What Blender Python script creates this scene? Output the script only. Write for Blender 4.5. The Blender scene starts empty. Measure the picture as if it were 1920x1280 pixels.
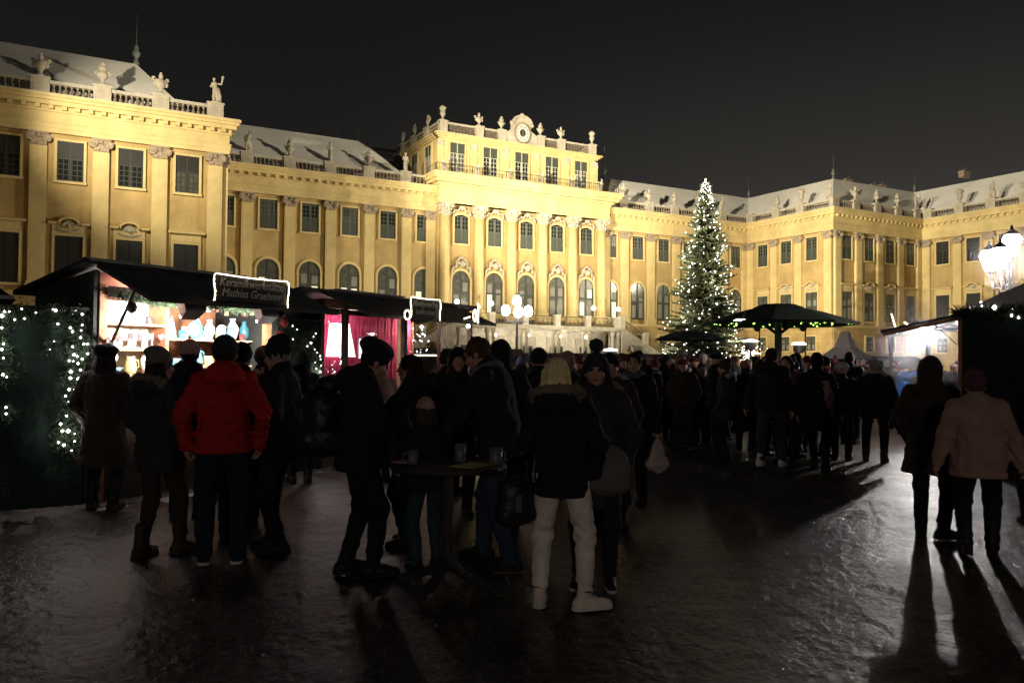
import bpy, math, random
import numpy as np
from mathutils import Vector, Matrix
random.seed(7); np.random.seed(7)
R = math.radians
C = bpy.context.scene.collection
scene = bpy.context.scene

# ---------------------------------------------------------------- camera
FOC, YAW, PIT, ROL = 1503.7, R(28.54), R(1.295), R(.501)
EYE = 1.63
cam_d = bpy.data.cameras.new('camera'); cam = bpy.data.objects.new('camera', cam_d); C.objects.link(cam)
cam_d.sensor_width = 36.0; cam_d.lens = FOC / 1920 * 36.0; cam_d.clip_start = .1; cam_d.clip_end = 2000
cam.matrix_world = (Matrix.Translation((0, 0, EYE)) @ Matrix.Rotation(-YAW, 4, 'Z') @
                    Matrix.Rotation(R(90) + PIT, 4, 'X') @ Matrix.Rotation(ROL, 4, 'Z'))
scene.camera = cam

# ---------------------------------------------------------------- world, view
w = bpy.data.worlds.new('World'); scene.world = w; w.use_nodes = True
wn, wl = w.node_tree.nodes, w.node_tree.links; wn.clear()
wo = wn.new('ShaderNodeOutputWorld'); bg = wn.new('ShaderNodeBackground')
tc = wn.new('ShaderNodeTexCoord'); sx = wn.new('ShaderNodeSeparateXYZ')
wl.new(tc.outputs['Generated'], sx.inputs[0])
rmp = wn.new('ShaderNodeValToRGB'); e = rmp.color_ramp.elements
e[0].position = 0.0; e[0].color = (.044, .040, .035, 1)
e[1].position = 1.0; e[1].color = (.0052, .0052, .0054, 1)
for p_, c_ in ((.12, (.027, .025, .023, 1)), (.22, (.0130, .0122, .0116, 1)), (.36, (.0085, .0082, .0080, 1)), (.5, (.0066, .0065, .0064, 1))):
    x_ = e.new(p_); x_.color = c_
wl.new(sx.outputs['Z'], rmp.inputs[0]); # town glow, strongest low down towards the right
dt = wn.new('ShaderNodeVectorMath'); dt.operation = 'DOT_PRODUCT'; dt.inputs[1].default_value = (.93, .36, .1); wl.new(tc.outputs['Generated'], dt.inputs[0])
mr = wn.new('ShaderNodeMapRange'); mr.inputs[1].default_value = .55; mr.inputs[2].default_value = 1.0; mr.interpolation_type = 'SMOOTHSTEP'; wl.new(dt.outputs['Value'], mr.inputs[0])
mz = wn.new('ShaderNodeMapRange'); mz.inputs[1].default_value = .48; mz.inputs[2].default_value = .05; mz.interpolation_type = 'SMOOTHSTEP'; wl.new(sx.outputs['Z'], mz.inputs[0])
mm = wn.new('ShaderNodeMath'); mm.operation = 'MULTIPLY'; wl.new(mr.outputs[0], mm.inputs[0]); wl.new(mz.outputs[0], mm.inputs[1])
mxw = wn.new('ShaderNodeMix'); mxw.data_type = 'RGBA'; mxw.blend_type = 'ADD'; wl.new(mm.outputs[0], mxw.inputs[0]); wl.new(rmp.outputs[0], mxw.inputs[6]); mxw.inputs[7].default_value = (.030, .027, .023, 1)
wl.new(mxw.outputs[2], bg.inputs[0]); bg.inputs[1].default_value = 1.0
wl.new(bg.outputs[0], wo.inputs[0])
scene.view_settings.view_transform = 'Standard'; scene.view_settings.look = 'None'
scene.view_settings.exposure = 0; scene.view_settings.gamma = 1; scene.view_settings.use_curve_mapping = False
cy = scene.cycles
cy.use_denoising = True; cy.denoising_prefilter = 'FAST'; cy.denoising_input_passes = 'RGB_ALBEDO_NORMAL'; cy.sample_clamp_indirect = 4.0; cy.sample_clamp_direct = 0; cy.max_bounces = 6
cy.diffuse_bounces = 2; cy.glossy_bounces = 3; cy.transmission_bounces = 4; cy.transparent_max_bounces = 8
cy.caustics_reflective = False; cy.caustics_refractive = False

# moonlight behind cloud: the faintest overhead light, no visible direction
sun_d = bpy.data.lights.new('moon', 'SUN'); sun_d.energy = .012; sun_d.angle = R(20); sun_d.color = (.8, .85, 1)
sun = bpy.data.objects.new('moon', sun_d); C.objects.link(sun); sun.rotation_euler = (R(40), 0, R(150))

# ---------------------------------------------------------------- photo helper: a direction through the lens, at a real distance
def ray(px, py):
    X, Y = px - 960, 640 - py
    x = (X * math.cos(ROL) - Y * math.sin(ROL)) / FOC; y = (Y * math.cos(ROL) + X * math.sin(ROL)) / FOC
    d = math.cos(PIT) - y * math.sin(PIT); u = math.sin(PIT) + y * math.cos(PIT)
    return Vector((x * math.cos(YAW) + d * math.sin(YAW), -x * math.sin(YAW) + d * math.cos(YAW), u))
def at(px, py, d): return ray(px, py) * d + Vector((0, 0, EYE))
def gnd(px, py):
    r = ray(px, py); return r * (-EYE / r.z) + Vector((0, 0, EYE))
def dist_of(p): return p.x * math.sin(YAW) + p.y * math.cos(YAW)

# ---------------------------------------------------------------- materials
M = {}
def mat(name, col, rough=.7, noise=.15, scale=8, bump=0., bscale=40, metal=0., emit=None, estr=0., sheen=0, dark=None, spec=.4, coords='Object', streak=0):
    m = bpy.data.materials.new(name); m.use_nodes = True
    n, l = m.node_tree.nodes, m.node_tree.links; b = n['Principled BSDF']
    b.inputs['Roughness'].default_value = rough; b.inputs['Metallic'].default_value = metal
    b.inputs['Specular IOR Level'].default_value = spec
    t = n.new('ShaderNodeTexCoord')
    if noise > 0:
        nz = n.new('ShaderNodeTexNoise'); nz.inputs['Scale'].default_value = scale; nz.inputs['Detail'].default_value = 5; nz.inputs['Roughness'].default_value = .62
        l.new(t.outputs[coords], nz.inputs['Vector'])
        r_ = n.new('ShaderNodeValToRGB'); l.new(nz.outputs[0], r_.inputs[0])
        d_ = dark or [c * (1 - noise * 1.6) for c in col]
        r_.color_ramp.elements[0].position = .32; r_.color_ramp.elements[0].color = (*d_, 1)
        r_.color_ramp.elements[1].position = .66; r_.color_ramp.elements[1].color = (*[min(1, c * (1 + noise * .5)) for c in col], 1)
        if streak:      # rain streaks and soot running down
            mp = n.new('ShaderNodeMapping'); mp.inputs['Scale'].default_value = (.55, .55, .07); l.new(t.outputs[coords], mp.inputs['Vector'])
            n3 = n.new('ShaderNodeTexNoise'); n3.inputs['Scale'].default_value = 1.0; n3.inputs['Detail'].default_value = 6; n3.inputs['Roughness'].default_value = .7; l.new(mp.outputs[0], n3.inputs['Vector'])
            r3 = n.new('ShaderNodeValToRGB'); r3.color_ramp.elements[0].position = .36; k_ = 1 - streak; r3.color_ramp.elements[0].color = (k_, k_ * .97, k_ * .94, 1); r3.color_ramp.elements[1].position = .56; l.new(n3.outputs[0], r3.inputs[0])
            mx = n.new('ShaderNodeMix'); mx.data_type = 'RGBA'; mx.blend_type = 'MULTIPLY'; mx.inputs[0].default_value = 1; l.new(r_.outputs[0], mx.inputs[6]); l.new(r3.outputs[0], mx.inputs[7]); l.new(mx.outputs[2], b.inputs['Base Color'])
        else: l.new(r_.outputs[0], b.inputs['Base Color'])
    else: b.inputs['Base Color'].default_value = (*col, 1)
    if bump > 0:
        n2 = n.new('ShaderNodeTexNoise'); n2.inputs['Scale'].default_value = bscale; n2.inputs['Detail'].default_value = 4
        l.new(t.outputs[coords], n2.inputs['Vector'])
        bp = n.new('ShaderNodeBump'); bp.inputs['Strength'].default_value = bump; bp.inputs['Distance'].default_value = .02
        l.new(n2.outputs[0], bp.inputs['Height']); l.new(bp.outputs[0], b.inputs['Normal'])
    if emit: b.inputs['Emission Color'].default_value = (*emit, 1); b.inputs['Emission Strength'].default_value = estr
    if sheen: b.inputs['Sheen Weight'].default_value = sheen
    M[name] = m; return m

mat('stucco_ochre', (.52, .37, .16), .85, .14, .45, .25, 30, streak=.13)
mat('stucco_pale', (.70, .55, .265), .8, .12, .45, .15, 25, streak=.10)
mat('stone_pale', (.52, .46, .37), .85, .16, 1.2, .3, 12)
mat('stone_white', (.70, .65, .54), .8, .12, 1.5, .2, 14, streak=.2)
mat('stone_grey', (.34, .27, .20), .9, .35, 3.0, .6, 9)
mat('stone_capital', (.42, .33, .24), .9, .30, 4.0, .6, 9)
mat('snow_roof', (.84, .81, .77), .9, .08, .35, .25, 5)
mat('snow_thin', (.55, .54, .54), .85, .25, 3, .4, 12)
mat('copper_grey', (.16, .18, .16), .6, .2, 3)
mat('iron', (.03, .03, .03), .5, .2, 8)
mat('iron_gilt', (.22, .19, .12), .5, .3, 8)
mat('shutter', (.052, .062, .050), .6, .12, 3)
mat('shutter_dark', (.022, .023, .021), .6, .12, 3)
mat('glow_curtain', (.6, .5, .35), .7, .2, 3, emit=(1, .85, .6), estr=.8)  # weak glow of its own, standing for lights seen in some windows
mat('sash_dark', (.05, .05, .046), .6, .1, 3)
mat('sash', (.12, .125, .105), .6, .1, 3)
mat('sash_pale', (.52, .50, .42), .6, .1, 3)
mat('glass_dark', (.016, .02, .019), .12, .1, 2, spec=.5)
mat('glass_grey', (.10, .10, .085), .25, .3, 2, spec=.5)
mat('curtain', (.24, .235, .20), .7, .15, 2)
mat('clock_face', (.75, .72, .62), .6, .05)
mat('globe', (.9, .88, .8), .3, 0, emit=(1, .94, .8), estr=14)
mat('globe_white', (.9, .88, .85), .3, 0, emit=(1, .97, .92), estr=22)

# ---------------------------------------------------------------- mesh builder
class MB:
    def __init__(s, f=None): s.v = []; s.f = []; s.map = f
    def add(s, vs, fs):
        k = len(s.v)
        if s.map: vs = [s.map(*p) for p in vs]
        s.v += [tuple(p) for p in vs]; s.f += [tuple(i + k for i in q) for q in fs]; return s
    def box(s, x0, x1, y0, y1, z0, z1):
        return s.add([(x0, y0, z0), (x1, y0, z0), (x1, y1, z0), (x0, y1, z0), (x0, y0, z1), (x1, y0, z1), (x1, y1, z1), (x0, y1, z1)],
                     [(0, 3, 2, 1), (4, 5, 6, 7), (0, 1, 5, 4), (1, 2, 6, 5), (2, 3, 7, 6), (3, 0, 4, 7)])
    def hexa(s, p): return s.add(p, [(0, 3, 2, 1), (4, 5, 6, 7), (0, 1, 5, 4), (1, 2, 6, 5), (2, 3, 7, 6), (3, 0, 4, 7)])
    def lathe(s, prof, c=(0, 0, 0), n=12, a0=0, a1=2 * math.pi, sx=1, sy=1):
        full = abs(a1 - a0 - 2 * math.pi) < 1e-6; m = n if full else n + 1
        vs = [(c[0] + r * sx * math.cos(a0 + (a1 - a0) * i / n), c[1] + r * sy * math.sin(a0 + (a1 - a0) * i / n), c[2] + z) for r, z in prof for i in range(m)]
        fs = []
        for j in range(len(prof) - 1):
            for i in range(n if full else n):
                i2 = (i + 1) % m if full else i + 1
                fs.append((j * m + i, j * m + i2, (j + 1) * m + i2, (j + 1) * m + i))
        fs.append(tuple(reversed(range(m)))); fs.append(tuple((len(prof) - 1) * m + i for i in range(m)))
        return s.add(vs, fs)
    def tube(s, pts, r, n=6, r1=None, closed=False):
        pts = [Vector(p) for p in pts]; rs = r if isinstance(r, (list, tuple)) else [r + ((r1 if r1 is not None else r) - r) * i / max(1, len(pts) - 1) for i in range(len(pts))]
        up = Vector((.137, .07, 1)).normalized(); vs = []
        for i, p in enumerate(pts):
            if closed: d = pts[(i + 1) % len(pts)] - pts[i - 1]
            else: d = pts[min(i + 1, len(pts) - 1)] - pts[max(i - 1, 0)]
            d.normalize(); a = d.cross(up)
            if a.length < .05: a = d.cross(Vector((1, 0, 0)))
            a.normalize(); b = a.cross(d)
            for k in range(n):
                t = 2 * math.pi * k / n; vs.append(p + (a * math.cos(t) + b * math.sin(t)) * rs[i])
        m = len(pts); fs = []
        for i in range(m if closed else m - 1):
            i2 = (i + 1) % m
            for k in range(n): fs.append((i * n + k, i * n + (k + 1) % n, i2 * n + (k + 1) % n, i2 * n + k))
        if not closed: fs += [tuple(range(n - 1, -1, -1)), tuple(range((m - 1) * n, m * n))]
        return s.add(vs, fs)
    def prism(s, poly, y0, y1):      # polygon in (x,z), extruded in y
        n = len(poly)
        return s.add([(x, y0, z) for x, z in poly] + [(x, y1, z) for x, z in poly],
                     [tuple(range(n)), tuple(range(2 * n - 1, n - 1, -1))] + [(i, n + i, n + (i + 1) % n, (i + 1) % n) for i in range(n)])
    def strip(s, outer, inner, y0, y1):   # band between two open outlines of equal length
        n = len(outer)
        vs = [(x, y, z) for y in (y0, y1) for pl in (outer, inner) for x, z in pl]
        fs = []
        for i in range(n - 1):
            fs += [(i, i + 1, n + i + 1, n + i), (2 * n + i, 3 * n + i, 3 * n + i + 1, 2 * n + i + 1),
                   (i, 2 * n + i, 2 * n + i + 1, i + 1), (n + i, n + i + 1, 3 * n + i + 1, 3 * n + i)]
        fs += [(0, n, 3 * n, 2 * n), (n - 1, 3 * n - 1, 4 * n - 1, 2 * n - 1)]
        return s.add(vs, fs)
    def ball(s, c, r, n=8, m=5, sz=1):
        return s.lathe([(max(r * math.sin(math.pi * j / m), r * .02), -r * sz * math.cos(math.pi * j / m)) for j in range(m + 1)], c, n)
    def mesh(s, name, m, smooth=False):
        me = bpy.data.meshes.new(name); me.from_pydata(s.v, [], s.f)
        if m: me.materials.append(M[m] if isinstance(m, str) else m)
        if smooth: me.polygons.foreach_set('use_smooth', [True] * len(me.polygons))
        me.update(); return me
    def build(s, name, m, parent=None, smooth=False, **kw): return ob(name, s.mesh(name, m, smooth), parent, **kw)
def ob(name, me, parent=None, loc=None, rz=0, scale=None, **kw):
    o = bpy.data.objects.new(name, me); C.objects.link(o)
    if parent: o.parent = parent
    if loc is not None: o.location = loc
    if rz: o.rotation_euler = (0, 0, rz)
    if scale is not None: o.scale = scale if hasattr(scale, '__len__') else (scale,) * 3
    for k, v_ in kw.items(): o[k] = v_
    return o
def thing(name, label, cat, loc=(0, 0, 0), rz=0, group=None, me=None, scale=None):
    o = ob(name, me, None, loc, rz, scale, label=label, category=cat)
    if group: o['group'] = group
    return o
def lamp(name, kind, loc, energy, col=(1, 1, 1), size=.1, parent=None, target=None, spot=R(60), blend=.5):
    d = bpy.data.lights.new(name, kind); d.energy = energy; d.color = col
    if kind == 'AREA': d.shape = 'RECTANGLE'; d.size, d.size_y = size
    else: d.shadow_soft_size = size
    if kind == 'SPOT': d.spot_size = spot; d.spot_blend = blend
    o = bpy.data.objects.new(name, d); C.objects.link(o); o.location = loc
    if target is not None: o.rotation_euler = (Vector(target) - Vector(loc)).to_track_quat('-Z', 'Y').to_euler()
    if parent: o.parent = parent
    return o
# ================================================================ PALACE
CX, BAY, YM, YR, YW, HALF = 50.42, 4.586, 90.0, 89.2, 74.24, 39.18
XI_L, XI_R = CX - HALF, CX + HALF          # corners where the wings step forward
XO_R = 108.45
palace = thing('palace', 'long yellow baroque palace with floodlit facade, snowy roofs and stone balustrades', 'palace', (CX, YM, 0))
PM = palace.matrix_world.copy(); PO = Vector((CX, YM, 0))
class Frame:
    def __init__(s, x, y, ang): s.o = Vector((x, y, 0)); s.a = ang; s.d = Vector((math.cos(ang), math.sin(ang), 0)); s.n = Vector((math.sin(ang), -math.cos(ang), 0))
    def __call__(s, a, o, z): return tuple(s.o + s.d * a + s.n * o + Vector((0, 0, z)) - PO)
    def loc(s, a, o, z): return Vector(s(a, o, z))
def put(name, me, F, a, o, z, **kw): return ob(name, me, palace, F.loc(a, o, z), F.a, **kw)

# --- shared meshes (x along the wall, -y outwards, z up, origin at foot centre)
def sub(me_o, name, me): return (name, me)
def arch_pts(w, h, r=None, n=10, seg=False):
    r = w / 2
    if seg:
        rise = .28; return [(-w / 2, 0)] + [(-w / 2 + w * i / 6, h - rise + rise * math.sin(math.pi * i / 6)) for i in range(7)] + [(w / 2, 0)]
    return [(-r, 0)] + [(-r * math.cos(math.pi * i / n), h - r + r * math.sin(math.pi * i / n)) for i in range(n + 1)] + [(r, 0)]
def rect_pts(w, h): return [(-w / 2, 0), (-w / 2, h), (w / 2, h), (w / 2, 0)]
def window_set(key, pts, w, h, kind, sill=True):
    ed = .2
    def grow(p, e):
        cx_ = 0; out = []
        for x, z in p:
            if z <= 0: out.append((x + math.copysign(e, x), -0)); continue
            if key.startswith('arch'):
                zc = h - w / 2
                if z > zc: L = math.hypot(x, z - zc) or 1; out.append((x * (L + e) / L, zc + (z - zc) * (L + e) / L))
                else: out.append((x + math.copysign(e, x), z))
            elif key == 'seg': out.append((x * (w / 2 + e) / (w / 2), z + e))
            else: out.append((x + math.copysign(e, x), z + e))
        return out
    s = MB(); s.strip(grow(pts, ed), pts, -.2, .0)
    if key.startswith('arch'): s.strip(grow(pts, ed + .12), grow(pts, ed), -.12, 0)
    if sill: s.box(-w / 2 - .25, w / 2 + .25, -.24, 0, -.2, 0)
    sur = s.mesh('window_surround', 'stucco_pale')
    fr = MB(); gl = MB(); pns = []
    def leaf(*b): q_ = MB(); q_.box(*b); pns.append(q_)
    gl.prism(pts, -.05, -.01) if key != 'rect' else gl.box(-w / 2, w / 2, -.05, -.01, 0, h)
    fm, gm, pm = 'sash', 'glass_dark', 'shutter'
    if kind in ('up', 'low', 'attic'):
        z0, z1 = (h * .5, h * .93) if kind == 'up' else ((0.08, h * .56) if kind == 'low' else (.08, h * .64))
        o0, o1 = (0, h * .5) if kind == 'up' else (z1, h)
        top = h - .28 if key == 'seg' else h
        [leaf(x_, x_ + w / 2 - .01, -.09, -.05, o0, min(o1, top)) for x_ in (-w / 2, .01)]
        if kind == 'up' and z1 < top: leaf(-w / 2, w / 2, -.09, -.05, z1, top)
        for c_ in (-1, 1):
            for k in range(3): x = c_ * (w * .06 + k * w * .2); fr.box(x - .03, x + .03, -.1, -.05, z0, z1)
        nr = 3 if kind == 'up' else 4
        for k in range(nr + 1): z = z0 + (z1 - z0) * k / nr; fr.box(-w / 2, w / 2, -.11, -.05, z - .03, z + .03)
        fr.box(-.05, .05, -.12, -.05, 0, top)
        if kind == 'attic': fm = 'sash_pale'; 
    elif kind == 'board':      # tall ground storey window closed with board leaves
        leaf(-w / 2, -.02, -.09, -.05, 0, h); leaf(.02, w / 2, -.09, -.05, 0, h)
        fr.box(-w / 2 + .01, -w / 2 + .07, -.12, -.05, 0, h - .01); fr.box(w / 2 - .07, w / 2 - .01, -.12, -.05, 0, h - .01)
    else:                      # tall glazed window
        gm = 'glass_grey'
        for x in (-w / 2 + .09, 0, w / 2 - .09): fr.box(x - .09, x + .09, -.11, -.05, 0, h - (w / 2 if key.startswith('arch') and abs(x) > .1 else .02))
        fr.box(-w / 2, w / 2, -.12, -.05, h * .46, h * .46 + .22); fr.box(-w / 2, w / 2, -.12, -.05, 0.0, .14)
        for x in (-w / 4, w / 4):
            leaf(x - w * .14, x + w * .14, -.08, -.05, .14, h * .46); leaf(x - w * .14, x + w * .14, -.08, -.05, h * .5, h * .72)
        fm, pm = 'shutter', 'curtain'
    if key == 'rect' and kind in ('low', 'board'): pm = 'shutter_dark'; fm = 'sash_dark' if kind == 'low' else 'sash_dark'
    names = {'shutter_dark': 'shutter', 'curtain': 'curtain', 'shutter': 'shutter'}
    return sur, [('sash', fr.mesh('sash', fm)), ('pane', gl.mesh('pane', gm))] + [(names[pm], q_.mesh(names[pm], pm)) for q_ in pns]
W = {'up': window_set('rect', rect_pts(1.9, 3.2), 1.9, 3.2, 'up'), 'uplow': window_set('rect', rect_pts(1.9, 3.2), 1.9, 3.2, 'low'),
     'seg': window_set('seg', arch_pts(1.9, 3.55, seg=True), 1.9, 3.55, 'up'), 'arch': window_set('arch', arch_pts(2.4, 5.1), 2.4, 5.1, 'glass', False),
     'board': window_set('rect', rect_pts(2.0, 3.95), 2.0, 3.95, 'board'), 'tall': window_set('rect', rect_pts(2.0, 3.95), 2.0, 3.95, 'glass'),
     'attic': window_set('rect', rect_pts(2.0, 3.6), 2.0, 3.6, 'attic', False), 'base': window_set('rect', rect_pts(1.6, 2.0), 1.6, 2.0, 'uplow')}
def window(kind, F, a, o, z):
    s, subs = W[kind]; q = put('window', s, F, a, o, z)
    for n_, me in subs:
        c_ = ob(n_, me, q)
        if n_ == 'curtain': c_.scale = (1, 1, random.choice((1, 1, .93, .8, .55))); c_.location.z = 0 if c_.scale.z == 1 else .1
        if n_ == 'curtain' and kind == 'arch' and random.random() < .13: c_.material_slots[0].link = 'OBJECT'; c_.material_slots[0].material = M['glow_curtain']
        if n_ == 'pane' and random.random() < .35: c_.material_slots[0].link = 'OBJECT'; c_.material_slots[0].material = M[random.choice(('glass_dark', 'glass_grey'))]
    return q
# pilaster and its ionic capital
def pil_mesh(w=1.2, d=.34, z0=7.55, z1=18.4):
    m = MB(); m.box(-w / 2, w / 2, -d, 0, z0, z1); m.box(-w / 2 - .08, w / 2 + .08, -d - .08, 0, z0 - .25, z0); m.box(-w / 2 - .16, w / 2 + .16, -d - .16, 0, 6.75, z0 - .25)
    m.box(-w / 2 + .14, w / 2 - .14, -d - .015, -d, z0 + .3, z1 - .3)
    return m.mesh('pilaster', 'stucco_pale')
def cap_mesh(w=1.2, d=.34, h=1.1):
    m = MB(); m.box(-w / 2 - .12, w / 2 + .12, -d - .14, 0, h - .16, h); m.box(-w / 2 + .05, w / 2 - .05, -d - .04, 0, 0, h - .16)
    for sg in (-1, 1):
        n = 12
        for rr, dd in ((.30, .20), (.17, .25)):
            vs = []
            m.prism([(sg * (w / 2) + rr * math.cos(2 * math.pi * i / n), h - .5 + rr * math.sin(2 * math.pi * i / n)) for i in range(n)][::-1], -d - dd, -.02)
    for k in range(5):
        x = (k - 2) * w * .19; m.prism([(x - .09, .0), (x + .09, 0), (x + .11, .28), (x, .36), (x - .11, .28)][::-1], -d - .1, -d + .05)
    m.ball((0, -d - .1, h - .3), .15, 8, 4)
    m.tube([(-w / 2, -d - .12, h - .22), (-w * .2, -d - .16, h - .42), (w * .2, -d - .16, h - .42), (w / 2, -d - .12, h - .22)], .05, 5)
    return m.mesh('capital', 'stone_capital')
PIL, CAP = pil_mesh(), cap_mesh()
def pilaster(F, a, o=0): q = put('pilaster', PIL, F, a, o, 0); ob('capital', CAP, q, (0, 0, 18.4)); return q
# engaged column of the central block
m = MB(); m.lathe([(.78, 0), (.78, .25), (.70, .3), (.73, .42), (.62, .5), (.60, 4), (.585, 8), (.54, 11.7)], (0, -.25, 7.25), 20); m.box(-.85, .85, -1.1, .2, 6.2, 7.25)
COL = m.mesh('column', 'stucco_pale', True)
m = MB(); m.lathe([(.54, 0), (.62, .05), (.58, .3), (.66, .8), (.86, 1.35)], (0, -.25, 0), 12); m.box(-.88, .88, -1.12, .3, 1.35, 1.52)
for i in range(12):
    a_ = 2 * math.pi * i / 12
    for rr, z in ((.66, .35), (.72, .8)):
        m.ball((rr * math.cos(a_ + z), -.25 + rr * math.sin(a_ + z), z), .15, 6, 3, 1.4)
for sx_ in (-1, 1):
    for sy_ in (-1, 1): m.ball((sx_ * .68, -.32 + sy_ * .62, 1.15), .24, 8, 4)
CCAP = m.mesh('capital', 'stone_pale')
# balustrade pieces
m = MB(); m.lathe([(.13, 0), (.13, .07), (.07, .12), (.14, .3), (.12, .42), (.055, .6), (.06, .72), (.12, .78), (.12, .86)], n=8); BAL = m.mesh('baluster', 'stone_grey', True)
m = MB(); m.box(-.66, .66, -.32, .32, 0, 1.42); m.box(-.74, .74, -.4, .4, 1.42, 1.56); m.box(-.74, .74, -.4, .4, -.02, .16); m.box(-.5, .5, -.345, -.32, .3, 1.28); m.box(-.72, .72, -.36, .36, 1.56, 1.60)
PED = m.mesh('pedestal', 'stone_pale')
MODL = None
def balustrade(F, a0, a1, peds, o, z=22.45, skip=(), mname='stone_pale'):
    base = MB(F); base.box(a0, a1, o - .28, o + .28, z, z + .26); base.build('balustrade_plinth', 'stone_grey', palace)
    r = MB(F); r.box(a0, a1, o - .2, o + .2, z + 1.12, z + 1.34); r.build('balustrade_rail', 'stone_pale', palace)
    sn = MB(F); sn.box(a0, a1, o - .16, o + .19, z + 1.34, z + 1.40); sn.build('snow_cap', 'snow_thin', palace, kind='stuff')
    for p in peds: put('pedestal', PED, F, p, o, z + .02)
    ps = sorted([a0] + list(peds) + [a1])
    for p, q in zip(ps, ps[1:]):
        g0, g1 = p + .75, q - .75
        if p == a0 and a0 not in peds: g0 = p
        if q == a1 and a1 not in peds: g1 = q
        n = int((g1 - g0) / .42)
        for i in range(n): put('baluster', BAL, F, g0 + (i + .5) * (g1 - g0) / n, o, z + .26)
def entab(F, a0, a1, e0=0, e1=0, proj=1.05, o=0, dz=0):   # e0/e1: mitre return of the cornice at the ends
    P = [(.40, 19.5, 19.85), (.46, 19.85, 20.25), (.52, 20.25, 20.36), (.36, 20.36, 21.15), (.5, 21.15, 21.28), (proj - .18, 21.62, 21.95), (proj, 21.95, 22.2), (proj + .14, 22.2, 22.45)]
    m = MB(F)
    for p, z0, z1 in P: m.box(a0 - e0 * p, a1 + e1 * p, o - .3, o + p - dz, z0 + dz, z1 + dz)
    m.box(a0 - e0 * .5, a1 + e1 * .5, o - .3, o + .5 - dz, 21.28, 21.62)
    m.build('entablature', 'stucco_pale', palace)
    d = MB(F); n = int((a1 - a0) / .93)
    for i in range(n + 1):
        s = a0 + .2 + i * (a1 - a0 - .4) / n; d.box(s - .17, s + .17, o + .5, o + proj - .26, 21.32, 21.618)
    d.build('modillion_row', 'stucco_pale', palace, kind='stuff')
    sn = MB(F); sn.box(a0 - e0 * proj, a1 + e1 * proj, o + .3, o + proj + .1, 22.45, 22.49); sn.build('cornice_snow', 'snow_thin', palace, kind='stuff')
def walls(F, a0, a1, wins, low, up='up', base=True, o=0, thick=.6):
    m = MB(F); m.box(a0, a1, -thick, o, 6.75, 19.5); m.build('wall', 'stucco_ochre', palace)
    g = MB(F); g.box(a0, a1, -thick, o + .12, 0, 6.4); g.build('ground_storey_wall', 'stucco_ochre', palace)
    b = MB(F); b.box(a0, a1, -thick, o + .3, 6.4, 6.75)
    for zz in (.6, 1.9, 3.2, 4.5, 5.8): b.box(a0, a1, o + .12, o + .15, zz, zz + .05)
    b.build('string_course', 'stucco_pale', palace)
    for i, a in enumerate(wins):
        window(up, F, a, o, 15.75)
        k = low[i % len(low)]
        if k == 'arch': window('arch', F, a, o, 7.35)
        else:
            window(k, F, a, o, 7.35)
            m = MB(); m.box(-1.2, 1.2, -.15, 0, 4.17, 4.95)
            if i % 4 in (1, 2):      # curved hood with shell
                m.box(-1.5, -.75, -.5, 0, 4.85, 5.02); m.box(.75, 1.5, -.5, 0, 4.85, 5.02)
                arc = [(-.85 * math.cos(math.pi * j / 10), 4.85 + .62 * math.sin(math.pi * j / 10)) for j in range(11)]
                arc2 = [(x * .8, 4.85 + (z - 4.85) * .76) for x, z in arc]
                m.strip(arc, arc2, -.5, 0); hood = m
                sh = MB()
                for j in range(7):
                    t = math.pi * (j + .5) / 7; sh.tube([(0, -.2, 4.62), (.46 * math.cos(t), -.3, 4.72 + .44 * math.sin(t))], .05, 6, .11)
                sh.ball((0, -.34, 4.72), .17, 8, 5); sh.tube([(-.85, -.2, 4.5), (-.4, -.25, 4.35), (0, -.3, 4.3), (.4, -.25, 4.35), (.85, -.2, 4.5)], .09, 6)
                q = put('window_hood', hood.mesh('window_hood', 'stucco_pale'), F, a, o, 7.35); ob('shell_ornament', sh.mesh('shell_ornament', 'stone_pale'), q)
            else:
                m.hexa([(-1.5, -.5, 4.85), (1.5, -.5, 4.85), (1.3, 0, 4.85), (-1.3, 0, 4.85), (-1.5, -.5, 4.98), (1.5, -.5, 4.98), (1.3, 0, 5.25), (-1.3, 0, 5.25)])
                put('window_hood', m.mesh('window_hood', 'stucco_pale'), F, a, o, 7.35)
        if base: window('base', F, a, o + .12, 3.2)

# ---- main front, left and right of the central block
FM = Frame(0, YM, 0); FR = Frame(0, YR, 0); FW = Frame(0, YW, 0)
pl = [CX - (n + .5) * BAY for n in (3, 4, 5, 6, 7)]; wl_ = [CX - n * BAY for n in (3, 4, 5, 6, 7, 8)]
pr = [2 * CX - x for x in pl]; wr_ = [2 * CX - x for x in wl_]
RL, RR = CX - 12.3, CX + 12.3
walls(FM, XI_L, RL, wl_, ['arch']); walls(FM, RR, XI_R, wr_, ['arch'])
for x in pl + pr: pilaster(FM, x)
pilaster(FM, XI_L + .62); pilaster(FM, XI_R - .62); pilaster(FM, RL - .62); pilaster(FM, RR + .62)
entab(FM, XI_L, RL); entab(FM, RR, XI_R)
balustrade(FM, XI_L, RL - .6, pl, -.35); balustrade(FM, RR + .6, XI_R, pr, -.35)
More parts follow.
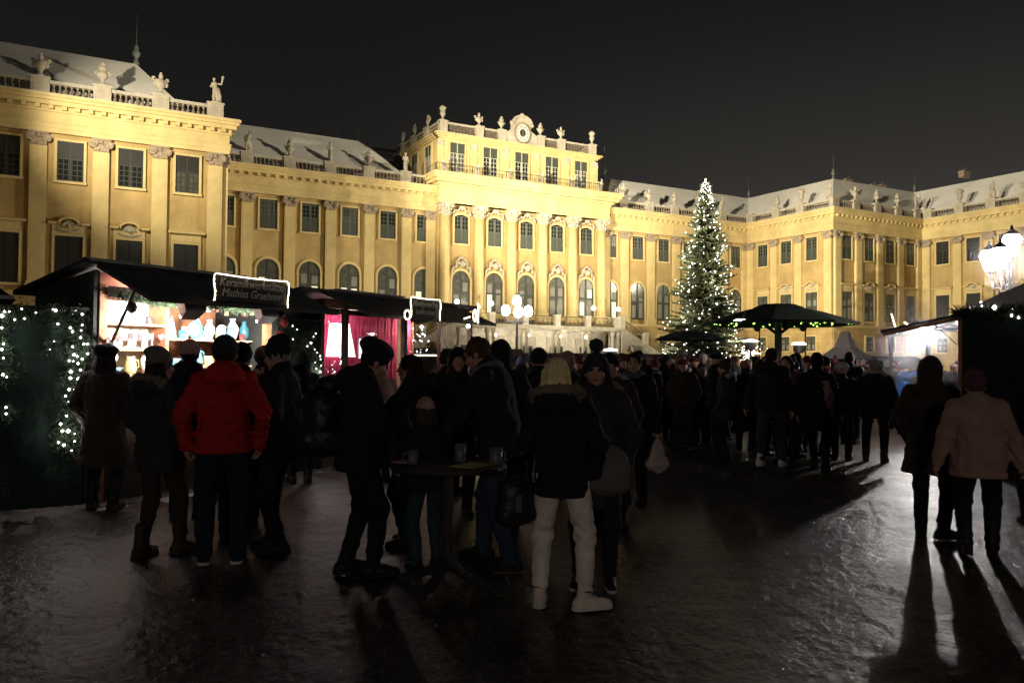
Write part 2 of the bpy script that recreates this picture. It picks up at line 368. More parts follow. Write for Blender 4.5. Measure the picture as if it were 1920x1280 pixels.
# ---- wings: parallel fronts, inner sides, right outer side
lw_w = [-5.1, -.66, 3.77, 8.2]; lw_p = [-7.3, -2.9, 1.55, 6.0, 10.45]
walls(FW, -7.9, XI_L, lw_w, ['board'], 'uplow')
for x in lw_p: pilaster(FW, x)
entab(FW, -7.9, XI_L, 0, 1); balustrade(FW, -7.9, XI_L - .1, lw_p, -.35)
rw_w = [92.25, 96.75, 101.25, 105.75]; rw_p = [90.3, 94.5, 99.0, 103.5, 107.75]
walls(FW, XI_R, XO_R, rw_w, ['tall'], 'up')
for x in rw_p: pilaster(FW, x)
entab(FW, XI_R, XO_R, 1, 0); balustrade(FW, XI_R + .1, XO_R, rw_p, -.35)
FI = Frame(XI_R, YM, -math.pi / 2); LI = YM - YW
iw = [3.3, 7.75, 12.3]; ip = [.95, 5.55, 10.05, 15.1]
walls(FI, 0, LI - .01, iw, ['tall'], 'up')
for x in ip: pilaster(FI, x)
entab(FI, 0, LI, 0, .96, dz=.006); balustrade(FI, 0, LI - .1, [.4, 5.55, 10.05], -.35)
FJ = Frame(XI_L, YW, math.pi / 2)
walls(FJ, .01, LI, [LI - x for x in iw], ['tall'], 'up'); 
for x in ip: pilaster(FJ, LI - x)
entab(FJ, 0, LI, .96, 0, dz=.006); balustrade(FJ, .1, LI, [LI - x for x in (5.55, 10.05)], -.35)
FO = Frame(XO_R, YW, -math.pi / 2)
ow = [3.35 + 4.45 * i for i in range(9)]; op = [.9] + [5.6 + 4.45 * i for i in range(9)]
walls(FO, 0, 44, ow, ['board'], 'uplow')
for x in op: pilaster(FO, x)
entab(FO, 0, 44, dz=.006); balustrade(FO, 0, 44, op, -.35)

FLO = Frame(-7.9, 30, math.pi / 2)
walls(FLO, 0, YW - 30, [44.2 - x for x in ow[:4]], ['board'], 'uplow')
entab(FLO, 0, YW - 30, dz=.006); 
# ---- roofs under snow
def roof(pts, faces, name='roof'):
    m = MB(lambda x, y, z: (x - PO.x, y - PO.y, z)); m.add(pts, faces); return m.build(name, 'snow_roof', palace)
ZE, ZR = 22.6, 28.5
# left wing block (hip towards the court), ridge from far left
roof([(-30, YW + 1.2, ZE), (9.3, YW + 1.6, ZE), (9.3, YM + 16, ZE), (-30, YM + 16, ZE), (-30, 81, ZR), (4.4, 81, ZR), (4.4, YM + 8, ZR), (-30, YM + 8, ZR)],
     [(0, 1, 5, 4), (1, 2, 6, 5), (4, 5, 6, 7), (2, 3, 7, 6)])
roof([(XI_L - 2, YM + 1.2, ZE), (36.4, YM + 1.2, ZE), (31.2, 97, ZR + .3), (4.5, 97, ZR + .3), (4.5, 104, ZE), (36.4, 104, ZE)], [(0, 1, 2, 3), (1, 5, 2), (3, 2, 5, 4)])
roof([(64.0, YM + 1.2, ZE), (XI_R + 1.4, YM + 1.2, ZE), (96.8, 97, ZR), (69.2, 97, ZR), (64.0, 104, ZE), (104, 104, ZE)], [(0, 1, 2, 3), (3, 2, 5, 4), (0, 3, 4)])
roof([(XI_R + 1.4, YM + 2, ZE), (XI_R + 1.4, YW + 1.3, ZE), (97.0, 80.3, ZR), (96.8, 97, ZR), (104, 104, ZE)], [(0, 1, 2, 3), (0, 3, 4)])
roof([(XI_R + 1.4, YW + 1.3, ZE), (XO_R + 1.4, YW + 1.3, ZE), (115.6, 80.3, ZR), (97.0, 80.3, ZR), (97, 97, ZR), (115.6, 97, ZR)], [(0, 1, 2, 3), (3, 2, 5, 4)])
roof([(XO_R + 1.4, YW + 1.8, ZE), (XO_R + 1.4, 30, ZE), (115.6, 30, ZR), (115.6, 80.3, ZR), (123, 30, ZE), (123, 90, ZE)], [(0, 1, 2, 3), (3, 2, 4, 5)])
# ---- chimneys and ridge finials
m = MB()
m.lathe([(.5, 0), (.35, .3), (.22, .9), (.5, 1.3), (.62, 1.7), (.3, 2.1), (.34, 2.5), (.14, 2.9), (.05, 3.1), (.035, 8.0)], n=10); FIN = m.mesh('roof_finial', 'copper_grey', True)
for x, y, s in ((4.4, 81, .6), (29.8, 103.5, .55), (33, 104.5, .6), (96.9, 97, .45), (97.0, 80.3, .5), (115.6, 80.3, .42), (68.0, 97, .6)):
    ob('roof_finial', FIN, palace, Vector((x, y, ZR)) - PO, 0, s)
for x, y, z in ((27.5, 101, 28), (101.5, 81.5, 28.2), (103, 83, 28.2), (108, 82, 28.2), (112, 70, 28.4), (110, 82, 28.4)):
    m = MB(); m.box(-.7, .7, -.4, .4, 0, .75); m.box(-.8, .8, -.5, .5, .75, .85); m.box(-.7, .7, -.4, .4, .85, .95); m.tube([(.3, 0, .9), (.3, 0, 1.6)], .03, 4)
    ob('chimney', m.mesh('chimney', 'stone_grey'), palace, Vector((x, y, z)) - PO)
for k in range(26):
    x = random.uniform(70, 95) if k < 12 else random.uniform(12, 28)
    m = MB(); m.tube([(0, 0, 0), (random.uniform(-.1, .1), 0, random.uniform(.3, .8))], .03, 4)
    if k % 6 == 0: ob('lightning_rod', m.mesh('lightning_rod', 'iron'), palace, Vector((x, 97, ZR)) - PO)

# ---- central block
m = MB(FR); m.box(RL, RR, -1.5, 0, 6.75, 20.45); m.build('wall', 'stucco_ochre', palace)
m = MB(FR); m.box(RL, RR, -1.5, .1, 0, 6.2); m.build('ground_storey_wall', 'stone_white', palace)
m = MB(FR); m.box(RL - .1, RR + .1, -1.5, .9, 20.46, 22.2); m.box(RL - .16, RR + .16, -1.5, .98, 20.46, 20.62); m.box(RL - .22, RR + .22, -1.5, 1.05, 22.2, 22.5)
m.box(RL - .5, RR + .5, -1.5, 1.35, 22.5, 22.8); m.box(RL - 1.0, RR + 1.0, -1.5, 1.85, 22.8, 23.2); m.box(RL - 1.25, RR + 1.25, -1.5, 2.1, 23.2, 23.6); m.box(RL - 1.35, RR + 1.35, -1.5, 2.2, 23.6, 23.95)
m.build('entablature', 'stucco_pale', palace)
for n in (-2.5, -1.5, -.5, .5, 1.5, 2.5):
    q = put('column', COL, FR, CX + n * BAY, .12, 0); ob('capital', CCAP, q, (0, 0, 18.95))
for n in (-2, -1, 0, 1, 2):
    x = CX + n * BAY; window('seg', FR, x, 0, 15.75); window('arch', FR, x, 0, 7.35)
    g = MB()
    for sg in (-1, 1): g.tube([(sg * 1.25, -.2, 3.5), (sg * 1.0, -.3, 4.05), (sg * .5, -.3, 4.0), (sg * .25, -.35, 4.4), (0, -.35, 4.5)], .12, 6)
    g.ball((0, -.3, 4.25), .2, 8, 4); put('garland_relief', g.mesh('garland_relief', 'stone_pale'), FR, x, 0, 15.75)
    g = MB()
    for sg in (-1, 1):
        g.tube([(sg * 1.3, -.15, 4.7), (sg * 1.15, -.3, 5.4), (sg * .7, -.35, 5.6), (sg * .75, -.4, 6.1), (sg * .35, -.4, 6.5), (0, -.4, 6.75)], .13, 6)
        g.ball((sg * .45, -.45, 6.0), .24, 8, 4); g.ball((sg * .8, -.35, 5.5), .2, 8, 4)
    g.ball((0, -.5, 5.9), .36, 10, 5, 1.25); g.ball((0, -.4, 6.7), .2, 8, 4); put('cartouche', g.mesh('cartouche', 'stone_pale'), FR, x, 0, 7.35)
# attic storey
AL, AR, YA, YB = CX - 11.6, CX + 11.6, 90.6, 105.4
FA = Frame(0, YA, 0); FS = Frame(AL, YB, -math.pi / 2); FT = Frame(AR, YA, math.pi / 2)
LA = YB - YA
m = MB(FA); m.box(AL, AR, -LA, 0, 22.5, 28.9); m.build('wall', 'stucco_pale', palace)
for F, a0, a1, e0, e1 in ((FA, AL, AR, 1, 1), (FS, 0, LA, 0, 0), (FT, 0, LA, 0, 0)):
    m = MB(F)
    for p, z0, z1 in ((.25, 28.9, 29.1), (.5, 29.1, 29.3), (.72, 29.3, 29.5)): m.box(a0 - e0 * p, a1 + e1 * p, -.4, p, z0, z1)
    m.build('attic_cornice', 'stucco_pale', palace)
for n in (-2, -1, 0, 1, 2): window('attic', FA, CX + n * BAY, 0, 24.85)
for k in range(3): window('attic', FS, 2.4 + k * 4.6, 0, 24.85); window('attic', FT, 2.4 + k * 4.6, 0, 24.85)
for x in [CX + n * BAY for n in (-2.5, -1.5, -.5, .5, 1.5, 2.5)]:
    m = MB(FA); m.box(x - .42, x + .42, 0, .16, 24.0, 27.9); m.build('attic_pilaster', 'stucco_pale', palace)
    m = MB(FA); m.box(x - .5, x + .5, 0, .22, 27.9, 28.05)
    for j in range(6): m.box(x - .44 + .06 * (j % 2) , x + .44 - .06 * (j % 2), 0, .19 + .03 * (j % 2), 28.05 + j * .1, 28.15 + j * .1)
    m.build('attic_capital', 'stone_pale', palace)
for F, a0, a1 in ((FA, AL, AR), (FS, 0, LA - .3), (FT, .3, LA)):
    m = MB(F); m.box(a0, a1, -.45, .1, 29.5, 29.72); m.box(a0, a1, -.4, .05, 30.72, 30.95); m.build('attic_parapet', 'stone_pale', palace)
# pierced parapet panels
LAT = MB()
for i in range(9):
    x = -1.55 + i * .388
    for z, r in ((.25, .13), (.72, .13)):
        LAT.tube([(x + r * math.cos(t * math.pi / 4), 0, z + .02 + r * math.sin(t * math.pi / 4)) for t in range(8)], .045, 4, closed=True)
    LAT.box(x - .19, x + .19, -.05, .05, .46, .52)
LATM = LAT.mesh('pierced_panel', 'stone_grey')
pedA = [AL + .5, AL + .5 + 5.0, CX - 2.9, CX + 2.9, AR - 5.5, AR - .5]
for x0, x1 in ((pedA[0], pedA[1]), (pedA[1], pedA[2]), (pedA[3], pedA[4]), (pedA[4], pedA[5])):
    w_ = x1 - x0 - 1.0; put('pierced_panel', LATM, FA, (x0 + x1) / 2, -.18, 29.72, scale=(w_ / 3.5, 1, 1))
for k in range(4): put('pierced_panel', LATM, FS, 1.9 + 3.7 * k, -.18, 29.72); put('pierced_panel', LATM, FT, 1.9 + 3.7 * k, -.18, 29.72)
m = MB(); m.box(-.5, .5, -.4, .35, 0, 1.4); m.box(-.58, .58, -.48, .42, 1.4, 1.55); PEDA = m.mesh('pedestal', 'stone_pale')
for x in pedA: put('pedestal', PEDA, FA, x, -.15, 29.52)
for k in range(3): put('pedestal', PEDA, FS, 2 + 4.4 * k, -.15, 29.52); put('pedestal', PEDA, FT, 2 + 4.4 * k, -.15, 29.52)
# clock gable
m = MB(FA); m.box(CX - 2.35, CX + 2.35, -.6, .12, 29.52, 30.9)
pts = [(-2.3, 30.9)] + [(-2.3 + 1.0 * (1 - math.cos(t)), 31.5 - .6 * math.cos(t * 1.0) + 0) for t in (.5, 1.0, 1.5)] + [(-1.35, 32.2)] + [(-1.45 * math.cos(t), 32.1 + 1.15 * math.sin(t)) for t in [math.pi * i / 10 for i in range(1, 10)]] + [(1.35, 32.2)] + [(2.3 - 1.0 * (1 - math.cos(t)), 31.5 - .6 * math.cos(t)) for t in (1.5, 1.0, .5)] + [(2.3, 30.9)]
g = MB(); g.prism(pts, -.12, .5)
g.strip([(x * 1.06, z + .1) for x, z in pts[4:-4]], [(x * .9, z - .15) for x, z in pts[4:-4]], -.35, -.12)
g.ball((0, -.1, 33.3), .34, 8, 5); g.ball((-1.5, -.1, 32.2), .28, 8, 4); g.ball((1.5, -.1, 32.2), .28, 8, 4)
m.build('clock_parapet', 'stone_pale', palace); q = put('clock_gable', g.mesh('clock_gable', 'stone_pale'), FA, CX, 0, 0)
ring = MB(); n = 28
oc = [(1.02 * math.cos(2 * math.pi * i / n), 1.18 * math.sin(2 * math.pi * i / n)) for i in range(n)]
ring.prism(oc[::-1], -.22, -.1); c1 = put('clock_dial', ring.mesh('clock_dial', 'clock_face'), FA, CX, .1, 30.98)
rg = MB(); rg.strip([(x * 1.14, z * 1.14) for x, z in oc] + [(oc[0][0] * 1.14, oc[0][1] * 1.14)], oc + [oc[0]], -.3, -.08); ob('dial_rim', rg.mesh('dial_rim', 'stone_grey'), c1)
ct = MB(); ct.prism([(x * .42, z * .42) for x, z in oc][::-1], -.25, -.22)
for i in range(12):
    t = math.pi * i / 6; ca, sa = math.cos(t), math.sin(t)
    ct.add([(.64 * sa - .045 * ca, -.235, .72 * ca + .045 * sa), (.92 * sa - .05 * ca, -.235, 1.05 * ca + .05 * sa), (.92 * sa + .05 * ca, -.235, 1.05 * ca - .05 * sa), (.64 * sa + .045 * ca, -.235, .72 * ca - .045 * sa)], [(0, 1, 2, 3)])
ob('hour_marks', ct.mesh('hour_marks', 'iron'), c1)
hd = MB(); hd.box(-.05, .05, -.29, -.255, -.15, .78); hd.box(-.06, .06, -.32, -.292, -.55, .12); ob('clock_hand', hd.mesh('clock_hand', 'iron_gilt'), c1)
# attic balcony railing of wrought iron on the big cornice
def iron_rail(F, pts, z, h=1.0, step=.33, m_='iron', name='balcony_railing'):
    m = MB(F)
    for (a0, o0), (a1, o1) in zip(pts, pts[1:]):
        L = math.hypot(a1 - a0, o1 - o0); n = max(1, int(L / step))
        m.tube([(a0, o0, z + h), (a1, o1, z + h)], .035, 4); m.tube([(a0, o0, z + .12), (a1, o1, z + .12)], .025, 4)
        for i in range(n + 1):
            a, o = a0 + (a1 - a0) * i / n, o0 + (o1 - o0) * i / n
            m.tube([(a, o, z), (a, o, z + h)], .018 if i % 7 else .05, 4)
    return m.build(name, m_, palace)
iron_rail(FR, [(RL - .9, -1.2), (RL - .9, 1.75), (RR + .9, 1.75), (RR + .9, -1.2)], 23.95)
# rear belvedere parapet left of the attic block
FB = Frame(0, 106, 0)
m = MB(FB); m.box(30, 39, -1, 0, 26, 29.2); m.box(30, 39, -.4, .1, 30.5, 30.8); m.build('rear_parapet', 'stone_grey', palace)
for k in range(2): put('pierced_panel', LATM, FB, 32.3 + k * 4.2, -.15, 29.35, scale=(1.15, 1, 1.1))

# ---- garden terrace with stairs, in front of the central block
TL, TR, YT, ZD = CX - 12.0, CX + 12.0, 85.0, 5.9
FTt = Frame(0, YT, 0)
m = MB(FTt); m.box(TL, TR, -(YR - YT - .9), 0, ZD - .5, ZD); m.box(TL - .1, TR + .1, -.5, .15, ZD - .28, ZD - .02); m.build('terrace_slab', 'stone_white', palace)
for n in (-2.5, -1.5, -.5, .5, 1.5, 2.5):
    for dx in (-.42, .42):
        m = MB(); m.lathe([(.32, 0), (.32, .3), (.26, .35), (.22, 4.7), (.3, 4.8), (.32, 4.98), (.36, 5.38)], n=12)
        put('terrace_column', m.mesh('terrace_column', 'stone_white', True), FTt, CX + n * BAY + dx, -.5, 0)
iron = []
for n in (-2.5, -1.5, -.5, .5, 1.5, 2.5):
    m = MB(); m.box(-.38, .38, -.3, .3, 0, 1.2); m.box(-.45, .45, -.36, .36, 1.2, 1.32); m.box(-.42, .42, -.33, .33, 1.32, 1.37); put('terrace_pier', m.mesh('terrace_pier', 'stone_white'), FTt, CX + n * BAY, -.25, ZD)
def scroll_panel(x0, x1, z0, z1, zr0, zr1, F, o):
    m = MB(F); n = max(2, int(abs(x1 - x0) / .55))
    m.tube([(x0, o, zr0), (x1, o, zr1)], .07, 4); m.tube([(x0, o, z0 + .1), (x1, o, z1 + .1)], .04, 4)
    for i in range(n):
        f = (i + .5) / n; x = x0 + (x1 - x0) * f; zb = z0 + (z1 - z0) * f + .55
        for sg in (-1, 1): m.tube([(x + sg * .2 * math.cos(t), o, zb + sg * .18 + .16 * math.sin(t)) for t in [k * .9 for k in range(6)]], .028, 4)
        m.tube([(x - .22, o, zb - .4), (x + .22, o, zb + .4)], .025, 4); m.tube([(x + .22, o, zb - .4), (x - .22, o, zb + .4)], .025, 4)
    m.build('scrollwork_railing', 'iron_gilt', palace)
for n in range(-3, 3):
    if n == -3: continue
    scroll_panel(CX + (n + .5) * BAY + .4, CX + (n + 1.5) * BAY - .4, ZD, ZD, ZD + 1.15, ZD + 1.15, FTt, -.25) if n < 2 else None
for sg in (-1, 1):       # one flight each side
    X = lambda d: CX + sg * (12.0 + d)
    for i in range(34):
        m = MB(FTt); z = ZD - .172 * (i + 1); x0, x1 = sorted((X(i * .32), X(i * .32 + .32))); m.box(x0, x1, -2.6, 0, max(z - .35, 0), z)
        m.build('stair_step', 'stone_white', palace)
    m = MB(FTt)
    for o0, o1 in ((0, .22), (-2.82, -2.6)):
        a, b = X(0), X(11); poly = [(a, ZD + .1), (b, .2), (b, 0), (X(9.5), 0), (X(6.8), 1.6), (X(6.2), 1.9), (X(5.6), 1.7), (X(5.3), 0), (X(4.6), 0), (X(4.4), 2.4), (X(3), 3.6), (X(1.2), 3.7), (X(.8), 3), (X(.8), 0), (a, 0)]
        if sg < 0: poly = poly[::-1]
        m.prism(poly, 0, .22) if False else m.add([(x, o0, z) for x, z in poly] + [(x, o1, z) for x, z in poly], [tuple(range(len(poly))), tuple(range(2 * len(poly) - 1, len(poly) - 1, -1))] + [(i, len(poly) + i, len(poly) + (i + 1) % len(poly), (i + 1) % len(poly)) for i in range(len(poly))])
    m.build('stair_side', 'stone_white', palace)
    for d0, d1 in ((.6, 3.4), (4.3, 7.0), (7.8, 10.6)):
        f = lambda d: ZD + .1 - d * .527
        scroll_panel(X(d0), X(d1), f(d0), f(d1), f(d0) + 1.05, f(d1) + 1.05, FTt, .1)
    for d in (0, 3.85, 7.4, 11):
        m = MB(); m.box(-.35, .35, -.3, .3, -.3, 1.25); m.box(-.42, .42, -.36, .36, 1.25, 1.37); put('terrace_pier', m.mesh('terrace_pier', 'stone_white'), FTt, X(d), .1, f(d) + .02)
# openings under the terrace
for n, k in ((-2, 0), (-1, 1), (0, 0), (1, 1), (2, 0)):
    m = MB(); m.box(-1.5, 1.5, -.08, 0, 0, 4.6) ; q = put('portal', m.mesh('portal', 'stone_pale'), FR, CX + n * BAY, .1, 0)
    m = MB(); m.box(-1.0, 1.0, -.1, -.08, 0, 3.4); ob('pane', m.mesh('pane', 'glass_dark'), q)
    m = MB(); [m.box(x - .04, x + .04, -.14, -.1, 0, 3.4) for x in (-.96, -.4, .4, .96, 0)]; [m.box(-1, 1, -.13, -.1, z, z + .08) for z in (.8, 1.6, 2.4, 3.2)]; ob('sash', m.mesh('sash', 'sash'), q)

# globe lamps on the terrace piers and lanterns hanging below the slab
def globe_lamp(loc, h, lab, hang=False, r=.27):
    t = thing('terrace_lamp' if not hang else 'hanging_lantern', lab, 'lamp', loc, 0, 'globe lamps of the terrace')
    m = MB()
    if hang: m.tube([(0, 0, 0), (0, 0, -.5)], .02, 5); zc = -.75
    else: m.lathe([(.12, 0), (.05, .15), (.035, h - .35), (.12, h - .3), (.1, h - .22)], n=8); zc = h
    m.build('stem', 'iron', t); g = MB(); g.ball((0, 0, zc), r, 12, 8); g.build('globe', 'globe_white', t, True)
    lamp('globe_glow', 'POINT', (0, -.5 if not hang else 0, zc + (.45 if not hang else -.4)), 260 if not hang else 170, (1, .88, .66), .25, t)
for i, x in enumerate((39.0, 43.5, 58.2, 62.1)): globe_lamp((x, YT + .2, ZD + 1.37), 1.05, ('leftmost', 'second', 'third', 'rightmost')[i] + ' white globe lamp on the terrace balustrade')
for i, x in enumerate((44.5, 49.0, 53.7, 57.6)): globe_lamp((x, YT + 1.2, ZD - .5), 0, ('leftmost', 'second', 'third', 'rightmost')[i] + ' lantern hanging under the palace terrace', True, .24)
# ================================================================ GROUND, LIGHT OF THE PLACE
def ground_mat():
    m = bpy.data.materials.new('icy_ground'); m.use_nodes = True; n, l = m.node_tree.nodes, m.node_tree.links; b = n['Principled BSDF']
    t = n.new('ShaderNodeTexCoord')
    def nz(sc, det, rough=.6):
        x = n.new('ShaderNodeTexNoise'); x.inputs['Scale'].default_value = sc; x.inputs['Detail'].default_value = det; x.inputs['Roughness'].default_value = rough; l.new(t.outputs['Object'], x.inputs['Vector']); return x
    def ramp(src, stops):
        r = n.new('ShaderNodeValToRGB'); l.new(src, r.inputs[0]); e = r.color_ramp.elements
        e[0].position, e[0].color = stops[0][0], (*stops[0][1], 1); e[1].position, e[1].color = stops[-1][0], (*stops[-1][1], 1)
        for p, c in stops[1:-1]: k = e.new(p); k.color = (*c, 1)
        return r
    big = nz(.42, 12, .72); fine = nz(26, 3, .7); mid = nz(7, 3, .6); grit = nz(70, 3, .8)
    c1 = ramp(big.outputs[0], [(.30, (.028, .0175, .0135)), (.46, (.048, .030, .0235)), (.56, (.074, .054, .046)), (.70, (.11, .080, .068))])
    c2 = ramp(fine.outputs[0], [(.38, (.25, .24, .23)), (.52, (.8, .8, .8)), (.72, (1.6, 1.6, 1.65))])
    mx = n.new('ShaderNodeMix'); mx.data_type = 'RGBA'; mx.blend_type = 'MULTIPLY'; mx.inputs[0].default_value = 1.0
    l.new(c1.outputs[0], mx.inputs[6]); l.new(c2.outputs[0], mx.inputs[7]); l.new(mx.outputs[2], b.inputs['Base Color'])
    r1 = ramp(big.outputs[0], [(.33, (.28,) * 3), (.5, (.37,) * 3), (.66, (.52,) * 3)]); l.new(r1.outputs[0], b.inputs['Roughness'])
    b.inputs['Specular IOR Level'].default_value = .46
    b1 = n.new('ShaderNodeBump'); b1.inputs['Strength'].default_value = .45; b1.inputs['Distance'].default_value = .03; l.new(mid.outputs[0], b1.inputs['Height'])
    b2 = n.new('ShaderNodeBump'); b2.inputs['Strength'].default_value = .8; b2.inputs['Distance'].default_value = .016; l.new(fine.outputs[0], b2.inputs['Height']); l.new(b1.outputs[0], b2.inputs['Normal'])
    b3 = n.new('ShaderNodeBump'); b3.inputs['Strength'].default_value = .25; b3.inputs['Distance'].default_value = .003; l.new(grit.outputs[0], b3.inputs['Height']); l.new(b2.outputs[0], b3.inputs['Normal'])
    l.new(b3.outputs[0], b.inputs['Normal']); M['icy_ground'] = m
ground_mat()
def vnoise(x, y, sc, seed):
    x, y = x / sc, y / sc; xi, yi = np.floor(x), np.floor(y); fx, fy = x - xi, y - yi; fx, fy = fx * fx * (3 - 2 * fx), fy * fy * (3 - 2 * fy)
    def hsh(a, b): v = np.sin(a * 127.1 + b * 311.7 + seed * 74.7) * 43758.5453; return v - np.floor(v)
    return (hsh(xi, yi) * (1 - fx) + hsh(xi + 1, yi) * fx) * (1 - fy) + (hsh(xi, yi + 1) * (1 - fx) + hsh(xi + 1, yi + 1) * fx) * fy - .5
def relief(x, y):      # trodden, refrozen snow and slush
    h = .016 * vnoise(x, y, .9, 1) + .009 * vnoise(x, y, .33, 2) + .007 * vnoise(x, y, .15, 3) + .007 * vnoise(x, y, .07, 4) + .0085 * vnoise(x, y, .035, 5)
    return h - .008
# one sheet to the horizon, its mesh finest on the square before the viewer
rr_ = [1.2]
while rr_[-1] < 45: rr_.append(rr_[-1] * (1.0075 if rr_[-1] < 14 else 1.02))
while rr_[-1] < 900: rr_.append(rr_[-1] * 1.35)
aa_ = list(np.radians(np.linspace(-14, 72, 560))) + list(np.radians(np.linspace(72, 346, 60)[1:-1]))
rr_, aa_ = np.array(rr_), np.array(aa_); nr_, na_ = len(rr_), len(aa_)
X_ = rr_[:, None] * np.sin(aa_)[None]; Y_ = rr_[:, None] * np.cos(aa_)[None]
fade = np.clip((60 - rr_) / 30, 0, 1)[:, None]; Z_ = relief(X_, Y_) * fade
V_ = np.stack([X_, Y_, Z_], -1).reshape(-1, 3)
ii, jj = np.meshgrid(np.arange(nr_ - 1), np.arange(na_), indexing='ij'); j2 = (jj + 1) % na_
F_ = np.stack([ii * na_ + jj, ii * na_ + j2, (ii + 1) * na_ + j2, (ii + 1) * na_ + jj], -1).reshape(-1, 4)[:, ::-1]
me = bpy.data.meshes.new('ground'); me.vertices.add(len(V_) + 1); me.vertices.foreach_set('co', np.concatenate([V_, [[0, 0, 0]]]).astype(np.float32).ravel())
T_ = np.stack([np.full(na_, len(V_)), (np.arange(na_) + 1) % na_, np.arange(na_)], -1)
lv = np.concatenate([F_.ravel(), T_.ravel()]).astype(np.int32); me.loops.add(len(lv)); me.loops.foreach_set('vertex_index', lv)
st = np.concatenate([np.arange(len(F_)) * 4, len(F_) * 4 + np.arange(na_) * 3]).astype(np.int32); me.polygons.add(len(st)); me.polygons.foreach_set('loop_start', st); me.polygons.foreach_set('loop_total', np.concatenate([np.full(len(F_), 4), np.full(na_, 3)]).astype(np.int32))
me.materials.append(M['icy_ground']); me.update(calc_edges=True); ob('ground', me, None, kind='structure')

# pale loose ice grains, added as the glints of the icy sheet
mat('ice_glint', (.62, .60, .60), .35, 0, spec=.6)
rng = np.random.RandomState(4); n_ = 9000; rd = 3.0 + 13 * rng.rand(n_) ** 1.1; ad = np.radians(-8 + 78 * rng.rand(n_)); gx, gy = rd * np.sin(ad), rd * np.cos(ad)
keep = vnoise(gx, gy, 1.1, 11) + .5 * vnoise(gx, gy, .3, 12) > -.12; gx, gy, rd = gx[keep], gy[keep], rd[keep]; n_ = len(gx); gz = relief(gx, gy); sz = rng.uniform(.0018, .0045, n_) * (1 + (rng.rand(n_) < .04) * 1.2)
tet = np.array([[1, 0, -.3], [-.5, .87, -.3], [-.5, -.87, -.3], [0, 0, 1]]); V_ = (np.stack([gx, gy, gz + sz * .3], -1)[:, None] + tet[None] * sz[:, None, None] * rng.uniform(.6, 1.3, (n_, 4, 1))).reshape(-1, 3)
F_ = (np.arange(n_)[:, None, None] * 4 + np.array([[0, 1, 3], [1, 2, 3], [2, 0, 3], [0, 2, 1]])[None]).reshape(-1, 3)
me = bpy.data.meshes.new('ice_glints'); me.from_pydata(V_.tolist(), [], F_.tolist()); me.materials.append(M['ice_glint']); ob('ice_glints', me, None, kind='stuff')

# floodlights on low stands that light the palace
def floodlight(px_name, loc, tgt, e, spot=75, h=2.0, col=(1, .80, .50), lab='', label_n=''):
    f = thing('floodlight', lab, 'floodlight', (loc[0], loc[1], 0), math.atan2(tgt[1] - loc[1], tgt[0] - loc[0]) - math.pi / 2, 'floodlights aimed at the palace')
    m = MB(); m.tube([(0, 0, .02), (0, 0, h - .12)], .03, 6); m.build('mast', 'iron', f)
    m = MB()
    for k in range(3): a = k * 2.094; m.tube([(0, 0, .5), (.45 * math.cos(a), .45 * math.sin(a), .02)], .02, 5)
    m.build('tripod', 'iron', f)
    m = MB(); m.hexa([(-.2, -.1, h - .12), (.2, -.1, h - .12), (.2, .1, h - .2), (-.2, .1, h - .2), (-.2, -.16, h + .12), (.2, -.16, h + .12), (.2, .04, h + .16), (-.2, .04, h + .16)]); m.build('lamp_housing', 'iron', f)
    l = lamp('flood_lamp', 'SPOT', (0, .18, h), e, col, .12, f, None, R(spot), .6)
    v = Vector(tgt) - Vector((loc[0], loc[1], h)); v = Matrix.Rotation(-f.rotation_euler.z, 3, 'Z') @ v
    l.rotation_euler = v.to_track_quat('-Z', 'Y').to_euler()
    return f
FL = [((22, 48), (2, 74, 14), 5200, 60, 2.0, 'floodlight on a tripod aimed at the left wing of the palace'),
      ((34, 60), (24, 90, 16), 7500, 60, 2.0, 'floodlight on a tripod aimed at the left half of the main front'),
      ((44, 62), (50, 89, 18), 17500, 62, 2.0, 'floodlight on a tripod just behind the five-globe candelabrum'),
      ((56, 62), (57, 89, 18), 12500, 62, 2.0, 'floodlight on a tripod aimed at the right part of the central block'),
      ((68, 62), (76, 90, 15), 7000, 62, 2.0, 'floodlight on a tripod aimed at the right half of the main front'),
      ((76, 60), (92, 78, 14), 7500, 62, 2.0, 'floodlight on a tripod aimed at the right inner corner')]
WARM = (1, .885, .62)
for a, t, e_, sp, h, lab in FL: floodlight('', a, t, e_, sp, h, WARM, lab)
# floodlights bracketed to the walls of the two outer wings, as at the real courtyard
def cornice_flood(loc, beams, lab):
    f = thing('floodlight', lab, 'floodlight', loc, 0, 'floodlights aimed at the palace')
    m = MB(); m.box(-.35, .35, -.3, .3, .35, .95); m.build('lamp_housing', 'iron', f)
    m = MB(); m.box(-.45, -.38, -.05, .05, -.15, .7); m.box(.38, .45, -.05, .05, -.15, .7); m.box(-.45, .45, -.1, .1, -.2, -.15); m.build('bracket', 'iron', f)
    for t, e_, sp in beams:
        v = Vector(t) - Vector(loc) - Vector((0, 0, .65)); d = v.normalized() * .62
        lamp('flood_lamp', 'SPOT', (d.x, d.y, .65 + d.z), e_, WARM, .3, f, None, R(sp), 1.0).rotation_euler = v.to_track_quat('-Z', 'Y').to_euler()
cornice_flood((-7.0, 40, 19.0), [((52, 90, 25), 480000, 26), ((78, 90, 20), 270000, 34), ((100, 78, 20), 290000, 32)], 'floodlight on the wall of the left outer wing')
cornice_flood((107.6, 34, 19.0), [((-3, 74, 21), 150000, 30), ((26, 90, 20), 260000, 28), ((60, 90, 21), 130000, 28)], 'floodlight on the wall of the right outer wing')
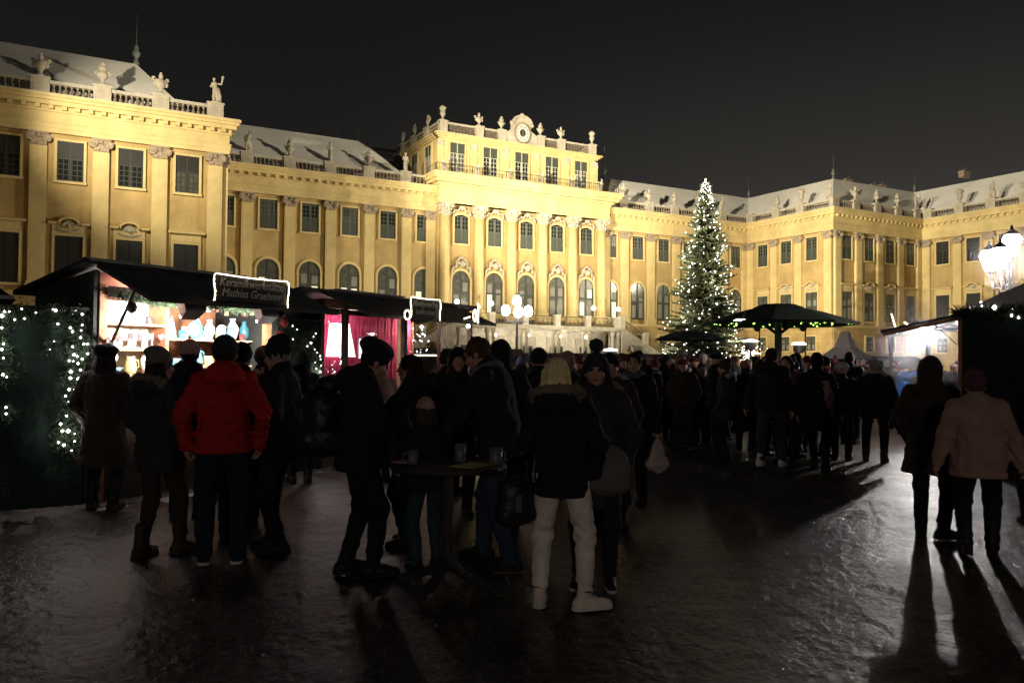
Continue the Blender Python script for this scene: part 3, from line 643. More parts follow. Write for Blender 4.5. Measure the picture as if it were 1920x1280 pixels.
cornice_flood((-7.0, 55, 19.0), [((20, 92, 22), 40000, 60), ((108, 62, 18), 290000, 34)], 'second floodlight on the left outer wing wall, nearer the palace')
# ================================================================ ROOF SCULPTURE
# signed-distance modelling: primitives blended into one skin, then a surface-net mesh
class SDF:
    def __init__(s, lo, hi, h):
        s.lo, s.h = np.array(lo, float), h; s.n = np.ceil((np.array(hi) - s.lo) / h).astype(int) + 2
        s.F = np.full(s.n, 9.0, np.float32)
        s.ax = [s.lo[i] + h * np.arange(s.n[i]) for i in range(3)]
    def sub(s, lo, hi, m):
        a = [max(0, int((lo[i] - m - s.lo[i]) / s.h)) for i in range(3)]; b = [min(s.n[i], int((hi[i] + m - s.lo[i]) / s.h) + 2) for i in range(3)]
        sl = tuple(slice(x, max(x, y)) for x, y in zip(a, b))
        return sl, s.ax[0][sl[0]][:, None, None], s.ax[1][sl[1]][None, :, None], s.ax[2][sl[2]][None, None, :]
    def _put(s, sl, d, k, cut):
        f = s.F[sl]
        if f.size == 0: return
        if cut:
            d = -d; h = np.clip(.5 - .5 * (f - d) / max(k, 1e-5), 0, 1); s.F[sl] = f * (1 - h) + d * h + k * h * (1 - h)
        else:
            h = np.clip(.5 + .5 * (d - f) / max(k, 1e-5), 0, 1); s.F[sl] = d * (1 - h) + f * h - k * h * (1 - h)
    def ell(s, c, r, k=.02, cut=False, rot=None):
        c = np.array(c, float); r = np.array(r if hasattr(r, '__len__') else (r,) * 3, float); R_ = max(r) if rot is not None else None
        rr = (R_,) * 3 if R_ else r
        sl, X, Y, Z = s.sub(c - rr, c + rr, k + s.h * 2.5); X, Y, Z = X - c[0], Y - c[1], Z - c[2]
        if rot is not None:
            q = rot; X, Y, Z = q[0][0] * X + q[1][0] * Y + q[2][0] * Z, q[0][1] * X + q[1][1] * Y + q[2][1] * Z, q[0][2] * X + q[1][2] * Y + q[2][2] * Z
        k0 = np.sqrt((X / r[0]) ** 2 + (Y / r[1]) ** 2 + (Z / r[2]) ** 2); k1 = np.sqrt((X / r[0] ** 2) ** 2 + (Y / r[1] ** 2) ** 2 + (Z / r[2] ** 2) ** 2)
        s._put(sl, (k0 * (k0 - 1) / np.maximum(k1, 1e-4)).astype(np.float32), k, cut); return s
    def cone(s, a, b, ra, rb, k=.02, cut=False, sq=None):      # tapered capsule; sq=(axis, factor) flattens
        a, b = np.array(a, float), np.array(b, float); m = max(ra, rb); f = 1
        sl, X, Y, Z = s.sub(np.minimum(a, b) - m * 1.6, np.maximum(a, b) + m * 1.6, k + s.h * 2.5)
        d = b - a; L = max(d @ d, 1e-9); t = np.clip(((X - a[0]) * d[0] + (Y - a[1]) * d[1] + (Z - a[2]) * d[2]) / L, 0, 1)
        ex, ey, ez = X - a[0] - t * d[0], Y - a[1] - t * d[1], Z - a[2] - t * d[2]
        if sq: 
            if sq[0] == 'x': ex = ex / sq[1]
            if sq[0] == 'y': ey = ey / sq[1]
            if sq[0] == 'z': ez = ez / sq[1]
            f = min(1, sq[1])
        s._put(sl, ((np.sqrt(ex ** 2 + ey ** 2 + ez ** 2) - (ra + (rb - ra) * t)) * f).astype(np.float32), k, cut); return s
    def chain(s, pts, rs, k=.02, **kw):
        for i in range(len(pts) - 1): s.cone(pts[i], pts[i + 1], rs[i], rs[i + 1], k, **kw)
        return s
    def plane_cut(s, axis, v, keep_above=True, k=.01):
        g = s.ax[axis] - v; g = -g if keep_above else g; sh = [1, 1, 1]; sh[axis] = -1
        s.F = np.maximum(s.F, g.reshape(sh).astype(np.float32)); return s
    def rough(s, amp, f, seed=0):
        X, Y, Z = s.ax[0][:, None, None], s.ax[1][None, :, None], s.ax[2][None, None, :]; rs = np.random.RandomState(seed)
        n = 0
        for i in range(3):
            a, b, c = rs.uniform(.6, 1.4, 3) * f * (1 + .7 * i); p = rs.uniform(0, 6, 3)
            n = n + np.sin(a * X + p[0] + 1.3 * np.sin(b * Z + p[1])) * np.sin(b * Y + p[1] + 1.1 * np.sin(a * X)) * np.sin(c * Z + p[2] + np.sin(b * Y + p[0])) / (1 + .6 * i)
        s.F = s.F + (amp * n).astype(np.float32); return s
    def rings(s, amp, pitch, z0, z1):       # quilting
        z = s.ax[2]; m = ((z > z0) & (z < z1)).astype(float); s.F = s.F + (amp * (1 - np.abs(np.sin(math.pi * z / pitch))) * m)[None, None, :].astype(np.float32); return s
    def mesh(s, name, m=None, smooth=True):
        F = s.F; ins = F < 0; n = F.shape
        c = np.zeros((n[0] - 1, n[1] - 1, n[2] - 1), np.int8)
        off = [(i, j, k) for i in (0, 1) for j in (0, 1) for k in (0, 1)]
        for i, j, k in off: c += ins[i:n[0] - 1 + i, j:n[1] - 1 + j, k:n[2] - 1 + k]
        act = np.argwhere((c > 0) & (c < 8)); 
        if len(act) == 0: return bpy.data.meshes.new(name)
        idx = -np.ones(c.shape, np.int32); idx[tuple(act.T)] = np.arange(len(act))
        P = np.zeros((len(act), 3)); W_ = np.zeros(len(act)); v = {o: F[act[:, 0] + o[0], act[:, 1] + o[1], act[:, 2] + o[2]] for o in off}
        for a in off:
            for ax in range(3):
                if a[ax] == 0:
                    b = list(a); b[ax] = 1; b = tuple(b); va, vb = v[a], v[b]; x = (va < 0) != (vb < 0)
                    t = np.where(x, va / np.where(x, va - vb, 1), 0); q = np.tile(np.array(a, float), (len(act), 1)); q[:, ax] = t
                    P += q * x[:, None]; W_ += x
        P = (P / np.maximum(W_, 1)[:, None] + act) * s.h + s.lo
        fs = []
        for ax in range(3):
            sl0 = [slice(None)] * 3; sl1 = [slice(None)] * 3; sl0[ax] = slice(0, -1); sl1[ax] = slice(1, None)
            e = np.argwhere(ins[tuple(sl0)] != ins[tuple(sl1)]); u, w_ = (ax + 1) % 3, (ax + 2) % 3
            e = e[(e[:, u] > 0) & (e[:, w_] > 0) & (e[:, u] < n[u] - 1) & (e[:, w_] < n[w_] - 1)]
            def g(du, dw): q = e.copy(); q[:, u] -= du; q[:, w_] -= dw; return idx[q[:, 0], q[:, 1], q[:, 2]]
            quad = np.stack([g(1, 1), g(0, 1), g(0, 0), g(1, 0)], 1); flip = ~ins[e[:, 0], e[:, 1], e[:, 2]]
            quad[flip] = quad[flip][:, ::-1]; fs.append(quad)
        fs = np.concatenate(fs); fs = fs[(fs >= 0).all(1)]
        me = bpy.data.meshes.new(name); me.vertices.add(len(P)); me.vertices.foreach_set('co', P.astype(np.float32).ravel())
        me.loops.add(len(fs) * 4); me.loops.foreach_set('vertex_index', fs.ravel().astype(np.int32)); me.polygons.add(len(fs))
        me.polygons.foreach_set('loop_start', np.arange(0, len(fs) * 4, 4, dtype=np.int32)); me.polygons.foreach_set('loop_total', np.full(len(fs), 4, np.int32))
        if m: me.materials.append(M[m] if isinstance(m, str) else m)
        me.update(calc_edges=True)
        if smooth: me.polygons.foreach_set('use_smooth', [True] * len(fs))
        return me

def statue_mesh(v):
    s = SDF((-.75, -.6, -.05), (.75, .6, 2.7), .055)
    s.ell((0, 0, .08), (.42, .36, .12), .03)
    lean = (-.06, .07, .0, .1)[v]
    s.chain([(-.12, -.02, .1), (-.14, -.08, .6), (-.1, 0, 1.15)], [.11, .12, .15], .08); s.chain([(.16, .02, .1), (.14, .02, .6), (.08, 0, 1.15)], [.11, .12, .16], .08)
    s.chain([(0, 0, 1.1), (lean, 0, 1.45), (lean * 1.6, 0, 1.72)], [.19, .19, .2], .08); s.cone((lean * 1.6 - .17, 0, 1.78), (lean * 1.6 + .17, 0, 1.78), .1, .1, .06)
    hx = lean * 1.9; s.cone((hx, 0, 1.8), (hx, -.02, 1.98), .07, .07, .03); s.ell((hx, -.03, 2.12), (.12, .14, .16), .03)
    s.ell((hx, .02, 2.17), (.14, .15, .14), .04)
    arms = [(((-.26, 0, 1.75), (-.4, -.12, 1.45), (-.2, -.25, 1.35)), ((.26, 0, 1.75), (.5, -.1, 1.7), (.55, -.15, 2.1))),
            (((-.2, 0, 1.75), (-.45, -.05, 1.55), (-.5, -.1, 1.85)), ((.3, 0, 1.75), (.36, -.1, 1.4), (.14, -.25, 1.3))),
            (((-.24, 0, 1.75), (-.36, -.1, 1.42), (-.1, -.28, 1.5)), ((.24, 0, 1.75), (.34, .05, 1.4), (.3, -.05, 1.1))),
            (((-.2, 0, 1.75), (-.3, .1, 1.4), (-.25, .0, 1.1)), ((.32, 0, 1.76), (.5, -.1, 1.95), (.35, -.1, 2.3)))][v]
    for a in arms: s.chain(list(a), [.085, .07, .055], .04)
    drape = [((.2, .1, 1.3), (.32, .12, .7), (.3, .1, .15)), ((-.2, .1, 1.4), (-.32, .1, .8), (-.3, .05, .12)), ((0, -.1, 1.1), (-.05, -.14, .6), (.05, -.1, .1)), ((.1, .14, 1.6), (.3, .16, .9), (.35, .1, .2))][v]
    s.chain(list(drape), [.14, .17, .2], .09)
    if v == 0: s.cone((.55, -.16, 1.9), (.62, -.1, 2.35), .06, .12, .03)
    if v == 3: s.cone((.36, -.1, 1.0), (.4, -.1, 2.5), .03, .03, .02)
    s.rough(.014, 11, v); return s.mesh('stone_statue', 'stone_pale')
def urn_mesh(v):
    s = SDF((-.7, -.6, -.05), (.7, .6, 2.2), .05)
    s.ell((0, 0, .06), (.34, .34, .12), .02); s.cone((0, 0, .1), (0, 0, .42), .2, .1, .03); s.cone((0, 0, .42), (0, 0, .55), .1, .22, .04)
    if v == 0:      # flaming vase
        s.ell((0, 0, .82), (.38, .38, .34), .05); s.cone((0, 0, 1.1), (0, 0, 1.22), .2, .32, .03); s.ell((0, 0, 1.34), (.28, .28, .16), .04)
        s.chain([(0, 0, 1.4), (.06, 0, 1.62), (-.02, 0, 1.86)], [.17, .13, .03], .05); s.ell((-.12, .05, 1.5), (.1, .1, .16), .05); s.ell((.13, -.04, 1.52), (.09, .09, .15), .05)
        for sg in (-1, 1): s.chain([(sg * .34, 0, .75), (sg * .52, 0, .95), (sg * .36, 0, 1.12)], [.05, .06, .05], .03)
    elif v == 1:    # trophy of armour with helmet
        s.ell((0, 0, .85), (.34, .26, .42), .06); s.cone((-.3, 0, 1.1), (.3, 0, 1.1), .12, .12, .05); s.ell((0, 0, 1.42), (.17, .2, .2), .04); s.ell((0, .06, 1.66), (.08, .24, .12), .03)
        for sg in (-1, 1): s.cone((sg * .1, .1, .6), (sg * .6, .12, 1.25), .05, .08, .03); s.ell((sg * .42, 0, .85), (.14, .1, .22), .05); s.ell((sg * .5, .05, 1.3), (.14, .05, .1), .03)
    else:           # open vase
        s.ell((0, 0, .95), (.34, .34, .45), .05); s.cone((0, 0, 1.25), (0, 0, 1.5), .3, .4, .03)
        for i in range(8): a = i * .785; s.ell((.33 * math.cos(a), .33 * math.sin(a), 1.56), (.12, .12, .13), .04)
    s.rough(.010, 13, v + 7); return s.mesh('stone_urn', 'stone_pale')
ST = [statue_mesh(i) for i in range(4)]; UR = [urn_mesh(i) for i in range(3)]
ORD = ['first', 'second', 'third', 'fourth', 'fifth', 'sixth', 'seventh', 'eighth']
def sculpt(kind, F, a, o, z, rz, lab, sc=1):
    p = Vector(F(a, o, z)) + PO; me = ST[int(kind[1])] if kind[0] == 's' else UR[int(kind[1])]
    thing('stone_statue' if kind[0] == 's' else 'stone_urn', lab, 'statue' if kind[0] == 's' else 'urn', p, F.a + rz, 'sculpture along the palace balustrades', me, sc)
ZP = 22.45 + 1.60
for row, F, spec in (('left wing balustrade', FW, [(-2.9, 'u1'), (1.55, 'u0'), (6.0, 'u1'), (10.45, 's0')]),
                     ('main balustrade, left part', FM, [(pl[4], 's3'), (pl[3], 'u0'), (pl[2], 's2'), (pl[1], 'u0'), (pl[0], 's2')]),
                     ('main balustrade, right part', FM, [(pr[0], 's1'), (pr[1], 'u1'), (pr[2], 'u0'), (pr[3], 's2'), (pr[4], 's1')]),
                     ('right inner wing balustrade', FI, [(5.55, 'u0'), (10.05, 'u2'), (14.9, 's1')]),
                     ('right wing front balustrade', FW, [(94.5, 'u1'), (99.0, 'u0'), (103.5, 'u0'), (107.75, 's0')]),
                     ('right outer wing balustrade', FO, [(5.6, 'u2'), (10.05, 's3'), (14.5, 'u1'), (18.95, 's1')])):
    for i, (a, k) in enumerate(spec):
        nm = ('stone urn' if k == 'u0' else 'stone armour trophy' if k == 'u1' else 'open stone vase' if k == 'u2' else 'stone statue with raised arm' if k in ('s0', 's1') else 'draped stone statue')
        sculpt(k, F, a, -.35, ZP, (i % 3 - 1) * .25, f'{nm} on {ORD[i]} pedestal from the left, {row}', 1.12 if k[0] == 'u' else 1.0)
for i, (x, k) in enumerate(zip(pedA, ['u2', 'u1', 'u0', 'u0', 'u1', 'u2'])):
    sculpt(k, FA, x, -.15, 31.06, 0, f'weathered stone urn on {ORD[i]} pedestal of the clock storey parapet', 1.0)
for i in range(3): sculpt('u1' if i != 1 else 'u0', FS, 2 + 4.4 * i, -.15, 31.06, 0, f'stone urn on {ORD[i]} pedestal along the side parapet of the clock storey', .95)
for i, n in enumerate((-2.5, -1.5, -.5, .5, 1.5, 2.5)):
    sculpt(f's{i % 4}', FR, CX + n * BAY - .25, .5, 23.95, 0, f'{ORD[i]} of six white statues from the left on the clock storey balcony', .9)

# ================================================================ CHRISTMAS TREE
mat('bark', (.06, .04, .025), .9, .3, 6)
mat('spruce', (.16, .185, .10), .75, .55, 1.6, dark=(.05, .07, .035))
mat('fir_garland', (.035, .060, .028), .8, .5, 6, dark=(.008, .016, .008))
mat('fairy', (1, 1, 1), .3, 0, emit=(1, .95, .85), estr=9)
mat('fairy_near', (1, 1, 1), .3, 0, emit=(1, .93, .84), estr=16)
def icos(m, c, r):
    t = .8507 * r; u = .5257 * r; x, y, z = c
    v = [(x + a, y + b, z + d) for a, b, d in ((r, 0, 0), (-r, 0, 0), (0, r, 0), (0, -r, 0), (0, 0, r), (0, 0, -r))]
    m.add(v, [(0, 2, 4), (2, 1, 4), (1, 3, 4), (3, 0, 4), (2, 0, 5), (1, 2, 5), (3, 1, 5), (0, 3, 5)])
def spruce_tree():
    rng = random.Random(5); base = at(1322, 690, 77); base.z = 0; H = 19.1
    t = thing('christmas_tree', 'tall lit spruce Christmas tree covered in white lights in front of the palace', 'tree', base)
    m = MB(); m.lathe([(.32, 0), (.25, 4), (.14, 10), (.05, 16), (.02, H - .3)], n=10); m.build('trunk', 'bark', t, True)
    limbs = MB(); nd_v = []; nd_f = []; bulbs = MB()
    def needle(p, d, up, L, wd):
        s_ = d.cross(up); s_ = s_.normalized() if s_.length > .01 else Vector((1, 0, 0)); k = len(nd_v)
        nd_v.extend([tuple(p - s_ * wd), tuple(p + s_ * wd), tuple(p + d * L + s_ * wd * .25), tuple(p + d * L - s_ * wd * .25)]); nd_f.append((k, k + 1, k + 2, k + 3))
    z = 1.2
    while z < H - .3:
        f = 1 - z / H; rad = 4.35 * (f ** .76) * (1 if z > 6 else 1.07) + .12
        n = int(7 + 9 * f)
        for i in range(n):
            a = rng.uniform(0, 6.283); L = rad * rng.uniform(.68, 1.12) * (1.0 + .14 * math.sin(z * 2.1 + a)); droop = -.22 - .25 * f + rng.uniform(-.1, .12)
            d = Vector((math.cos(a), math.sin(a), 0)); p0 = Vector((0, 0, z)); pts = []
            for q in range(5): u = q / 4; pts.append(p0 + d * L * u + Vector((0, 0, L * (droop * u + .30 * u * u))))
            limbs.tube(pts, .035 + .03 * f, 3, .01)
            side = Vector((-d.y, d.x, 0)); ns = int(L / .15) + 3
            for k_ in range(ns):
                u = (.12 + .88 * (k_ + rng.random()) / ns); p = p0 + d * L * u + Vector((0, 0, L * (droop * u + .30 * u * u)))
                for sg in (-1, 1):
                    tl = (.20 + .42 * (1 - u) * min(L, 2.2) * .55) * rng.uniform(.7, 1.2); dd = (d * .75 + side * sg * rng.uniform(.6, 1) + Vector((0, 0, rng.uniform(-.45, .12)))).normalized()
                    needle(p, dd, Vector((0, 0, 1)), tl, .075); needle(p, (dd + Vector((0, 0, -.5))).normalized(), side, tl * .75, .06)
                    needle(p + dd * tl * .5, (dd + d * .6 + Vector((0, 0, rng.uniform(-.5, .1)))).normalized(), Vector((0, 0, 1)), tl * .6, .055)
                if rng.random() < .3: needle(p, (d + Vector((0, 0, .5))).normalized(), side, .28, .05)
            if rng.random() < .9:
                u = rng.uniform(.62, 1.0); p = p0 + d * L * u + Vector((0, 0, L * (droop * u + .30 * u * u) + .04)); icos(bulbs, p, rng.choice((.035, .045, .055, .07, .095)))
        z += .20 + .14 * f
    for i in range(24):
        a = i * .9; zz = H - 2.2 + i * .092; r = .75 * (H - zz) / 2.2; icos(bulbs, (r * math.cos(a), r * math.sin(a), zz), .06)
    icos(bulbs, (0, 0, H + .05), .10); icos(bulbs, (.08, 0, H - .25), .09)
    limbs.build('limb', 'bark', t, kind='stuff')
    me = bpy.data.meshes.new('crown'); me.from_pydata(nd_v, [], nd_f); me.materials.append(M['spruce']); ob('crown', me, t)
    bulbs.build('fairy_light', 'fairy', t, kind='stuff')
    for i in range(16):
        zz = 1.5 + i * 1.05; a = i * 2.4; r = 3.9 * (1 - zz / H) ** .8 + .25
        lamp('fairy_light_glow', 'POINT', (r * math.cos(a), r * math.sin(a), zz), 55 + 9 * (H - zz), (1, .92, .78), .12, t)
spruce_tree()
# ================================================================ MARKET STALLS AND STREET FURNITURE
mat('tarp_green', (.020, .034, .028), .95, .35, 2.5, .5, 14, spec=.08)
mat('tarp_dark', (.030, .036, .034), .8, .3, 2, .4, 10)
mat('roof_felt', (.030, .029, .030), .65, .3, 3, .4, 20)
mat('wood_warm', (.42, .20, .10), .65, .3, 5, .2, 25)
mat('wood_dark', (.05, .032, .022), .7, .35, 6, .3, 20)
mat('wood_pale', (.60, .38, .22), .6, .2, 5)
mat('lining', (.45, .16, .10), .8, .2, 4)
mat('tube_light', (1, 1, 1), .3, 0, emit=(1, .98, .95), estr=30)
mat('rope_light', (1, 1, 1), .3, 0, emit=(1, .84, .58), estr=3.2)
mat('cer_white', (.85, .84, .80), .25, .05, 5, spec=.6)
mat('cer_blue', (.12, .34, .42), .25, .15, 5, spec=.6)
mat('cer_teal', (.05, .20, .25), .25, .15, 5, spec=.6)
mat('cer_yellow', (.70, .62, .25), .3, .1, 5, spec=.6)
mat('cer_red', (.45, .05, .05), .35, .15, 5, spec=.5)
mat('cer_dark', (.06, .05, .05), .35, .2, 5, spec=.5)
mat('linen', (.72, .66, .60), .9, .1, 5)
mat('pink_cloth', (.90, .09, .23), .8, .08, 3, .3, 10)
mat('shade_white', (.9, .9, .9), .5, 0, emit=(1, .93, .94), estr=2.2)
mat('letter_grey', (.66, .60, .56), .8, .1, 9)
mat('sign_board', (.040, .033, .030), .7, .3, 6)
mat('plastic_film', (.5, .35, .38), .15, .2, 2)
mat('canvas_grey', (.60, .54, .54), .9, .12, 1.2, .3, 8)
mat('canvas_white', (.75, .68, .70), .9, .06, 1)
mat('canvas_green', (.018, .034, .026), .85, .2, 3)
mat('green_bulb', (.3, .9, .2), .3, 0, emit=(.55, 1, .16), estr=3.5)
mat('heater_white', (1, 1, 1), .3, 0, emit=(1, .98, .92), estr=7)
mat('steel', (.35, .35, .36), .35, .1, 4, metal=.8)
mat('paper_yellow', (.45, .40, .08), .6, .1, 5)
mat('pink_paper', (.7, .25, .4), .6, .1, 5)
mat('mug_white', (.13, .135, .13), .35, .1, 5)
mat('lantern_glass', (1, 1, 1), .3, 0, emit=(1, .96, .92), estr=26)

AS = R(31.05); S0 = Vector((.25, 10.0, 0))
SD = Vector((math.cos(AS), math.sin(AS), 0)); SN = Vector((math.sin(AS), -math.cos(AS), 0))
def sp(s, o, z): return S0 + SD * s + SN * o + Vector((0, 0, z))       # along the row of stalls, outwards, up
class Loc:      # maps row coordinates to a thing's own space (thing sits at sp(s0,o0,0) turned by AS)
    def __init__(s, s0, o0): s.s0, s.o0 = s0, o0
    def __call__(s, a, o, z): return (a - s.s0, -(o - s.o0), z)
def stall_thing(name, lab, cat, s0, o0, group=None): return thing(name, lab, cat, sp(s0, o0, 0), AS, group), Loc(s0, o0)

# ---- pottery stall
ta, L = stall_thing('market_stall', 'dark wooden pottery stall with raised awning and brightly lit shelves', 'market stall', 1.2, -.55, 'market stalls')
m = MB(L); m.box(2.44, 2.5, -1.15, 0, 0, 2.40); m.build('side_wall', 'tarp_dark', ta)
m = MB(L); m.box(-.1, -.04, -1.15, 0, 0, 2.399); m.build('side_wall', 'tarp_dark', ta)
m = MB(L); m.add([(-.1, -1.15, 2.40), (-.04, -1.15, 2.40), (-.04, 0, 2.58), (-.1, 0, 2.58), (-.1, 0, 2.40), (-.04, 0, 2.40)], [(0, 1, 2, 3), (0, 3, 4), (1, 5, 2), (3, 2, 5, 4)]); m.build('gable', 'tarp_dark', ta)
m = MB(L)
for i in range(9): m.box(-.04 + i * .2755, -.045 + (i + 1) * .2755, -1.15, -1.11 - .004 * (i % 2), 0, 2.38)
m.build('back_wall', 'wood_warm', ta)
m = MB(L); m.add([(-.25, -1.35, 2.34), (2.62, -1.35, 2.34), (2.62, .06, 2.64), (-.25, .06, 2.64), (-.25, -1.35, 2.39), (2.62, -1.35, 2.39), (2.62, .06, 2.69), (-.25, .06, 2.69)], [(0, 3, 2, 1), (4, 5, 6, 7), (0, 1, 5, 4), (1, 2, 6, 5), (2, 3, 7, 6), (3, 0, 4, 7)]); m.build('roof', 'roof_felt', ta)
m = MB(L); m.add([(-.12, .07, 2.60), (2.66, .07, 2.60), (2.66, 1.02, 2.20), (-.12, 1.02, 2.20), (-.12, .07, 2.64), (2.66, .07, 2.64), (2.66, 1.02, 2.24), (-.12, 1.02, 2.24)], [(0, 3, 2, 1), (4, 5, 6, 7), (0, 1, 5, 4), (1, 2, 6, 5), (2, 3, 7, 6), (3, 0, 4, 7)]); aw = m.build('awning', 'roof_felt', ta)
m = MB(L); m.add([(-.22, .02, 2.71), (2.0, .02, 2.71), (2.0, .14, 2.66), (-.22, .14, 2.66), (-.22, -.1, 2.685), (2.0, -.1, 2.685), (2.0, -.1, 2.66), (-.22, -.1, 2.66)], [(0, 1, 2, 3), (0, 4, 5, 1), (4, 7, 6, 5)]); m.build('snow_edge', 'snow_thin', ta, kind='stuff')
for s_ in (0.0, 2.40):
    m = MB(L); m.box(s_ - .04, s_ + .05, -.07, .02, 0, 2.42); m.build('post', 'wood_warm', ta)
m = MB(L); m.box(-.04, 2.44, -.06, .012, 2.42, 2.56); m.build('lintel', 'lining', ta)
m = MB(L); m.box(-.04, 2.44, -.5, .06, .92, .98); m.build('counter', 'wood_pale', ta)
for i in range(8):
    m = MB(L); m.box(-.03 + i * .3085, -.038 + (i + 1) * .3085, -.02, .01 + .004 * (i % 2), .02, .92); m.build('counter_board', 'wood_dark', ta)
for z, s0_, s1_ in ((1.72, .02, 1.02), (2.02, .02, 1.02), (1.86, 1.06, 2.38), (1.52, 1.06, 2.38), (1.40, .02, 1.02), (1.2, 1.06, 2.38)):
    m = MB(L); m.box(s0_, s1_, -.5 if s0_ > 1 else -.62, -.28, z - .025, z); m.build('shelf', 'wood_pale', ta)
m = MB(L); m.box(1.02, 1.06, -.62, -.28, 1.0, 2.38); m.box(1.9, 1.93, -.5, -.28, 1.0, 1.5); m.build('divider', 'wood_warm', ta)
m = MB(L); m.box(.0, 1.02, -.66, -.63, 1.1, 2.3); m.build('display_board', 'cer_white', ta)
for s_, z in ((.08, 2.30), (2.36, 2.3)):
    m = MB(L); m.tube([(s_, .04, 1.75), (s_, .5, z + .1)], .018, 5); m.build('awning_stay', 'wood_dark', ta)
# flood tubes under the awning
for s_ in (.62, 1.72):
    t = thing('work_lamp', 'white box lamp hung under the pottery stall awning, ' + ('nearer the fir screen' if s_ < 1 else 'behind the lit name board'), 'lamp', sp(s_, .72, 2.14), AS, 'work lamps under the awning')
    m = MB(); m.hexa([(-.13, -.06, .0), (.13, -.06, .0), (.1, .06, -.09), (-.1, .06, -.09), (-.16, -.06, .1), (.16, -.06, .1), (.14, .1, .1), (-.14, .1, .1)]); m.build('lamp_housing', 'steel', t)
    m = MB(); m.box(-.11, .11, .062, .072, -.075, .08); m.build('lamp_glass', 'tube_light', t)
    lamp('lamp_beam', 'SPOT', (0, .12, -.04), 250, (1, .90, .84), .06, t, None, R(125), .5).rotation_euler = (R(78), 0, 0)
lamp('lamp_beam', 'AREA', tuple(sp(.5, -.2, 2.35)), 20, (1, .9, .85), (.8, .1), None, tuple(sp(.5, -.5, 1.5)))
# garland of fir under the awning
def garland(path, rad, n, name, lab, lights=0, mname='fir_garland', seed=1, bulb=.012, lm='fairy_near', snow=False, parent=None):
    rng = random.Random(seed); vs, fs = [], []; b = MB(); o = Vector(path[0])
    def pt(u):
        q = u * (len(path) - 1); i = min(int(q), len(path) - 2); return Vector(path[i]).lerp(Vector(path[i + 1]), q - i)
    for i in range(n):
        p = pt(rng.random()) - o; d = Vector((rng.gauss(0, 1), rng.gauss(0, 1), rng.gauss(0, 1) - .35)).normalized(); L_ = rad * rng.uniform(.5, 1.3); s_ = d.cross(Vector((rng.gauss(0, 1), rng.gauss(0, 1), rng.gauss(0, 1)))).normalized() * rad * .09
        p = p + d * rad * rng.uniform(-.1, .35); k = len(vs); vs += [tuple(p - s_), tuple(p + s_), tuple(p + d * L_)]; fs.append((k, k + 1, k + 2))
    me = bpy.data.meshes.new(name); me.from_pydata(vs, [], fs); me.materials.append(M[mname])
    if parent is None: t = thing(name, lab, 'garland', o)
    else: t = ob(name, None, parent, o)
    ob('greenery', me, t, kind='stuff')
    for i in range(lights):
        p = pt((i + rng.random()) / lights) - o + Vector((rng.gauss(0, 1), rng.gauss(0, 1) * .5, rng.gauss(0, 1))) * rad * .75; icos(b, p, bulb * rng.choice((.7, .8, 1, 1, 1.3, 1.9)))
    if lights: ob('fairy_light', b.mesh('fairy_light', lm), t, kind='stuff')
    return t
garland([sp(.1, .12, 2.32), sp(.7, .10, 2.26), sp(1.2, .10, 2.30), sp(1.8, .1, 2.25), sp(2.35, .1, 2.30)], .085, 2600, 'fir_garland', 'green fir garland hanging over the opening of the pottery stall')
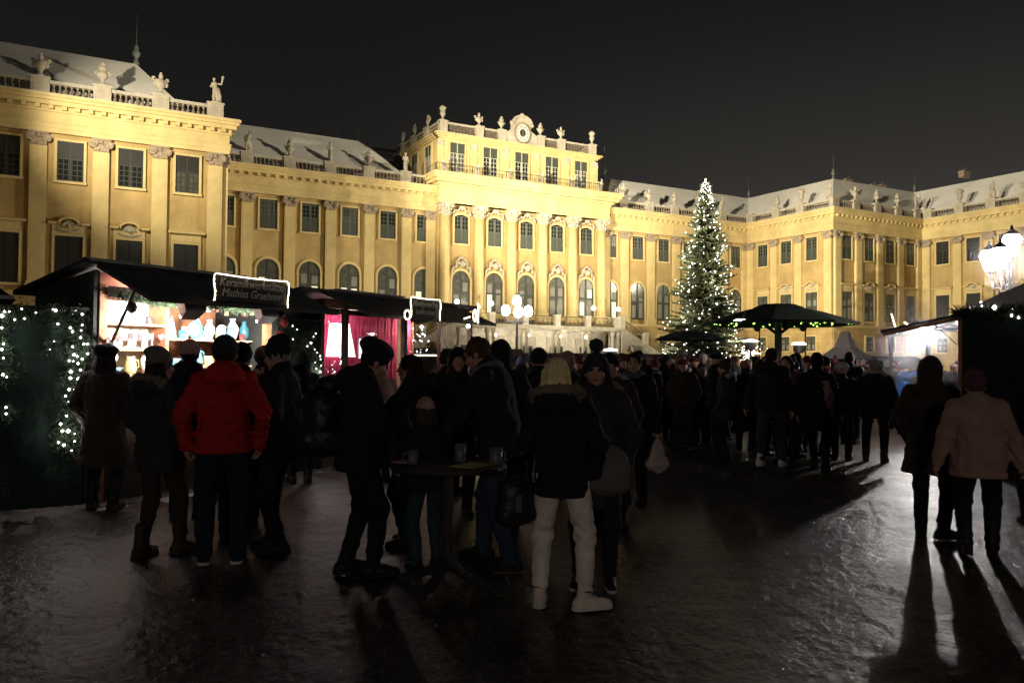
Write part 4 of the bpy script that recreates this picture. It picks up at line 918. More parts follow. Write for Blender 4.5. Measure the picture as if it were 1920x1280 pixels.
# pottery: every piece is a thing
def pot(kind, s, o, z, mname, lab, sc=1., rz=0):
    m = MB(); parts = []
    if kind == 'jug':
        m.lathe([(.05, 0), (.065, .04), (.06, .12), (.04, .16), (.05, .19)], n=14); h = MB(); h.tube([(.055, 0, .05), (.10, 0, .08), (.095, 0, .14), (.045, 0, .16)], .009, 5); parts = [('handle', h, mname)]
    elif kind == 'mug':
        m.lathe([(.038, 0), (.042, .01), (.042, .10), (.036, .10), (.034, .02)], n=14); h = MB(); h.tube([(.04, 0, .02), (.07, 0, .035), (.07, 0, .07), (.04, 0, .085)], .007, 5); parts = [('handle', h, mname)]
    elif kind == 'bowl': m.lathe([(.04, 0), (.05, .02), (.10, .07), (.092, .07), (.045, .03)], n=16)
    elif kind == 'plate':
        m.lathe([(.06, 0), (.12, .018), (.125, .024), (.06, .012)], n=20); m.v = [(x, -z_, y + .125) for x, y, z_ in m.v]
    elif kind == 'vase': m.lathe([(.04, 0), (.07, .08), (.075, .16), (.03, .24), (.045, .28)], n=14)
    elif kind == 'tree': m.lathe([(.07, 0), (.055, .08), (.062, .085), (.035, .18), (.04, .185), (.004, .30)], n=14)
    elif kind == 'bell':
        m.lathe([(.045, 0), (.036, .03), (.028, .07), (.01, .095)], n=10); h = MB(); h.tube([(0, 0, .09), (0, 0, .2)], .003, 4); parts = [('string', h, 'wood_dark')]
    elif kind == 'star':
        m.prism([(.055 * (1 if i % 2 else .55) * math.cos(i * math.pi / 4), .055 * (1.2 if i % 2 else .55) * math.sin(i * math.pi / 4)) for i in range(8)][::-1], -.006, .006); h = MB(); h.tube([(0, 0, .04), (0, 0, .15)], .003, 4); parts = [('string', h, 'wood_dark')]
    elif kind == 'ribbon': m.box(-.008, .008, -.003, .003, 0, .12)
    elif kind == 'heart':
        m.prism([(.05 * (16 * math.sin(t) ** 3) / 16, .05 * (13 * math.cos(t) - 5 * math.cos(2 * t) - 2 * math.cos(3 * t) - math.cos(4 * t)) / 16) for t in [k * .449 for k in range(14)]], -.014, .014)
    elif kind == 'gourd': m.lathe([(.01, -.09), (.06, -.05), (.075, 0), (.05, .06), (.02, .08)], n=12)
    t = thing({'tree': 'ceramic_tree', 'bell': 'clay_bell', 'star': 'clay_star', 'ribbon': 'ribbon', 'heart': 'hanging_heart', 'gourd': 'hanging_bauble'}.get(kind, kind), lab, {'tree': 'ornament', 'bell': 'bell', 'star': 'ornament', 'heart': 'ornament', 'gourd': 'ornament'}.get(kind, kind), sp(s, o, z), AS + rz, 'wares on the pottery stall', None, sc)
    ob('clay_body' if parts else 'body', m.mesh(kind, mname, kind not in ('star', 'ribbon', 'heart')), t)
    for n_, h, mm in parts: ob(n_, h.mesh(n_, mm, True), t)
cl = {'cer_white': 'white', 'cer_blue': 'pale blue', 'cer_teal': 'dark teal', 'cer_yellow': 'yellow', 'cer_red': 'red', 'cer_dark': 'dark brown'}
for i in range(5): pot('mug', .2 + i * .17, -.42, 2.022, ('cer_white', 'cer_white', 'cer_blue', 'cer_white', 'cer_dark')[i], f'{("white", "white", "pale blue", "white", "dark brown")[i]} mug, {ORD[i]} from the left on the top left shelf of the pottery stall')
for i, (k, c) in enumerate((('heart', 'cer_red'), ('bell', 'cer_yellow'), ('star', 'cer_dark'), ('star', 'cer_dark'), ('star', 'cer_teal'), ('heart', 'cer_red'))): pot(k, .28 + i * .135, -.30, 1.87, c, f'{cl[c]} clay {k}, {ORD[i]} hanging ornament from the left against the white board')
for i in range(3): pot('ribbon', .58 + i * .13, -.30, 1.72, 'cer_blue', f'{ORD[i]} pale blue ribbon from the left below the clay stars', 1)
for i, (k, c, z) in enumerate((('bowl', 'cer_teal', 1.42), ('bowl', 'cer_blue', 1.42), ('jug', 'cer_yellow', 1.42), ('vase', 'cer_white', 1.42))): pot(k, .2 + i * .22, -.42, z, c, f'{cl[c]} {k} on the lower left shelf of the pottery stall', 1.1)
NUMW = ("one", "two", "three", "four", "five", "six", "seven", "eight", "nine", "ten", "eleven", "twelve", "thirteen", "fourteen", "fifteen")
for i, (k, c) in enumerate((('vase', 'cer_blue'), ('tree', 'cer_white'), ('mug', 'cer_teal'), ('jug', 'cer_white'), ('plate', 'cer_blue'), ('tree', 'cer_white'), ('jug', 'cer_white'), ('vase', 'cer_white'), ('mug', 'cer_yellow'), ('plate', 'cer_white'), ('jug', 'cer_blue'), ('vase', 'cer_white'), ('mug', 'cer_red'), ('vase', 'cer_teal'))):
    pot(k, 1.11 + i * .096, -.36 - .07 * (i % 2), 1.862, c, f'{cl[c]} ceramic {k}, number {NUMW[i]} from the left on the upper right shelf', .82 + .12 * (i % 3))
for i in range(9): pot('star' if i % 3 else 'bell', 1.14 + i * .145, -.2, 2.24 - .03 * (i % 2), ('cer_white', 'cer_red', 'cer_yellow')[i % 3], f'small {("white", "red", "yellow")[i % 3]} clay ornament, number {NUMW[i]} from the left below the fir garland', .7)
for i, (k, c) in enumerate((('bowl', 'cer_blue'), ('mug', 'cer_dark'), ('jug', 'cer_blue'), ('mug', 'cer_yellow'), ('mug', 'cer_white'), ('mug', 'cer_red'), ('jug', 'cer_yellow'))):
    pot(k, 1.16 + i * .185, -.36, 1.522, c, f'{cl[c]} {k}, {ORD[i]} from the left on the middle right shelf', 1.2)
for i, (s_, o_, z_, k, c) in enumerate(((.12, .35, 2.17, 'gourd', 'cer_dark'), (.13, .1, 1.83, 'heart', 'cer_red'), (.02, .12, 1.72, 'gourd', 'cer_dark'), (2.36, .35, 2.1, 'gourd', 'cer_red'), (2.36, .3, 1.93, 'gourd', 'cer_red'), (.1, .05, 1.62, 'gourd', 'cer_white'))):
    pot(k, s_, o_, z_, c, f'{cl[c]} bauble hanging at the {"left" if s_ < 1 else "right"} post of the pottery stall, {("top", "middle", "beside the post", "upper", "lower", "bottom")[i]} one', .8)

# ---- lit name boards
def sign(s0, s1, z0, z1, lines, lab, seed, o=1.03, size=.13):
    w_, h_ = s1 - s0, z1 - z0; t = thing('name_board', lab, 'sign', sp((s0 + s1) / 2, o, z0), AS, 'lit name boards')
    m = MB(); m.box(-w_ / 2, w_ / 2, -.015, .015, 0, h_); m.build('board', 'sign_board', t)
    for i, tx in enumerate(lines):
        c = bpy.data.curves.new('lettering', 'FONT'); c.body = tx; c.size = size; c.shear = .28; c.align_x = 'CENTER'; c.extrude = .003; c.materials.append(M['letter_grey'])
        q = bpy.data.objects.new('lettering', c); C.objects.link(q); q.parent = t; q.rotation_euler = (R(90), 0, 0); q.location = (0, -.02, h_ * (.60 - .42 * i)); q.scale = (1, 1.12, 1)
        me_ = bpy.data.meshes.new_from_object(q); mt_ = q.location.copy(), q.rotation_euler.copy(), q.scale.copy(); bpy.data.objects.remove(q); q = ob('lettering', me_, t, mt_[0], 0, mt_[2]); q.rotation_euler = mt_[1]
    rng = random.Random(seed); pts = [(-w_ / 2 - .03, -.01)] + [(-w_ / 2 - .02 + .01 * math.sin(k), h_ * k / 6) for k in range(7)] + [(-w_ / 2 + w_ * k / 12, h_ + .02 - .012 * math.sin(math.pi * k / 12)) for k in range(13)] + [(w_ / 2 + .02 + .01 * math.sin(k), h_ - (h_ + .03) * k / 6) for k in range(7)]
    m = MB(); m.tube([(x, -.03, z) for x, z in pts], .007, 6)
    for (x0, z0_), (x1, z1_) in zip(pts, pts[1:]):
        n = max(1, int(math.hypot(x1 - x0, z1_ - z0_) / .022))
        for k in range(n): icos(m, (x0 + (x1 - x0) * k / n + rng.uniform(-.006, .006), -.04, z0_ + (z1_ - z0_) * k / n + rng.uniform(-.006, .006)), .009)
    m.build('rope_light', 'rope_light', t)
    return t
sign(.66, 1.72, 2.27, 2.545, ['Keramikwerkstätte', 'Mathias Graebner'], 'name board with grey lettering framed by rope light on the pottery stall awning', 1, size=.122)
sb = sign(4.22, 4.93, 2.26, 2.54, ['Handgemachte', 'Lebkuchen'], 'smaller name board framed by rope light with a loop on the gingerbread stall awning', 2, size=.105)
m = MB(); m.tube([(-.40 - .07 * (1 - math.cos(k * .7)), -.04, .05 + .07 * math.sin(k * .7) - .03) for k in range(9)], .013, 6, closed=True); m.build('rope_light', 'rope_light', sb)
t = thing('rope_light_figure', 'bright rope light bent into a d shape at the end of the gingerbread stall roof', 'light decoration', sp(6.0, 1.0, 2.27), AS)
m = MB(); m.tube([(.07 * math.cos(k * .7) * .7, -.03, .10 + .10 * math.sin(k * .7)) for k in range(9)], .014, 6, closed=True); m.tube([(.10, -.03, -.03), (.10, -.03, .2), (.09, -.03, .31), (.16, -.03, .24)], .014, 6); m.tube([(-.32, -.03, .03), (-.15, -.03, .07)], .014, 6); m.build('rope_light', 'rope_light', t)

# ---- gingerbread stall with pink lining
tb, L = stall_thing('market_stall', 'dark stall with pink lining and glazed front right of the pottery stall', 'market stall', 5.2, -.6, 'market stalls')
hexl = [(0, 3, 2, 1), (4, 5, 6, 7), (0, 1, 5, 4), (1, 2, 6, 5), (2, 3, 7, 6), (3, 0, 4, 7)]
def slab(L, a0, a1, o0, z0, o1, z1, th, name, mm, par, dz=0): m = MB(L); m.add([(a0, o0, z0), (a1, o0, z0), (a1, o1, z1), (a0, o1, z1), (a0, o0, z0 + th), (a1, o0, z0 + th), (a1, o1, z1 + th), (a0, o1, z1 + th)], hexl); return m.build(name, mm, par)
slab(L, 2.95, 7.6, -1.6, 2.28, .06, 2.60, .05, 'roof', 'roof_felt', tb); slab(L, 3.35, 6.75, .07, 2.58, 1.0, 2.22, .04, 'awning', 'roof_felt', tb)
m = MB(L); m.box(3.7, 5.3, -.12, .1, 2.655, 2.675); m.build('snow_edge', 'snow_thin', tb, kind='stuff')
m = MB(L); m.box(3.42, 6.42, -1.5, -1.45, 0, 2.3); m.build('back_wall', 'wood_warm', tb)
m = MB(L); m.box(3.36, 3.41, -1.45, 0, 0, 2.5); m.build('side_wall', 'tarp_dark', tb)
m = MB(L); m.box(6.42, 6.45, -1.45, -.6, 0, 2.3); m.build('partition', 'wood_warm', tb)
for s_, mm in ((3.43, 'wood_dark'), (3.95, 'wood_dark'), (5.42, 'wood_dark'), (6.45, 'wood_dark'), (7.42, 'wood_dark')):
    m = MB(L); m.box(s_ - .035, s_ + .035, -.05, .03, 0, 2.5); m.build('post', mm, tb)
m = MB(L); m.box(5.28, 5.38, -.06, .02, 0, 2.3); m.build('post', 'wood_pale', tb)
m = MB(L); m.box(3.42, 7.46, -.05, .0, 2.38, 2.52); m.build('lintel', 'wood_warm', tb)
m = MB(L); n = 48
for i in range(n): a = 3.44 + i * 2.9 / n; m.box(a, a + 2.9 / n + .002, -.62 + .012 * math.sin(i * 2.1), -.58 + .012 * math.sin(i * 2.1), .9, 2.34)
m.build('curtain', 'pink_cloth', tb)
m = MB(L); m.box(3.42, 7.46, -.5, .06, .0, .95); m.build('counter', 'wood_dark', tb)
for i, (a, b) in enumerate(((3.47, 3.91), (3.99, 5.26), (5.46, 6.41))):
    m = MB(L); m.box(a, b, -.02, -.014, .96, 2.37)
    g = bpy.data.materials.get('pane_clear')
    if not g:
        g = bpy.data.materials.new('pane_clear'); g.use_nodes = True; nn, ll = g.node_tree.nodes, g.node_tree.links; nn.clear()
        oo = nn.new('ShaderNodeOutputMaterial'); mxs = nn.new('ShaderNodeMixShader'); tr = nn.new('ShaderNodeBsdfTransparent'); gs = nn.new('ShaderNodeBsdfGlossy'); gs.inputs['Roughness'].default_value = .04; mxs.inputs[0].default_value = .08
        tr.inputs[0].default_value = (.86, .84, .84, 1); ll.new(tr.outputs[0], mxs.inputs[1]); ll.new(gs.outputs[0], mxs.inputs[2]); ll.new(mxs.outputs[0], oo.inputs[0]); M['pane_clear'] = g
    m.build('pane', 'pane_clear', tb)
t = thing('pendant_lantern', 'glaring white slanted lamp shade in front of the pink lining', 'lamp', sp(4.35, -.42, 1.9), AS); m = MB(); m.hexa([(-.33, -.05, -.25), (.26, -.05, -.25), (.26, .05, -.25), (-.33, .05, -.25), (-.28, -.03, .28), (.12, -.03, .28), (.12, .03, .28), (-.28, .03, .28)]); m.build('shade', 'shade_white', t); m = MB(); m.tube([(-.08, 0, .28), (-.08, 0, .5)], .01, 4); m.build('cord', 'iron', t)
t = thing('light_box', 'square glowing white panel at the right of the pink lining', 'lamp', sp(4.95, -.42, 1.78), AS); m = MB(); m.box(-.20, .26, -.03, .0, -.15, .17); m.build('panel', 'shade_white', t); m = MB(); m.box(-.22, .28, .002, .02, -.17, .19); m.build('panel_frame', 'steel', t)
lamp('stall_light', 'POINT', tuple(sp(4.3, -.2, 2.2)), 14, (1, .9, .88), .08); lamp('stall_light', 'POINT', tuple(sp(6.2, -.4, 2.2)), 22, (1, .85, .68), .08); lamp('stall_light', 'POINT', tuple(sp(7.0, .2, 2.0)), 22, (1, .85, .68), .08)
t = thing('pendant_lamp', 'small white bulb under the far end of the gingerbread stall roof', 'lamp', sp(6.6, .5, 2.28), AS); m = MB(); m.ball((0, 0, -.06), .035, 8, 5); m.build('bulb', 'tube_light', t); m = MB(); m.tube([(0, 0, .12), (0, 0, -.03)], .006, 4); m.build('cord', 'iron', t)
# ---- fir screens with fairy lights
def fir_screen(a, b, h, lab, seed, lights, edge=None):
    A_, B_ = Vector(a), Vector(b); d = (B_ - A_); Lw = d.length; ang = math.atan2(d.y, d.x); t = thing('fir_screen', lab, 'screen', A_, ang, 'fir screens with fairy lights')
    m = MB(); nx, nz_ = int(Lw / .08) + 2, 26
    for i in range(nx):
        for j in range(nz_): x = Lw * i / (nx - 1); z = h * j / (nz_ - 1); m.v.append((x, .03 * math.sin(x * 9 + z * 2) * math.sin(z * 3.1 + x) + .012 * math.sin(31 * x + 5 * z), z))
    for i in range(nx - 1):
        for j in range(nz_ - 1): k = i * nz_ + j; m.f.append((k, k + nz_, k + nz_ + 1, k + 1))
    m.build('tarpaulin', 'tarp_green', t, True)
    m = MB(); m.box(-.02, Lw + .02, .05, .09, 0, h); m.build('backing', 'tarp_dark', t)
    m = MB(); m.box(-.03, Lw + .03, -.06, .12, h, h + .03); m.build('top_rail', 'wood_dark', t)
    rng = random.Random(seed); vs, fs = [], []; br = MB()
    def sprig(x, z, n, r):
        for _ in range(n):
            p = Vector((x + rng.gauss(0, r * .5), -.05 - rng.random() * .06, z + rng.gauss(0, r * .5))); dd = Vector((rng.gauss(0, .7), -abs(rng.gauss(0, .35)), rng.gauss(-.5, .6))).normalized(); q = dd.cross(Vector((rng.gauss(0, 1), 1, rng.gauss(0, 1)))).normalized() * .008; k = len(vs)
            vs.extend([tuple(p - q), tuple(p + q), tuple(p + dd * rng.uniform(.03, .065))]); fs.append((k, k + 1, k + 2))
    for (x, z, n, r) in lights['green']: sprig(x, z, n, r)
    for i in range(int(Lw * 26)): sprig(rng.uniform(0, Lw), rng.uniform(.1, h), 5, .10)
    me = bpy.data.meshes.new('fir_twigs'); me.from_pydata(vs, [], fs); me.materials.append(M['fir_garland']); ob('fir_twigs', me, t, kind='stuff')
    b_ = MB()
    for (x, z, r) in lights['bulbs']: icos(b_, (x, -.13, z), r)
    b_.build('fairy_light', 'fairy_near', t, kind='stuff')
    if lights.get('snow'):
        m = MB(); s0_, s1_ = lights['snow']; pp = [(s0_ + (s1_ - s0_) * k / 14, -.03 + .02 * math.sin(k * 2.3), h - .03 + .02 * math.sin(k * 1.9)) for k in range(15)]; m.tube(pp, [.012 + .012 * abs(math.sin(k * 1.3)) for k in range(15)], 6); m.build('snow', 'snow_thin', t, kind='stuff')
    return t
sa, ea = Vector((-2.6, 9.78, 0)), Vector((.09, 10.0, 0))
def scr_xy(px, py):      # where the ray meets the left screen
    r = ray(px, py); n = Vector((-(ea - sa).y, (ea - sa).x, 0)).normalized(); tt = (sa.dot(n)) / Vector((r.x, r.y, 0)).dot(n); P = r * tt + Vector((0, 0, EYE)); return (P - sa).to_2d().length, P.z
bul = [(8, 585, 4), (17, 585, 3), (40, 580, 3), (66, 587, 2.5), (103, 583, 5), (98, 581, 3), (152, 590, 4), (27, 600, 3), (45, 598, 3), (107, 608, 4), (130, 615, 4), (134, 622, 4), (152, 610, 3), (150, 620, 2.5), (149, 633, 4), (134, 650, 4), (155, 645, 4), (162, 645, 4), (3, 593, 7), (3, 615, 4), (6, 645, 4), (3, 655, 5), (6, 671, 3), (5, 702, 5), (12, 706, 3), (137, 665, 5), (162, 663, 4), (143, 668, 3), (152, 673, 4), (128, 676, 4), (135, 677, 3), (144, 681, 4), (131, 696, 6), (149, 693, 4), (130, 708, 5), (146, 710, 8), (128, 729, 5), (138, 729, 4), (121, 741, 4), (128, 752, 4), (11, 762, 4), (11, 774, 4), (123, 778, 3.5), (112, 793, 5), (115, 806, 5), (126, 806, 7), (138, 811, 2.5), (108, 827, 4), (118, 832, 5), (138, 825, 3), (132, 842, 3), (100, 640, 2), (92, 655, 1.5)]
scr_b = [(*scr_xy(x, y), r * .0048 * .64) for x, y, r in bul]
gr = [(x, z, 40, .09) for x, z, r in scr_b] + [(2.0 + .07 * k, 2.06 + .02 * math.sin(k), 45, .06) for k in range(10)]
fir_screen(sa, ea, 2.13, 'large dark fir screen with white fairy lights left of the pottery stall', 3, {'green': gr, 'bulbs': scr_b, 'snow': (2.05, 2.6)})
rng = random.Random(9); fb = [(rng.gauss(.62, .13) if z < 1.85 else rng.uniform(.15, .85), z, rng.choice((.007, .009, .012, .018))) for z in [.6 + k * .046 for k in range(33)]]
fir_screen(sp(2.52, .02, 0), sp(3.36, .02, 0), 2.16, 'narrow fir screen with white fairy lights between the pottery stall and the pink stall', 4, {'green': [(x, z, 34, .1) for x, z, r in fb], 'bulbs': fb})
fb2 = [(rng.uniform(.05, .4), rng.uniform(.9, 2.2), rng.choice((.005, .006, .010))) for _ in range(26)]
b_ = MB(); [icos(b_, (x, 0, z), r) for x, z, r in fb2]; t = thing('fairy_light_strand', 'strand of white fairy lights across the left glass of the pink stall', 'string lights', sp(3.46, .05, 0), AS); b_.build('fairy_light', 'fairy_near', t, kind='stuff'); m = MB(); m.tube([(x, 0, z) for x, z, r in sorted(fb2, key=lambda q: q[1])], .002, 3); m.build('cable', 'iron', t)
fb2 = [(rng.uniform(.05, .55), rng.uniform(1.7, 2.15), rng.choice((.007, .010, .012))) for _ in range(16)]
b_ = MB(); [icos(b_, (x, 0, z), r) for x, z, r in fb2]; t = thing('fairy_light_strand', 'white bulbs standing for lights reflected in the dark right glass of the pink stall', 'string lights', sp(5.5, .05, 0), AS); b_.build('fairy_light', 'fairy_near', t, kind='stuff'); m = MB(); m.tube([(x, 0, z) for x, z, r in sorted(fb2, key=lambda q: q[0])], .002, 3); m.build('cable', 'iron', t)  # bulbs put in for the lights reflected in the glass
# neighbouring roof at the far left
t = thing('market_stall', 'dark stall roof rising at the left edge behind the fir screen', 'market stall', (-1.6, 11.3, 0), .1, 'market stalls')
m = MB(); m.add([(-2.6, -.9, 2.25), (.92, -.9, 2.25), (.92, .9, 2.25), (-2.6, .9, 2.25), (-2.6, 0, 2.95), (.3, 0, 2.85)], [(0, 1, 5, 4), (1, 2, 5), (2, 3, 4, 5), (3, 0, 4), (0, 3, 2, 1)]); m.build('roof', 'roof_felt', t); m = MB(); m.box(-2.4, .7, -.7, .7, 0, 2.25); m.build('wall', 'tarp_dark', t)
m = MB(); m.tube([(-2.5, -.92, 2.27), (-1, -.93, 2.29), (.9, -.92, 2.27)], .022, 5); m.build('snow_edge', 'snow_thin', t, kind='stuff')
# snow heaped along the screens
def snow_heap(pts, wd, name):
    m = MB(); n = 60; k_ = 9
    for i in range(n):
        u = i / (n - 1) * (len(pts) - 1); a = min(int(u), len(pts) - 2); p = Vector(pts[a]).lerp(Vector(pts[a + 1]), u - a); d = (Vector(pts[a + 1]) - Vector(pts[a])).normalized(); q = Vector((d.y, -d.x, 0)); ww = wd * (.75 + .4 * math.sin(i * .7) * math.sin(i * .23) + .10 * math.sin(i * 1.9))
        for j in range(k_): f = j / (k_ - 1); m.v.append(tuple(p + q * (ww * f - .06) + Vector((0, 0, -.018 + (.022 + .004 * math.sin(i * 1.7)) * (1 - f) ** 1.4 * 1.2 - .0 * f))))
    for i in range(n - 1):
        for j in range(k_ - 1): a = i * k_ + j; m.f.append((a, a + k_, a + k_ + 1, a + 1))
    m.build(name, 'snow_ground', None, True, kind='structure')
mat('snow_ground', (.26, .225, .21), .8, .45, 3, .7, 22, dark=(.07, .06, .055))
snow_heap([(-3.2, 9.62, 0), (-1, 9.82, 0), (.2, 9.9, 0)], 1.9, 'snow_bank'); snow_heap([sp(-.3, .0, 0), sp(1.5, .05, 0), sp(3.4, .05, 0), sp(4.8, .05, 0)], .8, 'snow_bank')

# ---- right hand tent stall
TRZ = R(-55)
def tp(x, y, z): return Vector((13.2, 8.3, 0)) + Matrix.Rotation(TRZ, 3, 'Z') @ Vector((x, y, z))
tr_ = thing('market_tent', 'dark tent stall with grey canvas roof at the right edge', 'market stall', (13.2, 8.3, 0), TRZ, 'market stalls')
def snow_wave(m, x0, x1, y, z0, z1, nx=30, nz=16, amp=.02):
    for i in range(nx):
        for j in range(nz): x = x0 + (x1 - x0) * i / (nx - 1); z = z0 + (z1 - z0) * j / (nz - 1); m.v.append((x, y + amp * math.sin(x * 6 + z) * math.sin(z * 2 + x * 1.5), z))
    for i in range(nx - 1):
        for j in range(nz - 1): k = i * nz + j; m.f.append((k, k + nz, k + nz + 1, k + 1))
m = MB(); snow_wave(m, 0, 5.5, 0, .06, 2.5); m.build('side_wall', 'tarp_green', tr_, True)
m = MB(); m.box(0, 5.5, .04, 4.2, 0, .08); m.box(.6, 5.5, .06, 4.2, .08, 2.4); m.build('inner_box', 'tarp_dark', tr_)
m = MB(); m.add([(-.12, -.15, 2.46), (7.5, -.15, 2.46), (7.5, 4.5, 2.46), (-.12, 4.5, 2.46), (3.6, 1.9, 4.35), (3.8, 2.3, 4.35)], [(0, 1, 4), (1, 2, 5, 4), (2, 3, 5), (3, 0, 4, 5), (0, 3, 2, 1)]); m.build('roof', 'canvas_grey', tr_)
m = MB(); m.box(-.06, .0, -.04, .04, 0, 2.46); m.build('post', 'wood_warm', tr_)
m = MB(); m.add([(-1.25, -.1, 2.16), (-.02, -.1, 2.44), (-.02, 3.4, 2.44), (-1.25, 3.4, 2.16), (-1.25, -.1, 2.20), (-.02, -.1, 2.48), (-.02, 3.4, 2.48), (-1.25, 3.4, 2.20)], hexl); m.build('awning', 'roof_felt', tr_)
m = MB(); m.add([(-1.22, -.06, 2.10), (-.04, -.06, 2.37), (-.04, -.02, 2.37), (-1.22, -.02, 2.10), (-1.22, -.06, 2.16), (-.04, -.06, 2.43), (-.04, -.02, 2.43), (-1.22, -.02, 2.16)], hexl); m.build('awning_beam', 'wood_warm', tr_)
m = MB(); m.box(-.06, .5, .1, 3.4, .95, 1.0); m.box(-.04, 0, .1, 3.4, 0, .95); m.build('counter', 'wood_dark', tr_)
m = MB(); m.tube([(-.4, .3, 2.3), (-.06, .2, 1.95)], .009, 5); m.build('awning_stay', 'iron', tr_)
# food stall vapour, and mist added around two lamps to give them halos
def halo_mist(c, r, dens, lab, sz=1.3):
    m = MB(); m.ball((0, 0, 0), r, 20, 12, sz); mt = bpy.data.materials.new('halo_mist'); mt.use_nodes = True; n, l = mt.node_tree.nodes, mt.node_tree.links; n.clear(); M['halo_mist'] = mt
    o_ = n.new('ShaderNodeOutputMaterial'); v = n.new('ShaderNodeVolumePrincipled'); v.inputs['Color'].default_value = (.9, .88, .9, 1); v.inputs['Anisotropy'].default_value = .35
    t_ = n.new('ShaderNodeTexCoord'); ln = n.new('ShaderNodeVectorMath'); ln.operation = 'LENGTH'; l.new(t_.outputs['Object'], ln.inputs[0]); mr_ = n.new('ShaderNodeMapRange'); mr_.inputs[1].default_value = r * .98; mr_.inputs[2].default_value = r * .1; mr_.inputs[3].default_value = 0; mr_.inputs[4].default_value = dens; mr_.interpolation_type = 'SMOOTHERSTEP'; l.new(ln.outputs['Value'], mr_.inputs[0])
    nz = n.new('ShaderNodeTexNoise'); nz.inputs['Scale'].default_value = 1.6; nz.inputs['Detail'].default_value = 3; l.new(t_.outputs['Object'], nz.inputs['Vector']); mu = n.new('ShaderNodeMath'); mu.operation = 'MULTIPLY'; l.new(mr_.outputs[0], mu.inputs[0]); mp = n.new('ShaderNodeMapRange'); mp.inputs[1].default_value = .35; mp.inputs[2].default_value = .65; l.new(nz.outputs[0], mp.inputs[0]); l.new(mp.outputs[0], mu.inputs[1]); l.new(mu.outputs[0], v.inputs['Density']); l.new(v.outputs[0], o_.inputs['Volume'])
    q = m.build('halo_mist', 'halo_mist', None); q.location = c; q['kind'] = 'stuff'; q['label'] = lab
halo_mist(tp(-.7, 3.0, 2.25), 1.5, .24, 'faint vapour shaped as a halo round the glaring lamp of the right tent stall')
halo_mist(at(1890, 480, 20.3), 1.3, .12, 'faint mist added as a halo of glow around the right street lamp', 1.0)
garland([tp(x_, -.2, 2.5) for x_ in (-.1, .8, 1.8, 3, 5.3)], .15, 4200, 'fir_garland', 'fir garland with white lights along the eave of the right tent', 26, seed=6, bulb=.022)
t = thing('work_lamp', 'glaring white floodlight under the awning of the right tent stall', 'lamp', tp(-.66, 3.1, 2.42), TRZ + R(20))
m = MB(); m.box(-.12, .12, -.05, .05, -.3, -.08); m.box(-.02, .02, -.02, .02, -.08, .0); m.build('lamp_housing', 'steel', t); m = MB(); m.ball((0, -.08, -.19), .15, 12, 8); m.build('lamp_glass', 'tube_light', t, True)  # glass ball drawn oversized to stand for the lamp's glare
lamp('lamp_beam', 'POINT', (0, -.30, -.19), 340, (1, .93, .90), .05, t)
t = thing('rope_light_figure', 'slanting rope light standing on the far awning of the right tent', 'light decoration', tp(-1.05, 1.6, 2.2), TRZ); m = MB(); m.tube([(-.06, 0, .38), (.04, 0, 0)], .014, 6); m.tube([(.16, 0, .22), (.22, 0, .17)], .02, 6); m.tube([(.4, 0, .07), (.5, 0, .06)], .02, 6); m.build('rope_light', 'rope_light', t)
t = thing('canopy_roof', 'low grey snowy canopy behind the awning of the right tent', 'canopy', (at(1775, 640, 19).x, at(1775, 640, 19).y, 0), -YAW); m = MB(); m.add([(-1.0, -1, 2.42), (1.5, -1, 2.42), (1.5, 1, 2.42), (-1.0, 1, 2.42), (-.7, 0, 2.66), (1.2, 0, 2.66)], [(0, 1, 5, 4), (1, 2, 5), (2, 3, 4, 5), (3, 0, 4), (0, 3, 2, 1)]); m.build('roof', 'canvas_grey', t)
for x_, y_ in ((-.9, -.9), (1.4, -.9), (-.9, .9), (1.4, .9)): m = MB(); m.box(x_ - .04, x_ + .04, y_ - .04, y_ + .04, 0, 2.42); m.build('post', 'wood_dark', t)

# ---- street candelabra
def lantern_head(par, x, y, z, s=1.0, kind='lantern', mname='lantern_glass'):
    if kind == 'globe':
        g = MB(); g.ball((x, y, z), .24 * s, 14, 9, 1.28); g.build('globe', 'globe_white', par, True); c_ = MB(); c_.lathe([(.05, 0), (.03, .06), (.01, .14)], (x, y, z + .3 * s), 8); c_.build('finial', 'iron', par); return
    g = MB(); g.lathe([(.10 * s, 0), (.25 * s, .42 * s), (.17 * s, .55 * s)], (x, y, z), 8); q = g.build('lantern_glass', mname, par)
    c_ = MB(); c_.lathe([(.2 * s, 0), (.13 * s, .08 * s), (.05 * s, .14 * s), (.02, .26 * s)], (x, y, z + .55 * s), 8); c_.build('lantern_cap', 'iron', par)
    c_ = MB(); c_.lathe([(.03, -.14), (.06, -.08), (.11 * s, 0)], (x, y, z), 8); c_.build('lantern_foot', 'iron', par)
